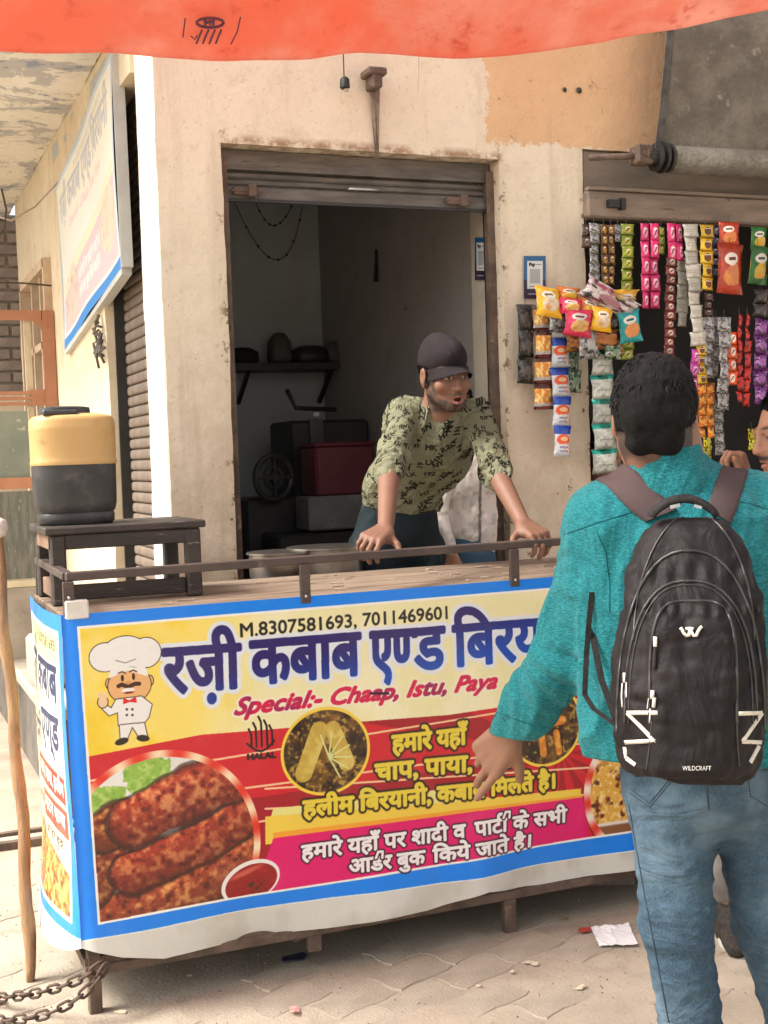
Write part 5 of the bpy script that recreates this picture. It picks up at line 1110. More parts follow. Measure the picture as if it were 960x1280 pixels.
flat('pink_wrapper', [(362, 1259), (372, 1257), (375, 1264), (369, 1269), (362, 1266)], 'tiny crumpled pink wrapper on open paving', 'wrapper', M('pink_foil', (.75, .22, .20), (.8, .5, .45), 60, .5), .012, .002, .012)
flat('pink_wrapper', [(-4, 1246), (5, 1247), (7, 1253), (-4, 1255)], 'small pink scrap by the chains at the picture edge', 'wrapper', MATS['pink_foil'], .012, .002, .01)
flat('dark_sole', [(352, 1197), (364, 1193), (378, 1191), (384, 1193), (380, 1198), (366, 1201), (354, 1201)], 'flattened dark blue plastic scrap at the edge of the cart shade', 'scrap', M('navy_plastic', (.03, .035, .09), (.02, .02, .04), 20, .35), .014, .004, .004)
for k, (px, py, s_) in enumerate(((178, 1206, 5), (660, 1203, 8), (668, 1205, 5), (723, 1235, 6), (727, 1233, 4), (150, 1265, 8), (640, 1215, 3), (598, 1232, 4), (705, 1148, 6), (237, 1220, 4), (952, 1222, 6))):
    flat('straw_bit', [(px - s_, py), (px, py - 2), (px + s_, py - 1), (px + s_ - 1, py + 1), (px, py + 1)], ['white pebble-like crumb below the cart corner', 'pale straw fleck on paving below the middle leg', 'pale straw fleck nearly touching another one', 'pale chip near the denim leg', 'tiny pale chip beside a larger one', 'thin straw below the chains', 'tiny speck of straw on open paving', 'short straw on open paving', 'ochre leaf bit at the cart edge beside the denim leg', 'grey chip in the shade of the cart', 'dark leaf bit by the grey shoe'][k], 'litter', M('pale_straw', (.62, .55, .42), (.5, .42, .3), 40) if k not in (8, 10) else M('ochre_leaf', (.4, .25, .08), (.2, .15, .08), 40), .010, .002, .004)

# ------------------------------------------------------------------ sachets and snack packs
RS = random.Random(12)
def M_foil(name, im, shiny):
    m = M_print(name, im, .2 if shiny else .27, coat=.35, fold=.1, dirt=.1, metal=.35 if shiny else .05); nt = m.node_tree; b = nt.nodes['Principled BSDF']; tc = node(nt, 'ShaderNodeTexCoord'); oi = node(nt, 'ShaderNodeObjectInfo'); hs_ = node(nt, 'ShaderNodeHueSaturation'); mr = node(nt, 'ShaderNodeMapRange'); mr.inputs[3].default_value = .85; mr.inputs[4].default_value = 1.4; nt.links.new(oi.outputs['Random'], mr.inputs[0]); nt.links.new(mr.outputs[0], hs_.inputs['Value']); hs_.inputs['Saturation'].default_value = 1.0; src = b.inputs['Base Color'].links[0].from_socket; nt.links.new(src, hs_.inputs['Color']); nt.links.new(hs_.outputs[0], b.inputs['Base Color']); bump(nt, b, noise_fac(nt, tc.outputs['Object'], 75, .2, .8, 4, .6, 1.2), .75, .004); return m
def packet_print(name, base, acc, kind):
    cv = Canvas(96, 96, base, 1.0); sd_ = RS.random() * 50
    cv.put(np.clip(cv.nz(30, 4, sd_) * .9, 0, .35), tuple(min(1, x * 1.4 + .08) for x in base))
    if kind == 'foil': cv.put(np.clip(cv.nz(16, 4, sd_ + 3) * 2.2, 0, .9), acc); cv.put(np.clip(-cv.nz(11, 4, sd_ + 5) * 2.4 - .1, 0, .9), (.12, .11, .11)); cv.put(cv.ell((48, 50), 22, 18), tuple(.5 * a + .5 * b_ for a, b_ in zip(base, acc)))
    elif kind == 'strip': cv.put(cv.ell((48, 48), 26, 30), acc); cv.put(cv.seg((34, 62), (60, 34), 9), tuple(x * .35 for x in base)); cv.put(cv.seg((30, 30), (66, 30), 6), (.95, .93, .9)); cv.put(cv.seg((0, 92), (96, 92), 4), tuple(x * .4 for x in base))
    elif kind == 'snack': cv.put(cv.ell((48, 60), 34, 22, -.2), acc); cv.put(cv.ell((42, 30), 28, 13, -.1), (.93, .9, .85)); cv.put(cv.seg((28, 31), (56, 29), 6), tuple(x * .5 for x in base)); cv.put(np.clip(cv.nz(12, 4, sd_ + 9) * 2.4, 0, 1) * cv.ell((50, 64), 30, 18), (.90, .62, .22)); cv.put(cv.poly([(0, 84), (96, 78), (96, 96), (0, 96)]), tuple(min(1, x * 1.15) for x in base))
    elif kind == 'noodle': cv.put(cv.poly([(0, 18), (96, 18), (96, 72), (0, 72)]), (.85, .55, .22)); cv.put(np.clip(cv.nz(10, 4, sd_ + 9) * 2.6, 0, 1) * cv.poly([(0, 18), (96, 18), (96, 72), (0, 72)]), (.96, .84, .55)); cv.put(cv.poly([(0, 72), (96, 72), (96, 84), (0, 84)]), (.75, .72, .70)); cv.put(cv.seg((14, 90), (80, 90), 5), (.7, .3, .3))
    elif kind == 'salt': cv.put(cv.poly([(0, 0), (96, 0), (96, 26), (0, 26)]), (.10, .28, .68)); cv.put(cv.ell((48, 42), 40, 17), (.93, .35, .12)); cv.put(cv.ell((50, 40), 24, 7), (.95, .80, .6)); cv.put(cv.poly([(8, 56), (88, 56), (88, 90), (8, 90)]), (.88, .90, .92)); cv.put(cv.seg((26, 66), (70, 66), 6), (.55, .60, .75)); cv.put(cv.seg((26, 78), (70, 78), 6), (.6, .65, .78)); cv.put(np.clip(cv.nz(12, 3, sd_) * 3 - .9, 0, 1) * cv.poly([(0, 50), (96, 50), (96, 96), (0, 96)]), (.9, .45, .2))
    elif kind == 'teal': cv.put(cv.poly([(0, 0), (96, 0), (96, 18), (0, 18)]), (.06, .62, .55)); cv.put(cv.poly([(30, 4), (70, 4), (70, 20), (30, 20)]), (.03, .42, .36)); cv.put(np.clip(cv.nz(14, 4, sd_) * 1.6, 0, .6) * cv.poly([(0, 22), (96, 22), (96, 96), (0, 96)]), (.58, .60, .56)); cv.put(cv.seg((20, 60), (76, 60), 4), (.5, .52, .5))
    elif kind == 'paper': cv.put(cv.seg((0, 92), (96, 92), 3), (.45, .43, .4)); cv.put(cv.seg((16, 40), (80, 40), 4), (.60, .58, .55)); cv.put(cv.seg((16, 56), (66, 56), 4), (.63, .6, .56)); cv.put(np.clip(cv.nz(20, 4, sd_), 0, .4), (.6, .58, .52))
    return M_foil(name, cv.image(name), kind in ('foil', 'teal', 'noodle'))
def packet_mesh(w, h, bulge, m, seed, crimp=True, nx=5, ny=7):
    R = random.Random(seed); V, UV, Fc = [], [], []
    for sgn in (-1, 1):
        for i in range(nx):
            for j in range(ny):
                u, v = i / (nx - 1) * 2 - 1, j / (ny - 1) * 2 - 1; pinch = 1 - (.10 * (1 - v * v) ** 2 if crimp else .0) + (.05 * (abs(v) > .9)); b_ = (1 - u * u) ** .6 * (1 - abs(v) ** 3) * bulge + .0008
                V.append((u * w / 2 * pinch + R.uniform(-.015, .015) * w, sgn * (b_ * (1 + R.uniform(-.35, .35))) + (R.uniform(-.1, .1) * bulge), v * h / 2)); UV.append(((u + 1) / 2 if sgn < 0 else (1 - u) / 2, (v + 1) / 2))
    N = nx * ny
    for k in (0, 1):
        for i in range(nx - 1):
            for j in range(ny - 1): a = k * N + i * ny + j; q = (a, a + ny, a + ny + 1, a + 1); Fc.append(q if k == 0 else q[::-1])
    rim = [i * ny for i in range(nx)] + [(nx - 1) * ny + j for j in range(1, ny)] + [i * ny + ny - 1 for i in range(nx - 2, -1, -1)] + [j for j in range(ny - 2, 0, -1)]
    for a, c in zip(rim, rim[1:] + rim[:1]): Fc.append((c, a, N + a, N + c))
    me = bpy.data.meshes.new('packet'); me.from_pydata(V, [], Fc); me.materials.append(m); me.polygons.foreach_set('use_smooth', [True] * len(Fc))
    l = me.uv_layers.new(name='UVMap')
    for lp in me.loops: l.data[lp.index].uv = UV[lp.vertex_index]
    return me
PK = {}
def design(key):
    if key in PK: return PK[key]
    tab = {'silver': ((.50, .50, .49), (.82, .82, .82), 'foil'), 'dkfoil': ((.13, .11, .10), (.42, .38, .36), 'foil'), 'gold': ((.34, .22, .06), (.72, .55, .20), 'strip'), 'brown': ((.25, .14, .11), (.52, .40, .34), 'strip'),
           'lime': ((.50, .56, .16), (.78, .72, .30), 'strip'), 'pink': ((.80, .14, .40), (.93, .62, .72), 'strip'), 'redwhite': ((.42, .16, .15), (.78, .66, .58), 'strip'), 'paper': ((.74, .73, .68), (.6, .6, .6), 'paper'),
           'yellow': ((.86, .68, .12), (.45, .20, .08), 'strip'), 'navy': ((.07, .07, .18), (.45, .45, .55), 'strip'), 'orange': ((.86, .30, .08), (.95, .85, .78), 'strip'), 'redtw': ((.70, .10, .08), (.82, .26, .2), 'foil'),
           'purple': ((.45, .16, .50), (.70, .52, .74), 'foil'), 'magenta': ((.78, .25, .62), (.88, .55, .78), 'strip'), 'orangeyel': ((.88, .45, .14), (.93, .75, .25), 'foil'), 'yelgreen': ((.80, .74, .10), (.55, .60, .15), 'foil'),
           'sn_orange': ((.66, .20, .08), (.82, .48, .25), 'snack'), 'sn_green': ((.10, .38, .12), (.85, .70, .18), 'snack'), 'sn_pink': ((.88, .16, .34), (.93, .75, .45), 'snack'), 'sn_yellow': ((.90, .66, .10), (.88, .82, .72), 'snack'), 'sn_orange2': ((.85, .45, .10), (.93, .78, .20), 'snack'), 'sn_teal': ((.05, .60, .62), (.90, .58, .30), 'snack'),
           'noodle': ((.30, .18, .16), (.6, .5, .4), 'noodle'), 'salt': ((.80, .84, .88), (.9, .4, .2), 'salt'), 'teal': ((.76, .78, .74), (.6, .6, .6), 'teal'), 'kraft': ((.62, .36, .13), (.70, .45, .2), 'foil'), 'sn_white': ((.78, .76, .76), (.55, .20, .28), 'foil'), 'grnw': ((.66, .68, .62), (.20, .42, .24), 'foil')}
    PK[key] = packet_print('packet_' + key, *tab[key]); return PK[key]
def strip(des, top, bot, wpx, n, lab, Y=4.40, bulge=.006, cols=1, cat='sachet strip', name='sachet_strip', sway=.006, tilt=.12, group='sachet strips hanging in the shop opening', gap=.0):
    m = design(des); a, c = onY(*top, Y), onY(*bot, Y); L = (a - c).length; h = L / n; w = 1.22 * wpx / (F_PX / ((a - Vector(EYE)).dot(Vector(FW)))) / cols
    root = empty(name, a, label=lab, cat=cat, group=group); d = (c - a) / n; rot = math.atan2(d.x, -d.z); ms = [packet_mesh(w * (1 - gap), h * 1.02, bulge, m, RS.randrange(999)) for _ in range(2)]
    b = B(); b.tube([a + Vector((0, .006, .03)), a + Vector((0, .004, -.01))], .0012, 5); b.build('hanging_string', m_string, root)
    for k in range(n):
        for q in range(cols):
            o = bpy.data.objects.new('packet', ms[(k + q) % 2]); COL.objects.link(o); o.parent = root
            o.scale = (RS.uniform(.93, 1.06), RS.uniform(.8, 1.5), RS.uniform(.96, 1.05)); o.location = d * (k + .5) + Vector(((q - (cols - 1) / 2) * w, RS.uniform(-sway, sway), 0)); o.rotation_euler = (RS.uniform(-tilt, tilt), -rot + RS.uniform(-.04, .04), RS.uniform(-tilt, tilt) * 2.2)
    return root
def pack(des, x0, y0, x1, y1, lab, Y=4.36, rz_=0.0, tilt=0.0, bulge=.022, roll=0.0, group='snack packs pinned to the pier'):
    m = design(des); a, c = onY(x0, y0, Y), onY(x1, y1, Y); me = packet_mesh(abs(c.x - a.x) * 1.22, abs(a.z - c.z) * 1.18, bulge, m, RS.randrange(999), nx=7, ny=9); o = bpy.data.objects.new('snack_pack', me); COL.objects.link(o)
    o.location = (a + c) / 2; o.rotation_euler = (tilt, roll, rz_); tag(o, lab, 'snack pack', group); return o
S = strip
S('silver', (743, 279), (743, 355), 14, 6, 'silver sachet strip second from the pier in the shop opening'); S('gold', (755, 281), (756, 356), 8, 6, 'narrow gold and brown sachet strip beside the silver one'); S('gold', (764, 281), (764, 356), 8, 6, 'gold brown sachet strip between the narrow gold one and a pale scrap'); S('brown', (733, 281), (733, 310), 10, 2, 'short brown sachet strip touching the pier')
S('silver', (773, 281), (773, 302), 8, 2, 'very short pale sachet strip beside the tall lime one'); S('lime', (784, 280), (785, 450), 14, 12, 'tall lime green and yellow sachet strip behind the teal pack', Y=4.43)
S('pink', (812, 280), (813, 386), 21, 5, 'bright pink double-width sachet strip, the longer of two pink ones', cols=2); S('lime', (827, 284), (827, 318), 8, 3, 'short green sachet strip squeezed between the two pink ones', Y=4.43); S('pink', (844, 280), (845, 326), 20, 2, 'shorter pink double-width sachet strip beside the grey white papers', cols=2)
S('redwhite', (839, 322), (837, 455), 13, 12, 'long red and cream sachet strip reaching down to the dark hair'); S('paper', (853, 322), (853, 408), 13, 5, 'grey white paper sachet strip, the shorter and further back', Y=4.44); S('paper', (862, 280), (873, 432), 17, 9, 'long off-white paper sachet strip hanging aslant', Y=4.38)
S('yellow', (883, 281), (884, 363), 16, 5, 'yellow sachet strip with brown marks beside the slanting white papers', Y=4.38); S('navy', (895, 283), (895, 346), 9, 5, 'thin navy sachet strip behind the yellow one', Y=4.44); S('brown', (885, 366), (885, 396), 11, 3, 'short brown sachet strip below the yellow one', Y=4.44)
S('sn_orange', (912, 277), (912, 308), 24, 1, 'small orange snack pack hanging above a bigger orange one', bulge=.016, cat='snack pack', name='snack_strip', group='snack packs hung in the shop opening'); S('sn_orange', (913, 306), (913, 366), 31, 1, 'large orange snack pack with crimped ends', bulge=.022, Y=4.37, cat='snack pack', name='snack_strip', group='snack packs hung in the shop opening')
S('sn_green', (949, 284), (949, 312), 22, 1, 'small green snack pack above the large green one', bulge=.014, cat='snack pack', name='snack_strip', group='snack packs hung in the shop opening'); S('sn_green', (948, 308), (948, 356), 30, 1, 'large green snack pack with yellow chips', bulge=.022, Y=4.37, cat='snack pack', name='snack_strip', group='snack packs hung in the shop opening')
S('dkfoil', (951, 362), (951, 396), 18, 2, 'dark foil sachet strip under the large green pack', bulge=.012); S('silver', (886, 396), (886, 473), 13, 5, 'silver sachet strip beside the end of the slanting papers'); S('silver', (906, 396), (904, 512), 15, 6, 'wide silver sachet strip left of the orange squares', Y=4.38); S('silver', (896, 396), (894, 470), 10, 4, 'grey foil sachet strip between two brighter silver strips', Y=4.43)
S('silver', (899, 500), (899, 569), 13, 5, 'lowest silver sachet strip ending above the backpack strap', Y=4.42); S('yellow', (876, 432), (877, 480), 12, 4, 'plain yellow sachet strip starting where the white papers end'); S('orangeyel', (882, 479), (884, 547), 21, 5, 'orange and yellow double-width sachet strip', cols=2); S('yelgreen', (885, 545), (885, 573), 12, 2, 'short lemon yellow sachet strip, lowest on its cord')
S('magenta', (870, 437), (864, 540), 11, 6, 'magenta sachet strip running down beside the dark hair'); S('orange', (915, 415), (915, 481), 12, 4, 'orange sachet strip of four square packets'); S('redtw', (925, 393), (925, 503), 9, 7, 'twisted red sachet strip, the one beside the orange squares', tilt=.3); S('redtw', (935, 393), (933, 508), 9, 7, 'twisted red sachet strip, the one beside the purple packs', tilt=.3)
S('purple', (953, 399), (950, 505), 18, 5, 'purple foil sachet strip above the moustached man', bulge=.012); S('yelgreen', (940, 536), (940, 562), 10, 2, 'small yellow and white sachet pair in front of the moustached face', Y=4.5)
S('dkfoil', (657, 380), (657, 480), 19, 3, 'dark silver foil pack strip at the doorway edge of the pier', Y=4.44, bulge=.018, group='snack packs pinned to the pier'); S('noodle', (678, 381), (681, 512), 22, 4, 'strip of noodle packs with brown ends on the pier', Y=4.42, bulge=.010, group='snack packs pinned to the pier'); S('salt', (699, 385), (703, 570), 23, 5, 'longest strip of blue orange and white packs on the pier', Y=4.41, bulge=.010, group='snack packs pinned to the pier')
S('grnw', (718, 436), (718, 490), 15, 2, 'clear and green pack strip on the pier beside the blue orange strip', Y=4.46, bulge=.010, group='snack packs pinned to the pier'); S('teal', (752, 437), (757, 592), 27, 5, 'strip of whitish packs with teal tops at the pier edge', Y=4.40, bulge=.014, group='snack packs pinned to the pier')
pack('sn_yellow', 672, 360, 699, 395, 'yellow and white snack pack leaning over the noodle strip', roll=.15, tilt=-.3); pack('sn_orange2', 698, 360, 722, 376, 'orange top of a snack pack under the payment sticker', Y=4.38, roll=.1); pack('sn_pink', 701, 374, 725, 392, 'bright pink snack pack in the middle of the cluster', roll=.1, tilt=-.2, Y=4.35); pack('sn_pink', 708, 388, 737, 418, 'yellow and pink snack pack lowest in the middle of the cluster', roll=.12, Y=4.34)
pack('sn_orange2', 724, 374, 748, 398, 'orange snack pack folded beside the pink ones', roll=.35, tilt=-.2, Y=4.37); pack('sn_yellow', 741, 386, 763, 412, 'clean yellow snack pack right of the pink ones', roll=.12, Y=4.34); pack('kraft', 742, 411, 778, 437, 'plain orange brown pack under the yellow one', roll=.2, Y=4.37); pack('kraft', 709, 417, 726, 438, 'small plain orange brown pack under the yellow and pink one', Y=4.39)
pack('sn_white', 733, 362, 790, 386, 'curled white foil pack bent across the pier corner', roll=.45, tilt=.5, Y=4.33, bulge=.012); pack('sn_yellow', 768, 362, 794, 376, 'flattened cream pack resting on the curled foil', tilt=.7, roll=-.05, Y=4.32); pack('sn_teal', 775, 390, 799, 425, 'teal and orange snack pack twisted at its neck', Y=4.34, roll=-.12); pack('dkfoil', 729, 388, 742, 412, 'dark crinkled pack between the pink and yellow ones', Y=4.37); pack('silver', 724, 412, 746, 446, 'translucent silvery pack hanging under the cluster', Y=4.37, roll=-.1); pack('grnw', 757, 432, 775, 448, 'small clear pack with green edge on top of the teal strip', Y=4.36); pack('silver', 688, 393, 707, 414, 'white speckled pack above the blue orange strip', Y=4.385)
pack('dkfoil', 757, 396, 772, 410, 'dark blue green wrapper corner beside the yellow pack', Y=4.36)
# ------------------------------------------------------------------ people
def A(v): return np.array(v, dtype=np.float64)
def unit(v): v = A(v); return v / np.linalg.norm(v)
def frame(f, u):
    f = unit(f); u = A(u); u = unit(u - f * (u @ f)); s = np.cross(f, u); return s, f, u          # s: the figure's right-hand side
class Head:
    """skull, face, ears and neck sculpted in the head's own axes: x right, y forward, z up, eyes at z = 0"""
    def __init__(h, c, f, u=(0, 0, 1), sc=1.0, mouth=0.0):
        h.c = A(c); h.s, h.f, h.u = frame(f, u); h.k = sc; h.R = np.stack([h.s, h.f, h.u], 1); h.mouth = mouth
    def w(h, p): return h.c + h.R @ (A(p) * h.k)
    def loc(h, P): return ((P - h.c) @ h.R) / h.k
    def sculpt(h, S):
        k = h.k; E = lambda c, r, q=.012, sub=False: S.ell(h.w(c), A(r) * k, h.R, q, sub); C = lambda a, ra, b, rb, q=.01, sub=False: S.cone(h.w(a), ra * k, h.w(b), rb * k, q, sub)
        E((0, -.022, .032), (.074, .092, .083)); E((0, .028, -.020), (.062, .066, .088), .02); E((0, .052, -.062), (.040, .036, .050), .02)
        C((-.050, .0, -.055), .020, (-.018, .070, -.098), .016, .025); C((.050, .0, -.055), .020, (.018, .070, -.098), .016, .025); E((0, .074, -.100), (.020, .015, .015), .016)
        for s in (-1, 1):
            E((s * .043, .060, -.030), (.022, .022, .020), .02); E((s * .031, .097, .001), (.019, .014, .013), .014, True); E((s * .031, .0785, -.001), (.0135, .0135, .0125), .002)
            C((s * .014, .092, .0165), .0065, (s * .046, .080, .0165), .006, .012); C((s * .017, .0875, .0085), .0038, (s * .044, .080, .007), .0035, .004)
            E((s * .012, .098, -.038), (.0085, .010, .0075), .008); E((s * .0065, .103, -.0475), (.0035, .004, .003), .002, True)
            E((s * .078, -.008, -.006), (.008, .019, .031), .006); E((s * .0845, -.002, -.004), (.005, .010, .018), .005, True); E((s * .077, -.002, -.036), (.006, .009, .010), .006)
        C((0, .088, .012), .0075, (0, .108, -.032), .0095, .012); E((0, .111, -.037), (.0105, .0095, .0085), .008); E((0, .094, -.055), (.016, .008, .012), .012)
        m = h.mouth
        C((-.020, .086, -.066), .0045, (0, .0985, -.0635), .0062, .007); C((.020, .086, -.066), .0045, (0, .0985, -.0635), .0062, .007)
        C((-.018, .085, -.0735 - m), .0045, (0, .0965, -.0785 - m), .0072, .007); C((.018, .085, -.0735 - m), .0045, (0, .0965, -.0785 - m), .0072, .007)
        E((0, .101, -.0705 - m / 2), (.017, .016, .0026 + m * .5), .003, True)
    def paint(h, P, skin, beard=0.0, stash=0.0, brow=.8, fade=0.0, lip=(.36, .13, .10)):
        q = h.loc(P); x, y, z = q[:, 0], q[:, 1], q[:, 2]; ax = np.abs(x); n = fbm(P, 70, 3); n2 = fbm(P, 18, 3)
        col = np.tile(A(skin), (len(P), 1)) * (1 + .10 * n2[:, None] + .05 * n[:, None])
        def mx(m, c): nonlocal col; m = np.clip(m, 0, 1)[:, None]; col = col * (1 - m) + A(c) * m
        face = (y > .0) & (z > -.13) & (z < .12)
        g = lambda cx, cy, cz, r: np.exp(-(((ax - cx) / r[0]) ** 2 + ((y - cy) / r[1]) ** 2 + ((z - cz) / r[2]) ** 2))
        mx(.35 * g(.045, .06, -.03, (.025, .04, .02)), (skin[0] * 1.25, skin[1] * .85, skin[2] * .8)); mx(.3 * g(0, .11, -.036, (.015, .03, .014)), (skin[0] * 1.2, skin[1] * .85, skin[2] * .8))
        mx(.5 * g(.031, .085, -.004, (.022, .03, .014)), (skin[0] * .55, skin[1] * .5, skin[2] * .5))
        mx(1.4 * brow * g(.030, .09, .0215 - .05 * (ax - .03) ** 2 / .03, (.019, .03, .0045)) * (1 + .4 * n), (.025, .018, .015))
        ey = (np.hypot(ax - .031, z + .001) < .0125) & (np.abs(z + .001) < .0036) & (y > .06); mx(ey * 1.0, (.40, .35, .32)); ir = ey & (np.hypot(ax - .031, z + .0005) < .0058); mx(ir * 1.0, (.03, .018, .012)); mx(((np.abs(z - .0055) < .0016) & (np.abs(ax - .031) < .0135) & (y > .06)) * .9, (.03, .02, .018))  # eye whites toned down: shade over the eyes is put into their colour
        lm = (((x / .021) ** 2 + ((z + .071 + h.mouth / 2) / (.0125 + h.mouth * .5)) ** 2) < 1) & (y > .08); mx(lm * .8, lip); inn = lm & (((x / .015) ** 2 + ((z + .0705 + h.mouth / 2) / (.0028 + h.mouth * .55)) ** 2) < 1); mx(inn * 1.0, (.05, .012, .012))
        if beard:
            jaw = sstep(-.052, -.078, z - .42 * (.075 - ax) * (ax > .03) * 0 + .0 - .55 * np.clip(ax - .032, 0, 1) * -1 * 0) * (y > -.03); side = sstep(.046, .058, ax) * sstep(.0, -.02, z) * sstep(-.012, .012, y) * sstep(.062, .045, y); low = sstep(-.080, -.092, z + .25 * np.maximum(ax - .02, 0) * -2.2) * sstep(-.135, -.118, z) * (y > -.02)
            mx(beard * np.clip(np.maximum(side, low), 0, 1) * (.85 + .5 * n) * (1 - lm), (.03, .022, .02)); mx(beard * .6 * g(0, .10, -.089, (.014, .03, .006)), (.03, .022, .02))
        if fade: mx(fade * sstep(-.128, -.07, z + .02 * n) * (y < -.01) * (ax < .075), (.02, .016, .014))
        if stash: mx(stash * 1.5 * np.exp(-((ax / .026) ** 4 + ((z + .0555 + .12 * ax) / .0062) ** 2)) * (y > .07) * (1 + .4 * n), (.025, .018, .015))
        return col
def hand(S, wr, d, n, s, curl=(.3, .4, .3), sc=1.0, thumb=(.5, .3), spread=.12, k=.006, curls=None):
    """wrist WR, palm direction D, palm side N (fingers bend that way), thumb side S_"""
    d = unit(d); n = A(n); n = unit(n - d * (n @ d)); s = A(s); s = unit(s - d * (s @ d) - n * (s @ n)); wr = A(wr); L = .088 * sc; kn = []
    for i, o in enumerate((.032, .011, -.011, -.031)):
        kk = wr + d * (L - (.0, -.003, .002, .011)[i] * sc) + s * o * sc; kn.append(kk); S.cone(wr + s * o * .62 * sc + d * .012, .0145 * sc, kk, .0112 * sc, .012)
        S.cone(wr + s * o * .6 * sc + d * .02 + n * .006, .0125 * sc, kk + n * .003, .0095 * sc, .010)
    S.cone(wr + s * .02 * sc + d * .02 * sc + n * .008, .014 * sc, wr + s * .034 * sc + d * .05 * sc + n * .010, .011 * sc, .012)
    for i in range(4):
        c = curls[i] if curls else curl; Lf = (.074, .082, .077, .061)[i] * sc; dd = unit(d + s * (1.5 - i) * spread * .6); p = kn[i]; a = 0; r = (.0094, .0096, .0092, .0082)[i] * sc
        for j, fr in enumerate((.46, .30, .24)):
            a += c[j]; v = dd * math.cos(a) + n * math.sin(a); q = p + v * Lf * fr; S.cone(p, r, q, r * .93, .0035); p = q; r *= .93
    p = wr + s * .030 * sc + d * .028 * sc + n * .008; v = unit(s * math.sin(thumb[0]) + d * math.cos(thumb[0]) + n * thumb[1]); q = p + v * .040 * sc; S.cone(p, .0135 * sc, q, .0108 * sc, .008); v2 = unit(v * .8 + d * .35 + n * .2); S.cone(q, .0108 * sc, q + v2 * .032 * sc, .0088 * sc, .004)
def wrinkle(P, sc, amp, d=(0, 0, 1), st=3.0, seed=0.0, o=3):
    """folds running along direction D"""
    d = unit(d); Q = P - np.outer(P @ d, d) * (1 - 1 / st); a = fbm(Q, sc, o, seed); return -np.exp(-np.abs(a) / .11) * amp + .35 * amp
SKIN_M = M_attr('brown_skin', .55, 260, .12, detail=.10, sss=.04, spec=.35)
HAIR_M = M('black_hair', (.0065, .006, .006), (.011, .0105, .0105), 60, .85, 200, .3)
def hair_strands(name, parent, head, region, n, ln, seed, gravity=.3, whorl=(0, -.05, .10), thick=.0007, lift=.45, m=None, jitter=.5):
    R = np.random.default_rng(seed); V, Fc = [], []; cnt = 0
    while cnt < n:
        v = R.normal(size=3); v /= np.linalg.norm(v); q = A((0, -.022, .032)) + v * A((.078, .096, .088))
        if not region(q): continue
        nrm = unit(v / A((.078, .096, .088))); t = q - A(whorl); t = t - nrm * (t @ nrm); t = unit(t + 1e-6) if np.linalg.norm(t) > 1e-5 else A((1, 0, 0)); sw = np.cross(nrm, t)
        cl = vn(q[None] * 1.0, 26, seed)[0]; cl2 = vn(q[None], 26, seed + 40)[0]; dr = unit(t + sw * (.35 + .9 * cl) + nrm * lift * (1 + .8 * cl2) + R.normal(size=3) * .18 * jitter); L = ln * R.uniform(.6, 1.15); p = q.copy(); pts = [p.copy()]
        for j in range(4): p = p + dr * L / 4; dr = unit(dr + A((0, 0, -gravity * .35)) - nrm * .10 + R.normal(size=3) * .06); pts.append(p.copy())
        b = len(V); sd = unit(np.cross(dr, nrm) + R.normal(size=3) * .2)
        for j, p in enumerate(pts):
            w = thick * (1.0, 1.0, .9, .7, .25)[j] * 1.6
            for a in range(3): V.append(head.w(p + (sd * math.cos(a * 2.1) + nrm * math.sin(a * 2.1)) * w))
        for j in range(4):
            for a in range(3): Fc.append((b + j * 3 + a, b + j * 3 + (a + 1) % 3, b + j * 3 + 3 + (a + 1) % 3, b + j * 3 + 3 + a))
        cnt += 1
    o = mesh_obj(name, V, Fc, m or HAIR_M, parent); tag(o, kind='stuff'); return o
def bounds(pts, m): P = np.array([A(p) for p in pts]); return P.min(0) - m, P.max(0) + m
def limb(S, a, ra, b, rb, c, rc, k=.02): S.cone(a, ra, b, rb, k); S.cone(b, rb, c, rc, k)
def shoe(S, ank, d, L=.27):
    d = unit((d[0], d[1], 0)); z0 = A(ank)[2]; f = A((ank[0], ank[1], 0)); fl = z0 - .09; s = np.cross(d, (0, 0, 1))
    heel = f - d * .05 + A((0, 0, fl + .036)); toe = f + d * (L - .09) + A((0, 0, fl + .030)); S.cone(heel, .036, f + d * .08 + A((0, 0, fl + .04)), .045, .02); S.cone(f + d * .08 + A((0, 0, fl + .036)), .045, toe, .034, .02); S.cone(f + A((0, 0, fl + .09)), .043, f + d * .06 + A((0, 0, fl + .055)), .04, .02)
class Fig: pass
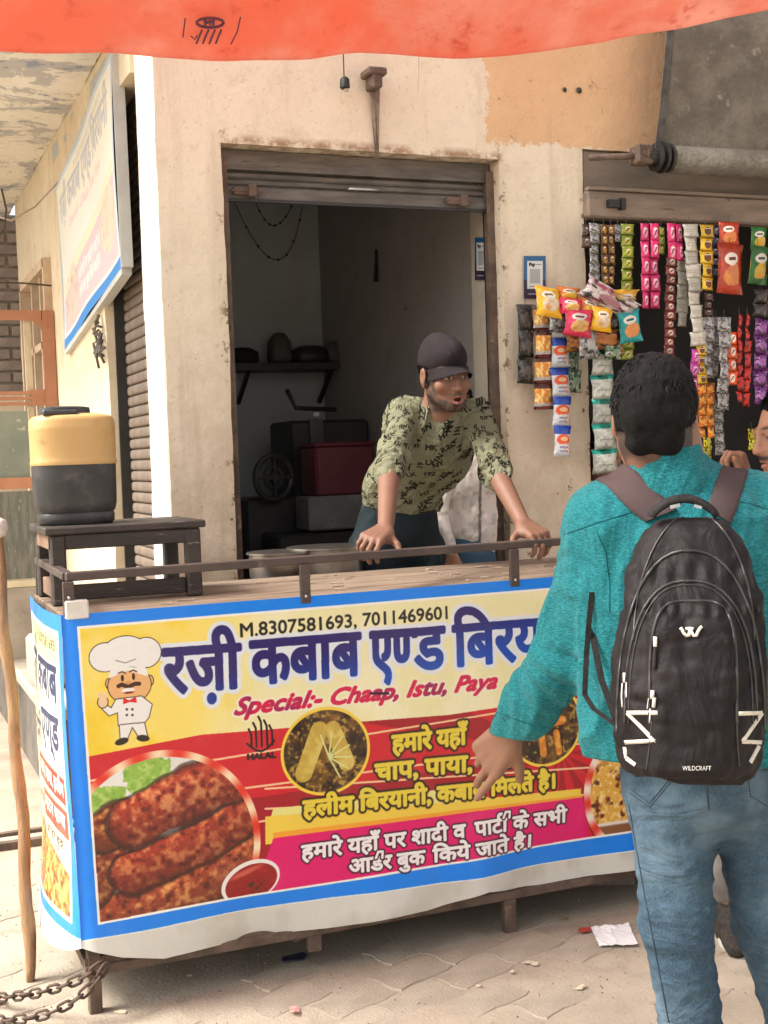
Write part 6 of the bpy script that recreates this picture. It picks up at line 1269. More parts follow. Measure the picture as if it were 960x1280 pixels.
def person(J, label, skin, head_opts, hands, top, trous, vox=.005, shoes=True, group=None, rscale=1.0, bodyfwd=None):
    """J: joints in world space. TOP / TROUS: dicts of material, paint, radii. Returns the root"""
    root = empty('person', (J['hip'][0], J['hip'][1], J['floor']), label=label, cat='person', group=group); F_ = Fig(); F_.root = root; F_.J = J; g = rscale
    H = Head(J['head'], J['f'], J.get('u', (0, 0, 1)), J.get('hs', 1.0), head_opts.pop('mouth', 0.0)); F_.H = H; bf = unit(bodyfwd if bodyfwd is not None else J['f'] * A((1, 1, 0)))
    allp = [v for k2, v in J.items() if k2 not in ('f', 'u', 'floor', 'hs')]
    lo, hi = bounds(allp, .16); lo[2] = max(lo[2], J['floor'] - .01) if shoes else lo[2]
    S = Sculpt(lo, hi, vox); H.sculpt(S); nk = A(J['neck'])
    S.cone(H.w((0, -.028, -.045)), .056 * g, nk, .058 * g, .02); S.cone(nk, .06 * g, J['chest'], .11 * g, .05, flat=bf, fs=.75)
    S.cone(J['chest'], .125 * g, J['waist'], .115 * g, .05, flat=bf, fs=.75); S.cone(J['waist'], .11 * g, J['hip'], .125 * g, .05, flat=bf, fs=.8)
    for s in 'LR':
        S.cone(J['chest'], .07 * g, J['sh' + s], .048 * g, .05); limb(S, J['sh' + s], .046 * g, J['el' + s], .037 * g, J['wr' + s], .024 * g); limb(S, J['hp' + s], .075 * g, J['kn' + s], .052 * g, J['an' + s], .036 * g, .03)
    for hd in hands: hand(S, **hd)
    F_.skin = skin
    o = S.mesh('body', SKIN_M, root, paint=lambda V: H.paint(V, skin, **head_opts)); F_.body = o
    # upper garment
    if top:
        pts = [J['neck'], J['chest'], J['waist'], J['hip'], J['shL'], J['shR'], J['elL'], J['elR'], J['wrL'], J['wrR']]; lo, hi = bounds(pts, .20); T = Sculpt(lo, hi, top.get('vox', vox)); r = top['r']
        T.cone(top.get('neck', nk), (.078 if 'neck' in top else .072) * g, J['chest'], r[0] * g, .06, flat=bf, fs=r[3]); T.cone(J['chest'], r[0] * g, J['waist'], r[1] * g, .05, flat=bf, fs=r[3]); T.cone(J['waist'], r[1] * g, top.get('hem', J['hip']), r[2] * g, .05, flat=bf, fs=r[3])
        for s in 'LR':
            T.cone(J['chest'], .09 * g, J['sh' + s], .058 * g, .07); e = top['sleeve']; q = top['ar']; T.cone(J['sh' + s], q[0] * g, J['el' + s], q[1] * g, .03); end = A(J['el' + s]) + (A(J['wr' + s]) - A(J['el' + s])) * e; T.cone(J['el' + s], q[1] * g, end, q[2] * g, .02)
            if top.get('cuff'): T.cone(end, q[2] * g * 1.06, end + unit(A(J['wr' + s]) - A(J['el' + s])) * .012, q[2] * g * 1.02, .006)
        if 'extra' in top: top['extra'](T)
        if 'warp' in top: T.warp(top['warp'])
        if 'cuts' in top:
            for p, nn in top['cuts']: T.cut(p, nn)
        F_.top = T.mesh(top['name'], top['m'], root, paint=top.get('paint'), uvf=top.get('uv'))
    pts = [J['hip'], J['knL'], J['knR'], J['anL'], J['anR']]; lo, hi = bounds(pts, .20); T = Sculpt(lo, hi, trous.get('vox', vox)); r = trous['r']
    T.cone(A(J['hip']) * .55 + A(J['waist']) * .45, r[0] * .97 * g, J['hip'], r[0] * g, .03, flat=bf, fs=.8)
    for s in 'LR': T.cone(J['hip'], r[0] * .8 * g, J['hp' + s], r[1] * g, .06); T.cone(J['hp' + s], r[1] * g, J['kn' + s], r[2] * g, .03); T.cone(J['kn' + s], r[2] * g, A(J['an' + s]) + A((0, 0, .06)), r[3] * g, .03)
    if 'extra' in trous: trous['extra'](T)
    if 'warp' in trous: T.warp(trous['warp'])
    F_.tr = T.mesh(trous['name'], trous['m'], root, paint=trous.get('paint'))
    if shoes:
        for s in 'LR':
            a = A(J['an' + s]); lo, hi = bounds([a, a - A((0, 0, .09))], .24); T = Sculpt(lo, hi, .006); shoe(T, a, J.get('toe' + s, bf)); T.cut((0, 0, a[2] - .092), (0, 0, -1)); T.mesh('shoe', trous.get('shoe_m') or M('dark_shoe', (.05, .045, .04), None, 9), root)
    return F_

# --- the vendor leaning over his cart
Vh = onY(556, 468, 3.93); cd = unit(EYE - A(Vh)); vf = unit(math.cos(.47) * cd + math.sin(.47) * RT + A((0, 0, -.10)))
VJ = dict(head=A(Vh), f=vf, u=A((0, 0, 1)) - RT * .06, hs=1.0, floor=.4, neck=onY(551, 524, 4.0), chest=onY(534, 560, 4.08), waist=onY(501, 612, 4.20), hip=onY(497, 655, 4.27),
          shL=onY(593, 520, 4.0), shR=onY(504, 520, 4.03), elL=onY(619, 588, 3.80), elR=onY(487, 588, 3.78), wrL=onY(654, 655, 3.56), wrR=onY(482, 662, 3.56))
hx = VJ['hip']; VJ.update(hpL=(hx.x + .085, 4.30, 1.14), hpR=(hx.x - .085, 4.28, 1.14), knL=(hx.x + .11, 4.31, .83), knR=(hx.x - .10, 4.27, .83), anL=(hx.x + .13, 4.36, .49), anR=(hx.x - .10, 4.34, .49), toeL=(.3, -1, 0), toeR=(-.2, -1, 0))
vbf = unit(math.cos(.35) * cd * A((1, 1, 0)) + math.sin(.35) * RT * A((1, 1, 0)) + A((0, 0, -.35)))
def dirY(a, b): return A(b) - A(a)
zrail = lambda px: rz(onY(px, 690, 3.462).x)
kR = A(onY(456, 679, 3.485)); kR[2] = max(kR[2], zrail(456) + .020); kL = A(onY(673, 668, 3.485)); kL[2] = max(kL[2], zrail(673) + .020)
vh = [dict(wr=A(VJ['wrR']), d=kR - A(VJ['wrR']), n=(0, .25, -1), s=RT, curl=(.55, .95, .6), sc=1.02, thumb=(1.1, .35)), dict(wr=A(VJ['wrL']), d=kL - A(VJ['wrL']), n=(0, .25, -1), s=-RT, curl=(.55, .95, .6), sc=1.02, thumb=(1.1, .35))]
SHI = draw_shirt(); m_shirt = M_print('printed_khaki_jersey', SHI, .9, fold=.0, dirt=.05, alb=.95)
_g2 = node(m_shirt.node_tree, 'ShaderNodeNewGeometry'); bump(m_shirt.node_tree, m_shirt.node_tree.nodes['Principled BSDF'], noise_fac(m_shirt.node_tree, _g2.outputs['Position'], 17, .35, .65, 5, .55, 1.5), .55, .03)
for n_ in m_shirt.node_tree.nodes:
    if n_.type == 'TEX_IMAGE': n_.extension = 'REPEAT'
def shirt_uv(V):
    q = V - A(VJ['chest']); ri = unit(RT); dp_ = unit(np.cross(ri, (0, 0, 1))); x = q @ ri; z = q[:, 2]; y = q @ dp_; uv = np.stack([x * 1.75 + .5, z * 1.75 + y * 1.1 + .5], -1)
    for k, s in enumerate('LR'):
        a, b_, c_ = A(VJ['sh' + s]), A(VJ['el' + s]), A(VJ['wr' + s]); ax = unit(c_ - a) ; e1 = unit(np.cross(ax, FW)); e2 = np.cross(ax, e1); t = (V - a) @ unit(b_ - a); d = V - a - np.outer(t, unit(b_ - a)); r = np.linalg.norm(d, axis=1)
        side = (V - a) @ (RT if s == 'L' else -RT); m = ((r < .085) & (t > .02)) & ((side > -.045) | (t > .16)); ctr = a + np.outer(np.clip(t, 0, .3), unit(b_ - a)); dd = V - ctr; an = np.arctan2(dd @ e1, -(dd @ FW))
        uv[m] = np.stack([an[m] * .062 * 1.75 + .2 + .37 * k, -t[m] * 1.75 + .1 + .4 * k], -1)
    return uv
def vwarp(P):
    w = wrinkle(P, 8, .018, (.5, 0, 1), 3.2, 1) + wrinkle(P, 19, .0045, (1, .2, .4), 2.5, 6)
    for s in 'LR':
        for jn in ('el', 'sh'):
            r = np.linalg.norm(P - A(VJ[jn + s]), axis=1); w += np.sin((P @ unit(A(VJ['el' + s]) - A(VJ['sh' + s]))) * 150 + 7 * vn(P, 14)) * .0045 * np.exp(-(r / .07) ** 2)
    return w
vskin = (.20, .100, .064)
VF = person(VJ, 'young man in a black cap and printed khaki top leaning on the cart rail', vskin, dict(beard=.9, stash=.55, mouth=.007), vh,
    dict(name='printed_top', m=m_shirt, r=(.150, .132, .142, .74), sleeve=.10, ar=(.054, .049, .043), cuff=True, hem=onY(500, 628, 4.24), warp=vwarp, uv=shirt_uv, vox=.0045, cuts=[(A(onY(500, 634, 4.24)), unit((-.10, .2, -1)))]),
    dict(name='jeans', m=M('dark_teal_denim', (.022, .032, .037), (.015, .021, .026), 6, .9, 300, .3, spots=(.040, .052, .058), spot_scale=8), r=(.140, .098, .078, .062), warp=lambda P: wrinkle(P, 9, .006, (1, 0, .2), 1.8, 3), vox=.006), vox=.0036, bodyfwd=vbf)
# cap: crown panels, peak, badge
def make_cap(F_, m, peak_m):
    H = F_.H; cp = Sculpt(*bounds([H.w((0, .05, .05))], .20), .0036); R2 = H.R
    cp.ell(H.w((0, -.020, .050)), A((.080, .099, .078)), R2, .01); cp.cone(H.w((0, .06, .075)), .02, H.w((0, -.06, .095)), .03, .05)
    cp.cut(H.w((0, 0, .018)), -H.u + H.f * 0.05); cp.warp(lambda P: .0016 * np.sin(H.loc(P)[:, 0] * 60) * 0 + .003 * fbm(P, 16, 3) - .0022 * np.exp(-(H.loc(P)[:, 0] / .0022) ** 2) * (H.loc(P)[:, 2] > .06))
    cr_ = cp.mesh('cap_crown', m, F_.root)
    V, Fc = [], []; nu, nv = 25, 12
    for lay in (0, 1):
        for i in range(nu):
            for j in range(nv):
                a = (i / (nu - 1) - .5) * 2; t = j / (nv - 1); x = a * (.073 + .004 * t); edge = math.sqrt(max(0, 1 - (a * .96) ** 2)) * (1 - abs(a) ** 3) ** .6; y0 = -.020 + .101 * math.sqrt(max(0, 1 - (x / .084) ** 2)) * .985; y = y0 + t * edge * .066; z = .038 - (.012 + .026 * t) * a * a - t * .016 - (0 if lay else .0035); V.append(H.w((x, y, z)))
    N = nu * nv
    for lay in (0, 1):
        for i in range(nu - 1):
            for j in range(nv - 1): q = lay * N + i * nv + j; f4 = (q, q + nv, q + nv + 1, q + 1); Fc.append(f4 if lay else f4[::-1])
    for i in range(nu - 1): a = i * nv + nv - 1; Fc.append((a, a + nv, N + a + nv, N + a))
    mesh_obj('cap_peak', V, Fc, peak_m, F_.root)
    b = B(); b.lathe([(.006, 0), (.005, .003), (.001, .005)], (0, 0, 0), 10); o = b.build('cap_button', m, F_.root, world=False); o.location = Vector(to_local(F_.root, H.w((0, -.02, .134))[None])[0])
m_cap = M('faded_black_cotton', (.028, .022, .024), (.020, .017, .018), 12, .92, 400, .4, spots=(.042, .034, .036), spot_scale=8)
make_cap(VF, m_cap, m_cap)
H = VF.H; P0 = [H.w((x, .0835 + 0 * x, z)) for x, z in ((-.02, .065), (.02, .065), (.02, .088), (-.02, .088))]
b = B(); b.ribbon([H.w((.004 + .022 * math.sin(t * 5), .073 + .012 * math.cos(t * 2.2), .072 + .018 * t)) for t in np.linspace(-.4, 1, 8)], [H.u] * 8, .010, .004); b.build('cap_badge', M('dark_embroidery', (.012, .016, .018), None, 60), VF.root)
hs = hair_strands('side_hair', VF.root, H, lambda q: (q[2] < .035) and (q[2] > -.045) and abs(q[0]) > .045 and q[1] < .012, 900, .012, 5, gravity=1.2, lift=.2)

# --- child in the white shirt behind him, head hidden by the vendor's shoulder
bz = .4; bc = onY(577, 600, 4.68)
BJ = dict(head=A(onY(569, 512, 4.44)), f=unit(cd * A((1, 1, 0)) + RT * .2 + A((0, 0, -.35))), hs=.86, floor=.4, neck=onY(576, 556, 4.44), chest=onY(578, 600, 4.44), waist=onY(580, 655, 4.44), hip=onY(580, 700, 4.45), shL=onY(604, 585, 4.46), shR=onY(549, 585, 4.42), elL=onY(606, 645, 4.50), elR=onY(545, 645, 4.38), wrL=onY(600, 690, 4.40), wrR=onY(560, 688, 4.30))
hx = BJ['hip']; BJ.update(hpL=(hx.x + .06, 4.46, .98), hpR=(hx.x - .06, 4.46, .98), knL=(hx.x + .07, 4.44, .74), knR=(hx.x - .07, 4.44, .74), anL=(hx.x + .08, 4.46, .49), anR=(hx.x - .08, 4.46, .49))
def bpaint(V):
    q = V - A(BJ['chest']); x, z = q @ RT, q[:, 2]; c = np.tile(A((.70, .64, .58)), (len(V), 1)) * (1 + .08 * fbm(V, 10, 3)[:, None])
    pat = (vn(np.stack([x, z, 0 * x], -1), 42, 3) > .42); c[pat] *= .72; pk = (np.abs(x - .035) < .02) & (np.abs(z + .0) < .035); c[pk] *= .95; pl_ = np.abs(x - .062) < .006; c[pl_] = (.16, .14, .13); return c
BF = person(BJ, 'child in a white patterned shirt and jeans standing behind the vendor', (.42, .21, .12), dict(beard=0, stash=0), [dict(wr=A(BJ['wrR']), d=(.05, -.02, -1), n=(.3, .9, 0), s=(.9, -.3, 0), curl=(.35, .4, .3), sc=.85), dict(wr=A(BJ['wrL']), d=(0, 0, -1), n=(-.3, .9, 0), s=(-.9, -.3, 0), curl=(.35, .4, .3), sc=.85)],
    dict(name='shirt', m=M_attr('white_printed_cotton', .85, 200, .2), r=(.145, .145, .15, .68), sleeve=.85, ar=(.062, .056, .045), cuff=True, hem=A(BJ['waist']) + A((0, 0, -.09)), warp=lambda P: wrinkle(P, 10, .008, (.4, 0, 1), 2.2, 9) + wrinkle(P, 22, .003, (1, 0, .5), 2, 2), paint=bpaint, vox=.0055),
    dict(name='jeans', m=M('mid_blue_denim', (.07, .13, .19), (.045, .09, .14), 8, .9, 300, .3), r=(.14, .10, .078, .06), warp=lambda P: wrinkle(P, 12, .006, (1, 0, .3), 1.8, 5), vox=.007), vox=.005, rscale=.80, bodyfwd=unit(cd * A((1, 1, 0))))
hair_strands('hair', BF.root, BF.H, lambda q: q[2] > .02 and (q[1] < .05 or q[2] > .075), 1500, .03, 15)

# --- the customer with the backpack
def dp(px, py, D): return A(dep(px, py, D))
Ch = dp(817, 519, 2.43); ccd = unit(EYE - Ch); cf = unit(-ccd * A((1, 1, 0)) - RT * .05 + A((0, 0, -.05))); LT = -RT
CJ = dict(head=Ch, f=cf, u=A((0, 0, 1)) + RT * .04, hs=.935, floor=0.0, neck=dp(832, 576, 2.43), chest=dp(852, 690, 2.47), waist=dp(866, 830, 2.47), hip=dp(882, 955, 2.48), shL=dp(763, 658, 2.47), shR=dp(945, 648, 2.47), elL=dp(704, 822, 2.56), elR=dp(1010, 800, 2.44), wrL=dp(638, 914, 2.70), wrR=dp(1005, 905, 2.62))
# legs: wide stance
CJ.update(hpL=dp(838, 985, 2.48), hpR=dp(934, 985, 2.50), knL=dp(846, 1150, 2.46), knR=dp(962, 1150, 2.52))
aL = onZ(884, 1462, .09); aR = onZ(1030, 1440, .09); CJ.update(anL=A(aL), anR=A(aR)); 
cb = unit(-ccd * A((1, 1, 0)))
def cwarp(P):
    w = wrinkle(P, 5.5, .013, (.25, 0, 1), 2.8, 21) + wrinkle(P, 12, .004, (.8, 0, .6), 2.5, 27)
    aa, bb, cc_ = A(CJ['shL']), A(CJ['elL']), A(CJ['wrL'])
    for c0, ax_, r0 in ((bb, cc_ - aa, .10), (cc_ - (cc_ - bb) * .3, cc_ - bb, .08), (aa + (bb - aa) * .25, bb - aa, .08)):
        r = np.linalg.norm(P - c0, axis=1); w += -np.abs(np.sin((P @ unit(ax_)) * 58 + 5 * vn(P, 9, 3))) * .014 * np.exp(-(r / r0) ** 2)
    return w
def cextra(T):
    # stand collar, broad yoke, blousing forearm
    n0, H_ = CJ['neck'], Head(CJ['head'], cf); up_ = unit(A(CJ['head']) - A(CJ['neck'])); base = A(CJ['neck'])
    base = base - up_ * .02; T.cone(base, .060, base + up_ * .1, .062, .002, sub=True)
    T.cone(CJ['shL'], .070, CJ['shR'], .070, .08, flat=cb, fs=.9); e, w_ = A(CJ['elL']), A(CJ['wrL']); T.ell(e + (w_ - e) * .55, (.054, .054, .066), None, .03); T.cone(dp(768, 745, 2.44), .05, dp(768, 920, 2.45), .06, .06); T.cone(dp(975, 745, 2.44), .06, dp(985, 920, 2.45), .065, .06)
    T.cone(e + (w_ - e) * .93, .045, w_ + unit(w_ - e) * .01, .040, .008)
def fold_fac(nt, v, sc):
    mp = node(nt, 'ShaderNodeMapping'); mp.inputs['Scale'].default_value = sc; nt.links.new(v, mp.inputs[0]); return noise_fac(nt, mp.outputs[0], 1.0, .36, .64, 4, .5, 1.8)
def m_jacket():
    m, nt, b = _mat('teal_heather_fleece'); g_ = node(nt, 'ShaderNodeNewGeometry'); v = g_.outputs['Position']
    mp = node(nt, 'ShaderNodeMapping'); mp.inputs['Scale'].default_value = (110, 110, 620); nt.links.new(v, mp.inputs[0]); n1_ = noise_fac(nt, mp.outputs[0], 1.0, .36, .66, 4, .6)
    c = mixc(nt, n1_, (.006, .098, .118), (.022, .215, .235)); mp2 = node(nt, 'ShaderNodeMapping'); mp2.inputs['Scale'].default_value = (200, 200, 1300); nt.links.new(v, mp2.inputs[0]); n2_ = noise_fac(nt, mp2.outputs[0], 1.0, .60, .72, 2); c = mixc(nt, n2_, c, (.09, .37, .39)); c = mixc(nt, noise_fac(nt, v, 5, .35, .7), c, mixc(nt, .22, c, (.01, .12, .14)))
    nt.links.new(c, b.inputs['Base Color']); b.inputs['Roughness'].default_value = .95; b.inputs['Sheen Weight'].default_value = .06; b.inputs['Specular IOR Level'].default_value = .2; n0 = bump(nt, b, fold_fac(nt, v, (7, 7, 3.2)), .22, .05); bump(nt, b, n1_, .35, .0025, n0); return m
m_jk = m_jacket()
def m_denim(name, a, b_, fade):
    m, nt, b = _mat(name); g_ = node(nt, 'ShaderNodeNewGeometry'); v = g_.outputs['Position']; tw = node(nt, 'ShaderNodeMapping'); tw.inputs['Scale'].default_value = (500, 500, 160); nt.links.new(v, tw.inputs[0]); n1_ = noise_fac(nt, tw.outputs[0], 1.0, .3, .7, 2)
    c = mixc(nt, n1_, a, b_); c = mixc(nt, noise_fac(nt, v, 4.5, .42, .72, 5), c, fade); c = mixc(nt, noise_fac(nt, v, 40, .5, .8, 5, .7), c, mixc(nt, .35, c, fade)); nt.links.new(c, b.inputs['Base Color']); b.inputs['Roughness'].default_value = .95; b.inputs['Specular IOR Level'].default_value = .2; n0 = bump(nt, b, fold_fac(nt, v, (5, 5, 13)), .3, .022); bump(nt, b, n1_, .4, .0015, n0); return m
def jwarp(P):
    w = .003 * fbm(P, 9, 3) + wrinkle(P * A((1, 1, 2.6)), 8, .0035, (1, 0, 0), 1.5, 44)
    for s in 'LR':
        k0, h0, a0 = A(CJ['kn' + s]), A(CJ['hp' + s]), A(CJ['an' + s])
        for c0, r0, am in ((k0, .12, .0065), (h0, .07, .006), (k0 * .45 + a0 * .55, .17, .006), (h0 * .5 + k0 * .5, .11, .004)):
            r = np.linalg.norm(P - c0, axis=1); Q = P.copy(); Q[:, 2] *= 3.4; w += -np.exp(-np.abs(fbm(Q, 9.5, 3, 3)) / .12) * am * np.exp(-(r / r0) ** 2)
    return w
wl = A(CJ['wrL']); hd_ = unit(dp(590, 972, 2.76) - wl)
CF = person(CJ, 'man in a teal fleece jacket and jeans seen from behind wearing a black backpack', (.26, .135, .085), dict(beard=0, fade=.85), [dict(wr=wl, d=hd_, n=RT * .3 + FW * .8 - UP * .1, s=RT * .9 + A((0, 0, -.1)), curls=[(.0, .02, .02), (.25, .3, .2), (.6, .6, .4), (.8, .7, .4)], sc=1.08, thumb=(.75, .35), spread=.03), dict(wr=A(CJ['wrR']), d=(0, .3, -1), n=(-.6, 0, 0), s=(0, 1, 0), curl=(.4, .5, .3))],
    dict(name='jacket', m=m_jk, r=(.172, .180, .192, .74), sleeve=.96, ar=(.076, .060, .047), neck=dp(834, 590, 2.43), hem=dp(870, 930, 2.47), extra=cextra, warp=cwarp, vox=.0048, cuts=[(dp(870, 944, 2.47), -UP), (A(CJ['neck']) + unit(A(CJ['head']) - A(CJ['neck'])) * .040 , unit(A(CJ['head']) - A(CJ['neck'])) + cf * .25)]),
    dict(name='jeans', m=m_denim('faded_blue_denim', (.030, .055, .082), (.055, .10, .145), (.13, .20, .255)), r=(.140, .084, .064, .052), warp=jwarp, vox=.0045), vox=.0042, bodyfwd=cb)
CH = CF.H
up_ = unit(CH.c - A(CJ['neck'])); cb0 = A(CJ['neck']) - up_ * .022 - CH.f * .006; ex_ = unit(np.cross(up_, CH.f)); ey_ = np.cross(ex_, up_)
V, Fc = [], []; ns = 48
for r_, h_, dr in ((.070, -.055, 0), (.074, -.012, 0), (.070, .010, 0), (.067, .030, 0), (.066, .040, 0), (.063, .043, 0), (.060, .039, 0), (.060, .020, 0), (.062, -.010, 0)):
    for k in range(ns):
        a = 2 * math.pi * k / ns; wv = .0018 * math.sin(5 * a + h_ * 90) + .0012 * math.sin(11 * a); V.append(cb0 + ex_ * math.cos(a) * (r_ + wv) * 1.04 + ey_ * math.sin(a) * (r_ + wv) + up_ * (h_ + .006 * math.sin(a) + .003 * math.sin(3 * a + 1)))
for i in range(8):
    for k in range(ns): Fc.append((i * ns + k, i * ns + (k + 1) % ns, ((i + 1) % 9) * ns + (k + 1) % ns, ((i + 1) % 9) * ns + k))
mesh_obj('collar', V, Fc, m_jk, CF.root)
cap_ = Sculpt(*bounds([CH.c], .17), .004); cap_.ell(CH.w((0, -.026, .034)), A((.0785, .095, .086)) * .95, CH.R, .01); cap_.cone(CH.w((-.03, -.085, -.01)), .030, CH.w((.03, -.085, -.01)), .030, .03); cap_.cone(CH.w((-.025, -.065, -.055)), .030, CH.w((.025, -.065, -.055)), .030, .03); cap_.cone(CH.w((-.068, -.02, .01)), .014, CH.w((-.068, -.03, -.02)), .010, .02); cap_.cone(CH.w((.068, -.02, .01)), .014, CH.w((.068, -.03, -.02)), .010, .02)
[cap_.ell(CH.w((s_ * .083, .004, -.012)), A((.020, .030, .036)), CH.R, .006, sub=True) for s_ in (-1, 1)]; cap_.warp(lambda P: .004 * fbm(P, 60, 2) * sstep(.0, -.05, CH.loc(P)[:, 2]) + (-.0050 * np.exp(-np.abs(fbm(CH.loc(P) * A((1, .8, .7)), 60, 3)) / .16) * sstep(-.02, .04, CH.loc(P)[:, 2]) + .004 * fbm(P, 13, 2))); q0 = CH.w((0, .055, 0)); cap_.cut(q0, CH.f - CH.u * .55); hc = cap_.mesh('hair_cap', HAIR_M, CF.root)
hair_strands('hair_strands', CF.root, CH, lambda q: (q[1] < .05 or q[2] > .08) and q[2] > -.055 - .2 * min(0, q[1] + .03) * 0 and not (abs(q[0]) > .055 and q[2] < -.005 and q[1] > -.045), 9000, .021, 31, gravity=.5, whorl=(.012, -.045, .115), lift=.42, thick=.0013, m=M('glossy_black_hair', (.009, .0085, .0085), (.026, .024, .024), 160, .7, 100, .1), jitter=1.1)
hair_strands('nape_stubble', CF.root, CH, lambda q: q[1] < .0 and q[2] < .02 and q[2] > -.082 and not (abs(q[0]) > .06 and q[2] < -.01), 9000, .010, 33, gravity=.9, lift=.45, thick=.0012, m=MATS['glossy_black_hair'], jitter=1.1)

# surface lookup: where a sight line meets a mesh already built (to lay straps, seams and trims on it)
from mathutils.bvhtree import BVHTree
def bvh_of(o): me = o.data; V = [wmat(o) @ v.co for v in me.vertices]; return BVHTree.FromPolygons(V, [tuple(p.vertices) for p in me.polygons])
JB = bvh_of(CF.top)
def hit(bv, px, py, off=.003, guess=2.2):
    d = Vector(ray(px, py)).normalized(); r = bv.ray_cast(Vector(EYE), d)
    for k in range(14):
        if r[0] is None: d = Vector(ray(px, py + 2 * k)).normalized(); r = bv.ray_cast(Vector(EYE), d)
    if r[0] is None: p = dep(px, py, guess); r2 = bv.find_nearest(p); return r2[0] + (p - r2[0]).normalized() * off
    return r[0] - d * off
def trim(name, bv, pts, r, m, parent, off=.001, n=6, flatw=None, sub=1.0, closed=False):
    P = []; L = pts + ([pts[0]] if closed else [])
    for (a, b2) in zip(L[:-1], L[1:]):
        st = max(2, int(math.hypot(b2[0] - a[0], b2[1] - a[1]) / 5));
        for k in range(st): t = k / st; P.append(hit(bv, a[0] + (b2[0] - a[0]) * t, a[1] + (b2[1] - a[1]) * t, off))
    P.append(hit(bv, *L[-1], off)); b = B()
    if flatw: b.ribbon(P, [((P[min(i + 1, len(P) - 1)] - P[max(i - 1, 0)]).cross(Vector(FW))) for i in range(len(P))], flatw, r)
    else: b.tube(P, r, n)
    return b.build(name, m, parent, True)
m_seam = M('dark_teal_seam', (.008, .10, .115), None, 9)
for pts in ([(706, 668), (745, 654), (790, 640), (812, 634)], [(912, 625), (940, 630), (968, 640)], [(745, 662), (757, 690), (762, 730), (762, 765)], [(612, 886), (636, 896), (664, 906)], [(808, 596), (832, 590), (862, 584)]):
    trim('seam', JB, pts, .0011, m_seam, CF.root, off=.0004)

# backpack
bag = empty('backpack', dp(862, 970, 2.2), label='black backpack with white zigzag cords on the teal jacketed man', cat='backpack')
Bc = dp(862, 806, 2.235); bu = unit(dp(866, 640, 2.25) - dp(860, 970, 2.22)); bfw = unit(-ccd * A((1, 1, 0)) * -1); bfw = unit(bfw - bu * (bfw @ bu)); bsd = np.cross(bu, bfw); bsd = bsd if bsd @ RT > 0 else -bsd; BR = np.stack([bsd, bfw, bu], 1)
def bw(x, y, z): return Bc + BR @ A((x, y, z))
m_nylon = None
def make_nylon():
    m, nt, b = _mat('black_nylon'); g_ = node(nt, 'ShaderNodeTexCoord'); v = g_.outputs['Object']; c = mixc(nt, noise_fac(nt, v, 9, .35, .7, 6), (.008, .0065, .007), (.015, .012, .0125)); c = mixc(nt, noise_fac(nt, v, 60, .55, .8, 6), c, (.022, .019, .019)); nt.links.new(c, b.inputs['Base Color']); b.inputs['Roughness'].default_value = .62; b.inputs['Specular IOR Level'].default_value = .2
    br = node(nt, 'ShaderNodeTexNoise'); br.inputs['Scale'].default_value = 900; nt.links.new(v, br.inputs[0]); n0 = bump(nt, b, fold_fac(nt, v, (11, 11, 5)), .2, .02); bump(nt, b, br.outputs[0], .25, .0012, n0); return m
m_nylon = make_nylon(); m_pipe = M('dark_piping', (.018, .016, .016), (.042, .037, .036), 30, .35, 80, .1); m_web = M('black_webbing', (.022, .020, .020), (.035, .032, .032), 60, .8, 500, .5)
def shell(S, zs, ws, ds, y0, n=3.0, k=.006):
    """stacked superellipse section: half widths WS and half depths DS at heights ZS, centred on y0"""
    ax = [S.lo[j] + S.v * np.arange(S.n[j], dtype=np.float32) for j in range(3)]; X = np.stack(np.meshgrid(*ax, indexing='ij'), -1); q = (X - Bc.astype(np.float32)) @ BR.astype(np.float32); z = q[..., 2]
    w = np.interp(z, zs, ws); d_ = np.interp(z, zs, ds); yy = q[..., 1] - y0; e = ((np.abs(q[..., 0]) / np.maximum(w, .002)) ** n + (np.abs(yy) / np.maximum(d_, .002)) ** n) ** (1 / n); d = (e - 1) * np.minimum(w, d_)
    d = np.maximum(d, np.maximum(z - zs[-1], zs[0] - z)); h = np.maximum(k - np.abs(S.d - d), 0) / k; S.d = (np.minimum(S.d, d) - h * h * k * .25).astype(np.float32)
S = Sculpt(*bounds([bw(x, y, z) for x in (-.15, .15) for y in (-.12, .14) for z in (-.25, .25)], .02), .0034)
shell(S, [-.228, -.222, -.20, -.15, -.05, .05, .12, .17, .20, .216, .224], [.088, .105, .116, .124, .130, .124, .108, .090, .074, .055, .030], [.055, .066, .078, .084, .084, .078, .068, .056, .044, .030, .012], -.005, 3.0)
shell(S, [-.222, -.21, -.10, .03, .07, .10, .112, .118], [.080, .098, .106, .100, .088, .064, .040, .020], [.050, .058, .066, .058, .048, .034, .022, .01], .040, 3.4, .008)
shell(S, [-.218, -.205, -.12, .02, .055, .072, .078], [.062, .070, .074, .072, .066, .050, .03], [.044, .052, .058, .050, .040, .028, .014], .066, 4.0, .006)
def bwarp(P):
    q = (P - Bc) @ BR; w = -.0055 * (1 - np.abs(fbm(q * A((1, 1, .4)), 13, 3)) * 2.5) + .0030 * (1 - np.abs(fbm(q * A((.5, 1, 1)), 26, 2, 9)) * 2.5)
    w += .0035 * np.sin(q[:, 0] * 260) * np.exp(-((q[:, 2] - .062) / .012) ** 2) + + .003 * np.sin(q[:, 0] * 190 + 3 * q[:, 2]) * np.exp(-((q[:, 2] - .125) / .02) ** 2) + .006 * np.exp(-((q[:, 2] + .06 - .25 * q[:, 0]) / .010) ** 2) * -.25; return w
S.warp(bwarp); bagm = S.mesh('bag_body', m_nylon, bag); BB = bvh_of(bagm)
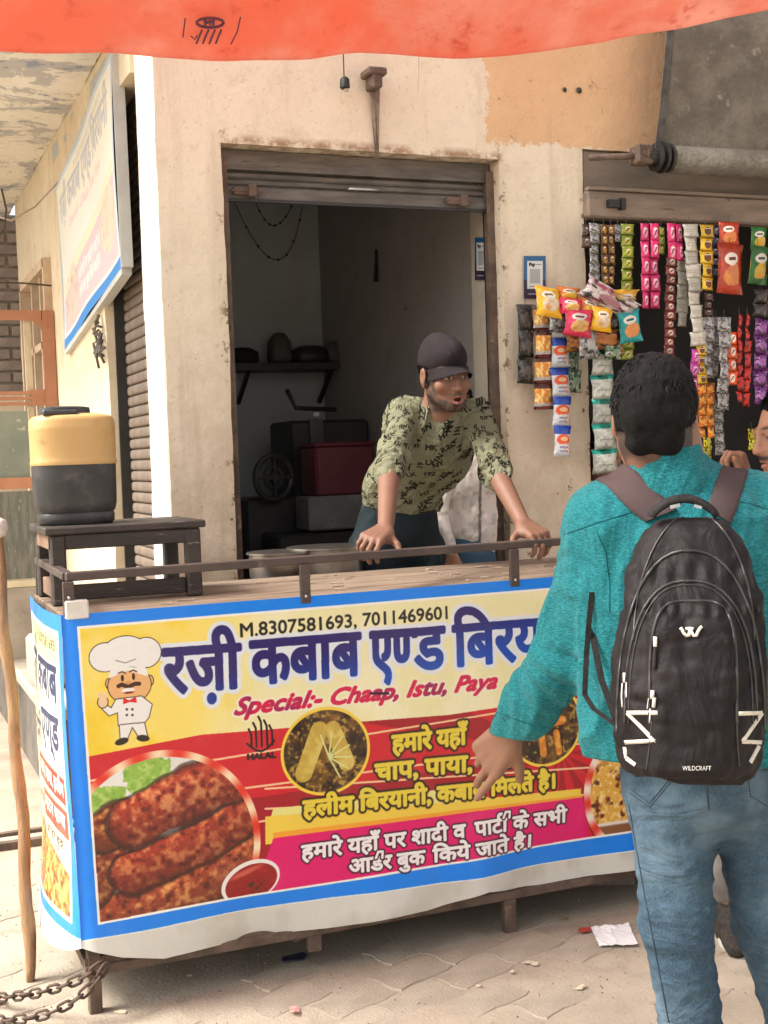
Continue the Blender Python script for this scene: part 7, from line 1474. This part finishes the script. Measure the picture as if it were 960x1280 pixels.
def arch(x0, x1, yb, yt, cx, sq=2.2, n=26): return [(cx + (x0 - cx if math.cos(a) < 0 else x1 - cx) * abs(math.cos(a)) ** (2 / sq), yb - (yb - yt) * math.sin(a) ** (2 / sq)) for a in np.linspace(math.pi, 0, n)]
for nm, pts, r in (('piping', arch(771, 956, 915, 688, 861, 2.3), .0028), ('piping', arch(781, 946, 905, 726, 861, 2.5), .0026), ('zip_line', arch(786, 941, 905, 731, 861, 2.5), .0015), ('pocket_zip', arch(812, 921, 905, 751, 868, 4.2), .0028), ('piping', [(815, 902), (812, 935), (808, 962)], .0018), ('piping', [(921, 902), (922, 935), (924, 958)], .0018), ('piping', arch(792, 943, 800, 640, 868, 1.9)[:12], .002), ('piping', arch(792, 943, 800, 640, 868, 1.9)[-12:], .002)):
    trim(nm, BB, pts, r, m_pipe, bag, off=.0008)
m_cord = M('reflective_cream_tape', (.68, .64, .54), (.6, .56, .48), 30, .5)
for nm, pts in (('zigzag_tape', [(822, 891), (784, 891), (818, 926), (781, 928)]), ('zigzag_tape', [(781, 934), (783, 948), (794, 956)]), ('zigzag_tape', [(923, 892), (953, 891), (928, 927), (952, 928)]), ('zigzag_tape', [(949, 932), (938, 953)])):
    for a, c in zip(pts[:-1], pts[1:]): trim(nm, BB, [a, c], .0018, m_cord, bag, off=.0022, flatw=.0068)
m_pull = M('white_zip_pull', (.80, .79, .75), None, 30, .4)
for pts, r in (([(819, 796), (819, 808)], .0034), ([(781, 841), (781, 853)], .0034), ([(816, 863), (815, 873)], .0036), ([(818, 872), (817, 884)], .0032)): trim('zip_pull', BB, pts, r, m_pull, bag, off=.004)
for pts, r, m_ in (([(819, 808), (818, 836)], .0032, m_web), ([(778, 854), (777, 870), (778, 884)], .0013, m_pull), ([(783, 853), (783, 872)], .0012, m_pull), ([(811, 873), (809, 886)], .0012, m_pull), ([(813, 886), (812, 903)], .0013, m_pull)): trim('pull_cord', BB, pts, r, m_, bag, off=.003)
# emblem: five-lobed winged W, and the word along the foot
b = B()
for pts in ([(850.5, 784.5), (853, 787.5), (854.5, 791), (858, 794.5), (861.5, 794), (862, 789), (862.5, 785)], [(862.5, 785), (864.5, 790), (867, 794.5), (870.5, 794.5), (872.5, 789.5), (874.5, 786), (877.5, 783)], [(857, 786), (862, 785.5), (867, 786)]):
    P = []
    for a, c in zip(pts[:-1], pts[1:]):
        for t in (0, .5): P.append(hit(BB, a[0] + (c[0] - a[0]) * t, a[1] + (c[1] - a[1]) * t, .0022))
    P.append(hit(BB, *pts[-1], .0022)); b.tube(P, [.0028] * len(P), 6)
b.build('emblem', m_cord, bag, True)
V2, T2 = glyphs('WILDCRAFT'); x0, x1 = V2[:, 0].min(), V2[:, 0].max(); hy = V2[:, 1].max()
W_ = [hit(BB, 853 + (x - x0) / (x1 - x0) * 36, 963 - y / hy * 5.6, .0022) for x, y in V2]; mesh_obj('lettering', W_, T2, m_pull, bag, False)
# carry handle and label strips
b = B(); P = [dep(818 + 2.1 * i * 2, 646 - 23 * math.sin(math.pi * i / 20) ** .7, 2.20) + Vector(FW) * .03 for i in range(21)]; b.ribbon(P, [Vector(FW) * .7 + Vector(UP)] * 21, .015, .006); b.build('carry_handle', m_web, bag, True)
b = B(); b.ribbon([dep(838 + i * 3, 634 - i * .7, 2.212) for i in range(5)], [UP] * 5, .006, .002); b.build('handle_label', M('grey_label', (.35, .36, .38), None, 30), bag); b = B(); b.ribbon([dep(868 + i * 3, 632 + i * .9, 2.212) for i in range(4)], [UP] * 4, .005, .002); b.build('handle_label', MATS['grey_label'], bag)
# padded straps lying on the jacket
m_strap = M('brown_black_strap', (.085, .058, .058), (.065, .046, .046), 10, .8, 500, .35)
def strap(edge_a, edge_b, over, nm='shoulder_strap'):
    n = len(edge_a); V, Fc = [], []; fr = []
    for a, c in zip(edge_a, edge_b): fr.append([hit(JB, a[0] + (c[0] - a[0]) * t, a[1] + (c[1] - a[1]) * t, .011 if 0 < t < 1 else .004) for t in (0, .12, .5, .88, 1)])
    # carry on over the shoulder and down the chest
    last = fr[-1]
    for dv in over: fr.append([p + Vector(dv) for p in last])
    k = 5; N = len(fr)
    for lay in (0, 1):
        for r_ in fr:
            for p in r_: V.append(p + Vector(FW) * .007 * lay)
    M_ = N * k
    for i in range(N - 1):
        for j in range(k - 1): q = i * k + j; Fc.append((q, q + k, q + k + 1, q + 1)); Fc.append((M_ + q + 1, M_ + q + k + 1, M_ + q + k, M_ + q))
        Fc.append((i * k, M_ + i * k, M_ + (i + 1) * k, (i + 1) * k)); Fc.append((i * k + k - 1, (i + 1) * k + k - 1, M_ + (i + 1) * k + k - 1, M_ + i * k + k - 1))
    o = mesh_obj(nm, V, Fc, m_strap, bag); bm = bmesh.new(); bm.from_mesh(o.data); bmesh.ops.recalc_face_normals(bm, faces=bm.faces); bm.to_mesh(o.data); bm.free(); return o
ov = [FW * .02 + UP * .004, FW * .05 + UP * .002, FW * .09 - UP * .02, FW * .115 - UP * .06, FW * .12 - UP * .12]
strap([(806, 652), (790, 640), (772, 622), (757, 606), (747, 597)], [(846, 636), (826, 618), (808, 602), (795, 588), (784, 580)], ov)
strap([(884, 634), (890, 618), (896, 600), (901, 586), (904, 577)], [(914, 655), (922, 634), (929, 612), (934, 594), (936, 584)], ov)
b = B(); b.ribbon([dep(768, 905, 2.26), dep(742, 886, 2.34), dep(731, 868, 2.38), dep(733, 820, 2.40), dep(736, 780, 2.40), dep(740, 740, 2.40)], [RT] * 6, .010, .002); b.build('loose_webbing', m_web, bag)
b = B(); b.ribbon([dep(770, 900, 2.27), dep(752, 850, 2.34), dep(742, 800, 2.40), dep(745, 750, 2.44)], [RT] * 4, .012, .002); b.build('lower_strap', m_web, bag)
# jeans details: back pockets, seams, belt loop
TB = bvh_of(CF.tr); m_stitch = M('dark_denim_seam', (.025, .045, .065), None, 30); m_thread = M('pale_denim_thread', (.26, .33, .38), (.12, .18, .22), 300)
for pts in ([(786, 990), (812, 1009), (838, 978)], [(788, 986), (812, 1004), (836, 975)], [(934, 966), (938, 995), (962, 1010)]): trim('pocket_stitch', TB, pts, .0009, m_stitch, CF.root, off=.0006, n=4)
for pts in ([(884, 972), (884, 990), (886, 1012)], [(786, 1005), (806, 1120), (836, 1278)]): trim('denim_seam', TB, pts, .0016, m_stitch, CF.root, off=.0004, n=5)
for k in range(9): trim('stitch', TB, [(933 + k * .4, 968 + k * 3.6), (933 + k * .4, 970 + k * 3.6)], .001, m_thread, CF.root, off=.001, n=4)

# --- moustached man at the picture's edge, grey trousers and knitted shoes
Mh = dp(989, 537, 3.40); mf = unit(-RT * .96 - FW * .20 + A((0, 0, -.22))); gz = 0.0
fR = A(onZ(915, 1138, .09)); fL = fR + RT * .18 + FW * .12
MJ = dict(head=Mh, f=mf, hs=1.0, floor=0.0, neck=dp(1004, 602, 3.42), chest=dp(1008, 690, 3.42), waist=dp(1006, 800, 3.42), hip=dp(1000, 880, 3.42), shL=dp(985, 655, 3.26), shR=dp(1012, 640, 3.60), elL=dp(984, 742, 3.24), elR=dp(975, 720, 3.62), wrL=dp(960, 690, 3.20), wrR=dp(936, 606, 3.52))
MJ.update(hpL=dp(990, 900, 3.36), hpR=dp(985, 900, 3.46), knR=A(((fR[0] * .55 + dp(985, 900, 3.46)[0] * .45), (fR[1] * .5 + dp(985, 900, 3.46)[1] * .5), .48)), knL=A(((fL[0] + dp(990, 900, 3.36)[0]) / 2, (fL[1] + dp(990, 900, 3.36)[1]) / 2, .48)), anR=fR + FW * .05 * A((1, 1, 0)), anL=fL, toeR=-FW * .9 - RT * .12, toeL=-FW * .4 - RT * .8)
MF = person(MJ, 'moustached man in brown shirt and grey trousers facing the customer', (.36, .19, .12), dict(stash=1.0, beard=.25), [dict(wr=A(MJ['wrR']), d=UP * .9 - RT * .3, n=-RT, s=-FW, curl=(1.1, 1.2, .7), sc=.95), dict(wr=A(MJ['wrL']), d=UP * .5 - RT * .7, n=FW, s=UP, curl=(.6, .6, .4), sc=.95)],
    dict(name='shirt', m=M('brown_cotton_shirt', (.17, .11, .06), (.12, .08, .045), 9, .9, 200, .3), r=(.150, .150, .155, .74), sleeve=.8, ar=(.07, .06, .05), warp=lambda P: wrinkle(P, 9, .008, (.3, 0, 1), 2.2, 33), vox=.007),
    dict(name='trousers', m=M('grey_cotton_trousers', (.22, .205, .19), (.15, .14, .13), 9, .9, 200, .3), r=(.145, .095, .074, .064), warp=lambda P: wrinkle(P, 11, .007, (1, 0, .2), 1.6, 35), vox=.007, shoe_m=M('brown_grey_knit', (.060, .052, .048), (.035, .03, .028), 60, .85, 300, .6)), vox=.0046, bodyfwd=unit(mf * A((1, 1, 0))))
mh = MF.H; hc2 = Sculpt(*bounds([mh.c], .17), .005); hc2.ell(mh.w((0, -.028, .040)), A((.080, .096, .086)), mh.R, .01); hc2.cut(mh.w((0, .062, .03)), mh.f - mh.u * .8); hc2.warp(lambda P: .004 * fbm(P, 26, 2)); hc2.mesh('hair_cap', HAIR_M, MF.root); hair_strands('hair_strands', MF.root, mh, lambda q: (q[1] < .03 or q[2] > .085) and q[2] > -.02, 2500, .028, 51)
for o_, a, dd in ((0, MJ['anR'], MJ['toeR']), (1, MJ['anL'], MJ['toeL'])):
    dd = unit(A(dd) * A((1, 1, 0))); sdv = np.cross(dd, (0, 0, 1)); f0 = A((a[0], a[1], 0)); b = B(); outl = []
    for t in np.linspace(0, 2 * math.pi, 30)[:-1]:
        y = -.062 + (.25) * (.5 - .5 * math.cos(t)) ; wdt = .044 * (1 - .15 * math.cos(t)) ; x = math.sin(t) * wdt; outl.append(f0 + dd * y + sdv * x)
    n_ = len(outl); V = [tuple(p + A((0, 0, z))) for z in (.004, .016, .030) for p in ([f0 + (q - f0) * (1.0 if z > .01 else .94) for q in outl])]
    b.add(V, [(i + l * n_, (i + 1) % n_ + l * n_, (i + 1) % n_ + (l + 1) * n_, i + (l + 1) * n_) for l in (0, 1) for i in range(n_)] + [tuple(range(n_))[::-1], tuple(2 * n_ + i for i in range(n_))]); b.build('shoe_sole', M('off_white_rubber', (.66, .64, .58), (.5, .48, .43), 20, .6), MF.root, auto=50)
    for k in range(5):
        c = f0 + dd * (.045 + .018 * k) + A((0, 0, .093 - .009 * k)); b = B(); b.tube([tuple(c - sdv * .030 - A((0, 0, .014))), tuple(c + dd * .004), tuple(c + sdv * .030 - A((0, 0, .014)) + dd * .008)], .0025, 6); b.build('lace', M('pale_lace', (.32, .30, .28), None, 30), MF.root, True)

# --- shopkeeper behind the hanging packs
Sh = A(onY(757, 556, 4.86)); skf = unit(EYE - Sh) * A((1, 1, 0)) + RT * .35
KJ = dict(head=Sh, f=unit(skf), hs=1.0, floor=.2, neck=Sh + A((0, .02, -.15)), chest=Sh + A((0, .04, -.32)), waist=Sh + A((0, .03, -.55)), hip=Sh + A((0, .03, -.72)), shL=Sh + RT * .17 + A((0, .03, -.23)), shR=Sh - RT * .17 + A((0, .03, -.23)), elL=Sh + RT * .22 + A((0, 0, -.50)), elR=Sh - RT * .20 + A((0, .0, -.50)), wrL=Sh + RT * .12 + A((0, -.16, -.56)), wrR=Sh - RT * .1 + A((0, -.16, -.56)))
hx = KJ['hip']; KJ.update(hpL=hx + RT * .09, hpR=hx - RT * .09, knL=A((hx[0] + .1, hx[1], .6)), knR=A((hx[0] - .1, hx[1], .6)), anL=A((hx[0] + .1, hx[1], .29)), anR=A((hx[0] - .1, hx[1], .29)))
KF = person(KJ, 'shopkeeper in a pale pink shirt half hidden behind the hanging sachets', (.30, .155, .10), dict(stash=.6, beard=.5), [dict(wr=A(KJ['wrL']), d=-RT * .4 - FW * .6, n=(0, 0, -1), s=-RT), dict(wr=A(KJ['wrR']), d=RT * .4 - FW * .6, n=(0, 0, -1), s=RT)],
    dict(name='shirt', m=M('pale_pink_cotton', (.62, .50, .46), (.52, .42, .39), 9, .9, 200, .3), r=(.155, .15, .155, .72), sleeve=.8, ar=(.07, .06, .05), warp=lambda P: wrinkle(P, 9, .007, (.3, 0, 1), 2.2, 43), vox=.008),
    dict(name='trousers', m=M('black_cotton_trousers', (.03, .03, .035), None, 9, .9), r=(.145, .10, .08, .07), vox=.009), vox=.006, bodyfwd=unit(skf))
hair_strands('hair_strands', KF.root, KF.H, lambda q: q[2] > .0 and (q[1] < .04 or q[2] > .085), 2200, .028, 61)
k3 = Sculpt(*bounds([KF.H.c], .17), .006); k3.ell(KF.H.w((0, -.028, .040)), A((.080, .096, .086)), KF.H.R, .01); k3.cut(KF.H.w((0, .062, .03)), KF.H.f - KF.H.u * .8); k3.mesh('hair_cap', HAIR_M, KF.root)

for k_ in ('faded_black_cotton', 'dark_teal_denim', 'mid_blue_denim', 'black_hair', 'brown_cotton_shirt', 'grey_cotton_trousers', 'pale_pink_cotton', 'printed_khaki_jersey', 'brown_grey_knit', 'dark_teal_seam', 'glossy_black_hair', 'brown_black_strap', 'black_webbing'):
    MATS[k_].node_tree.nodes['Principled BSDF'].inputs['Specular IOR Level'].default_value = .12      # dry cloth
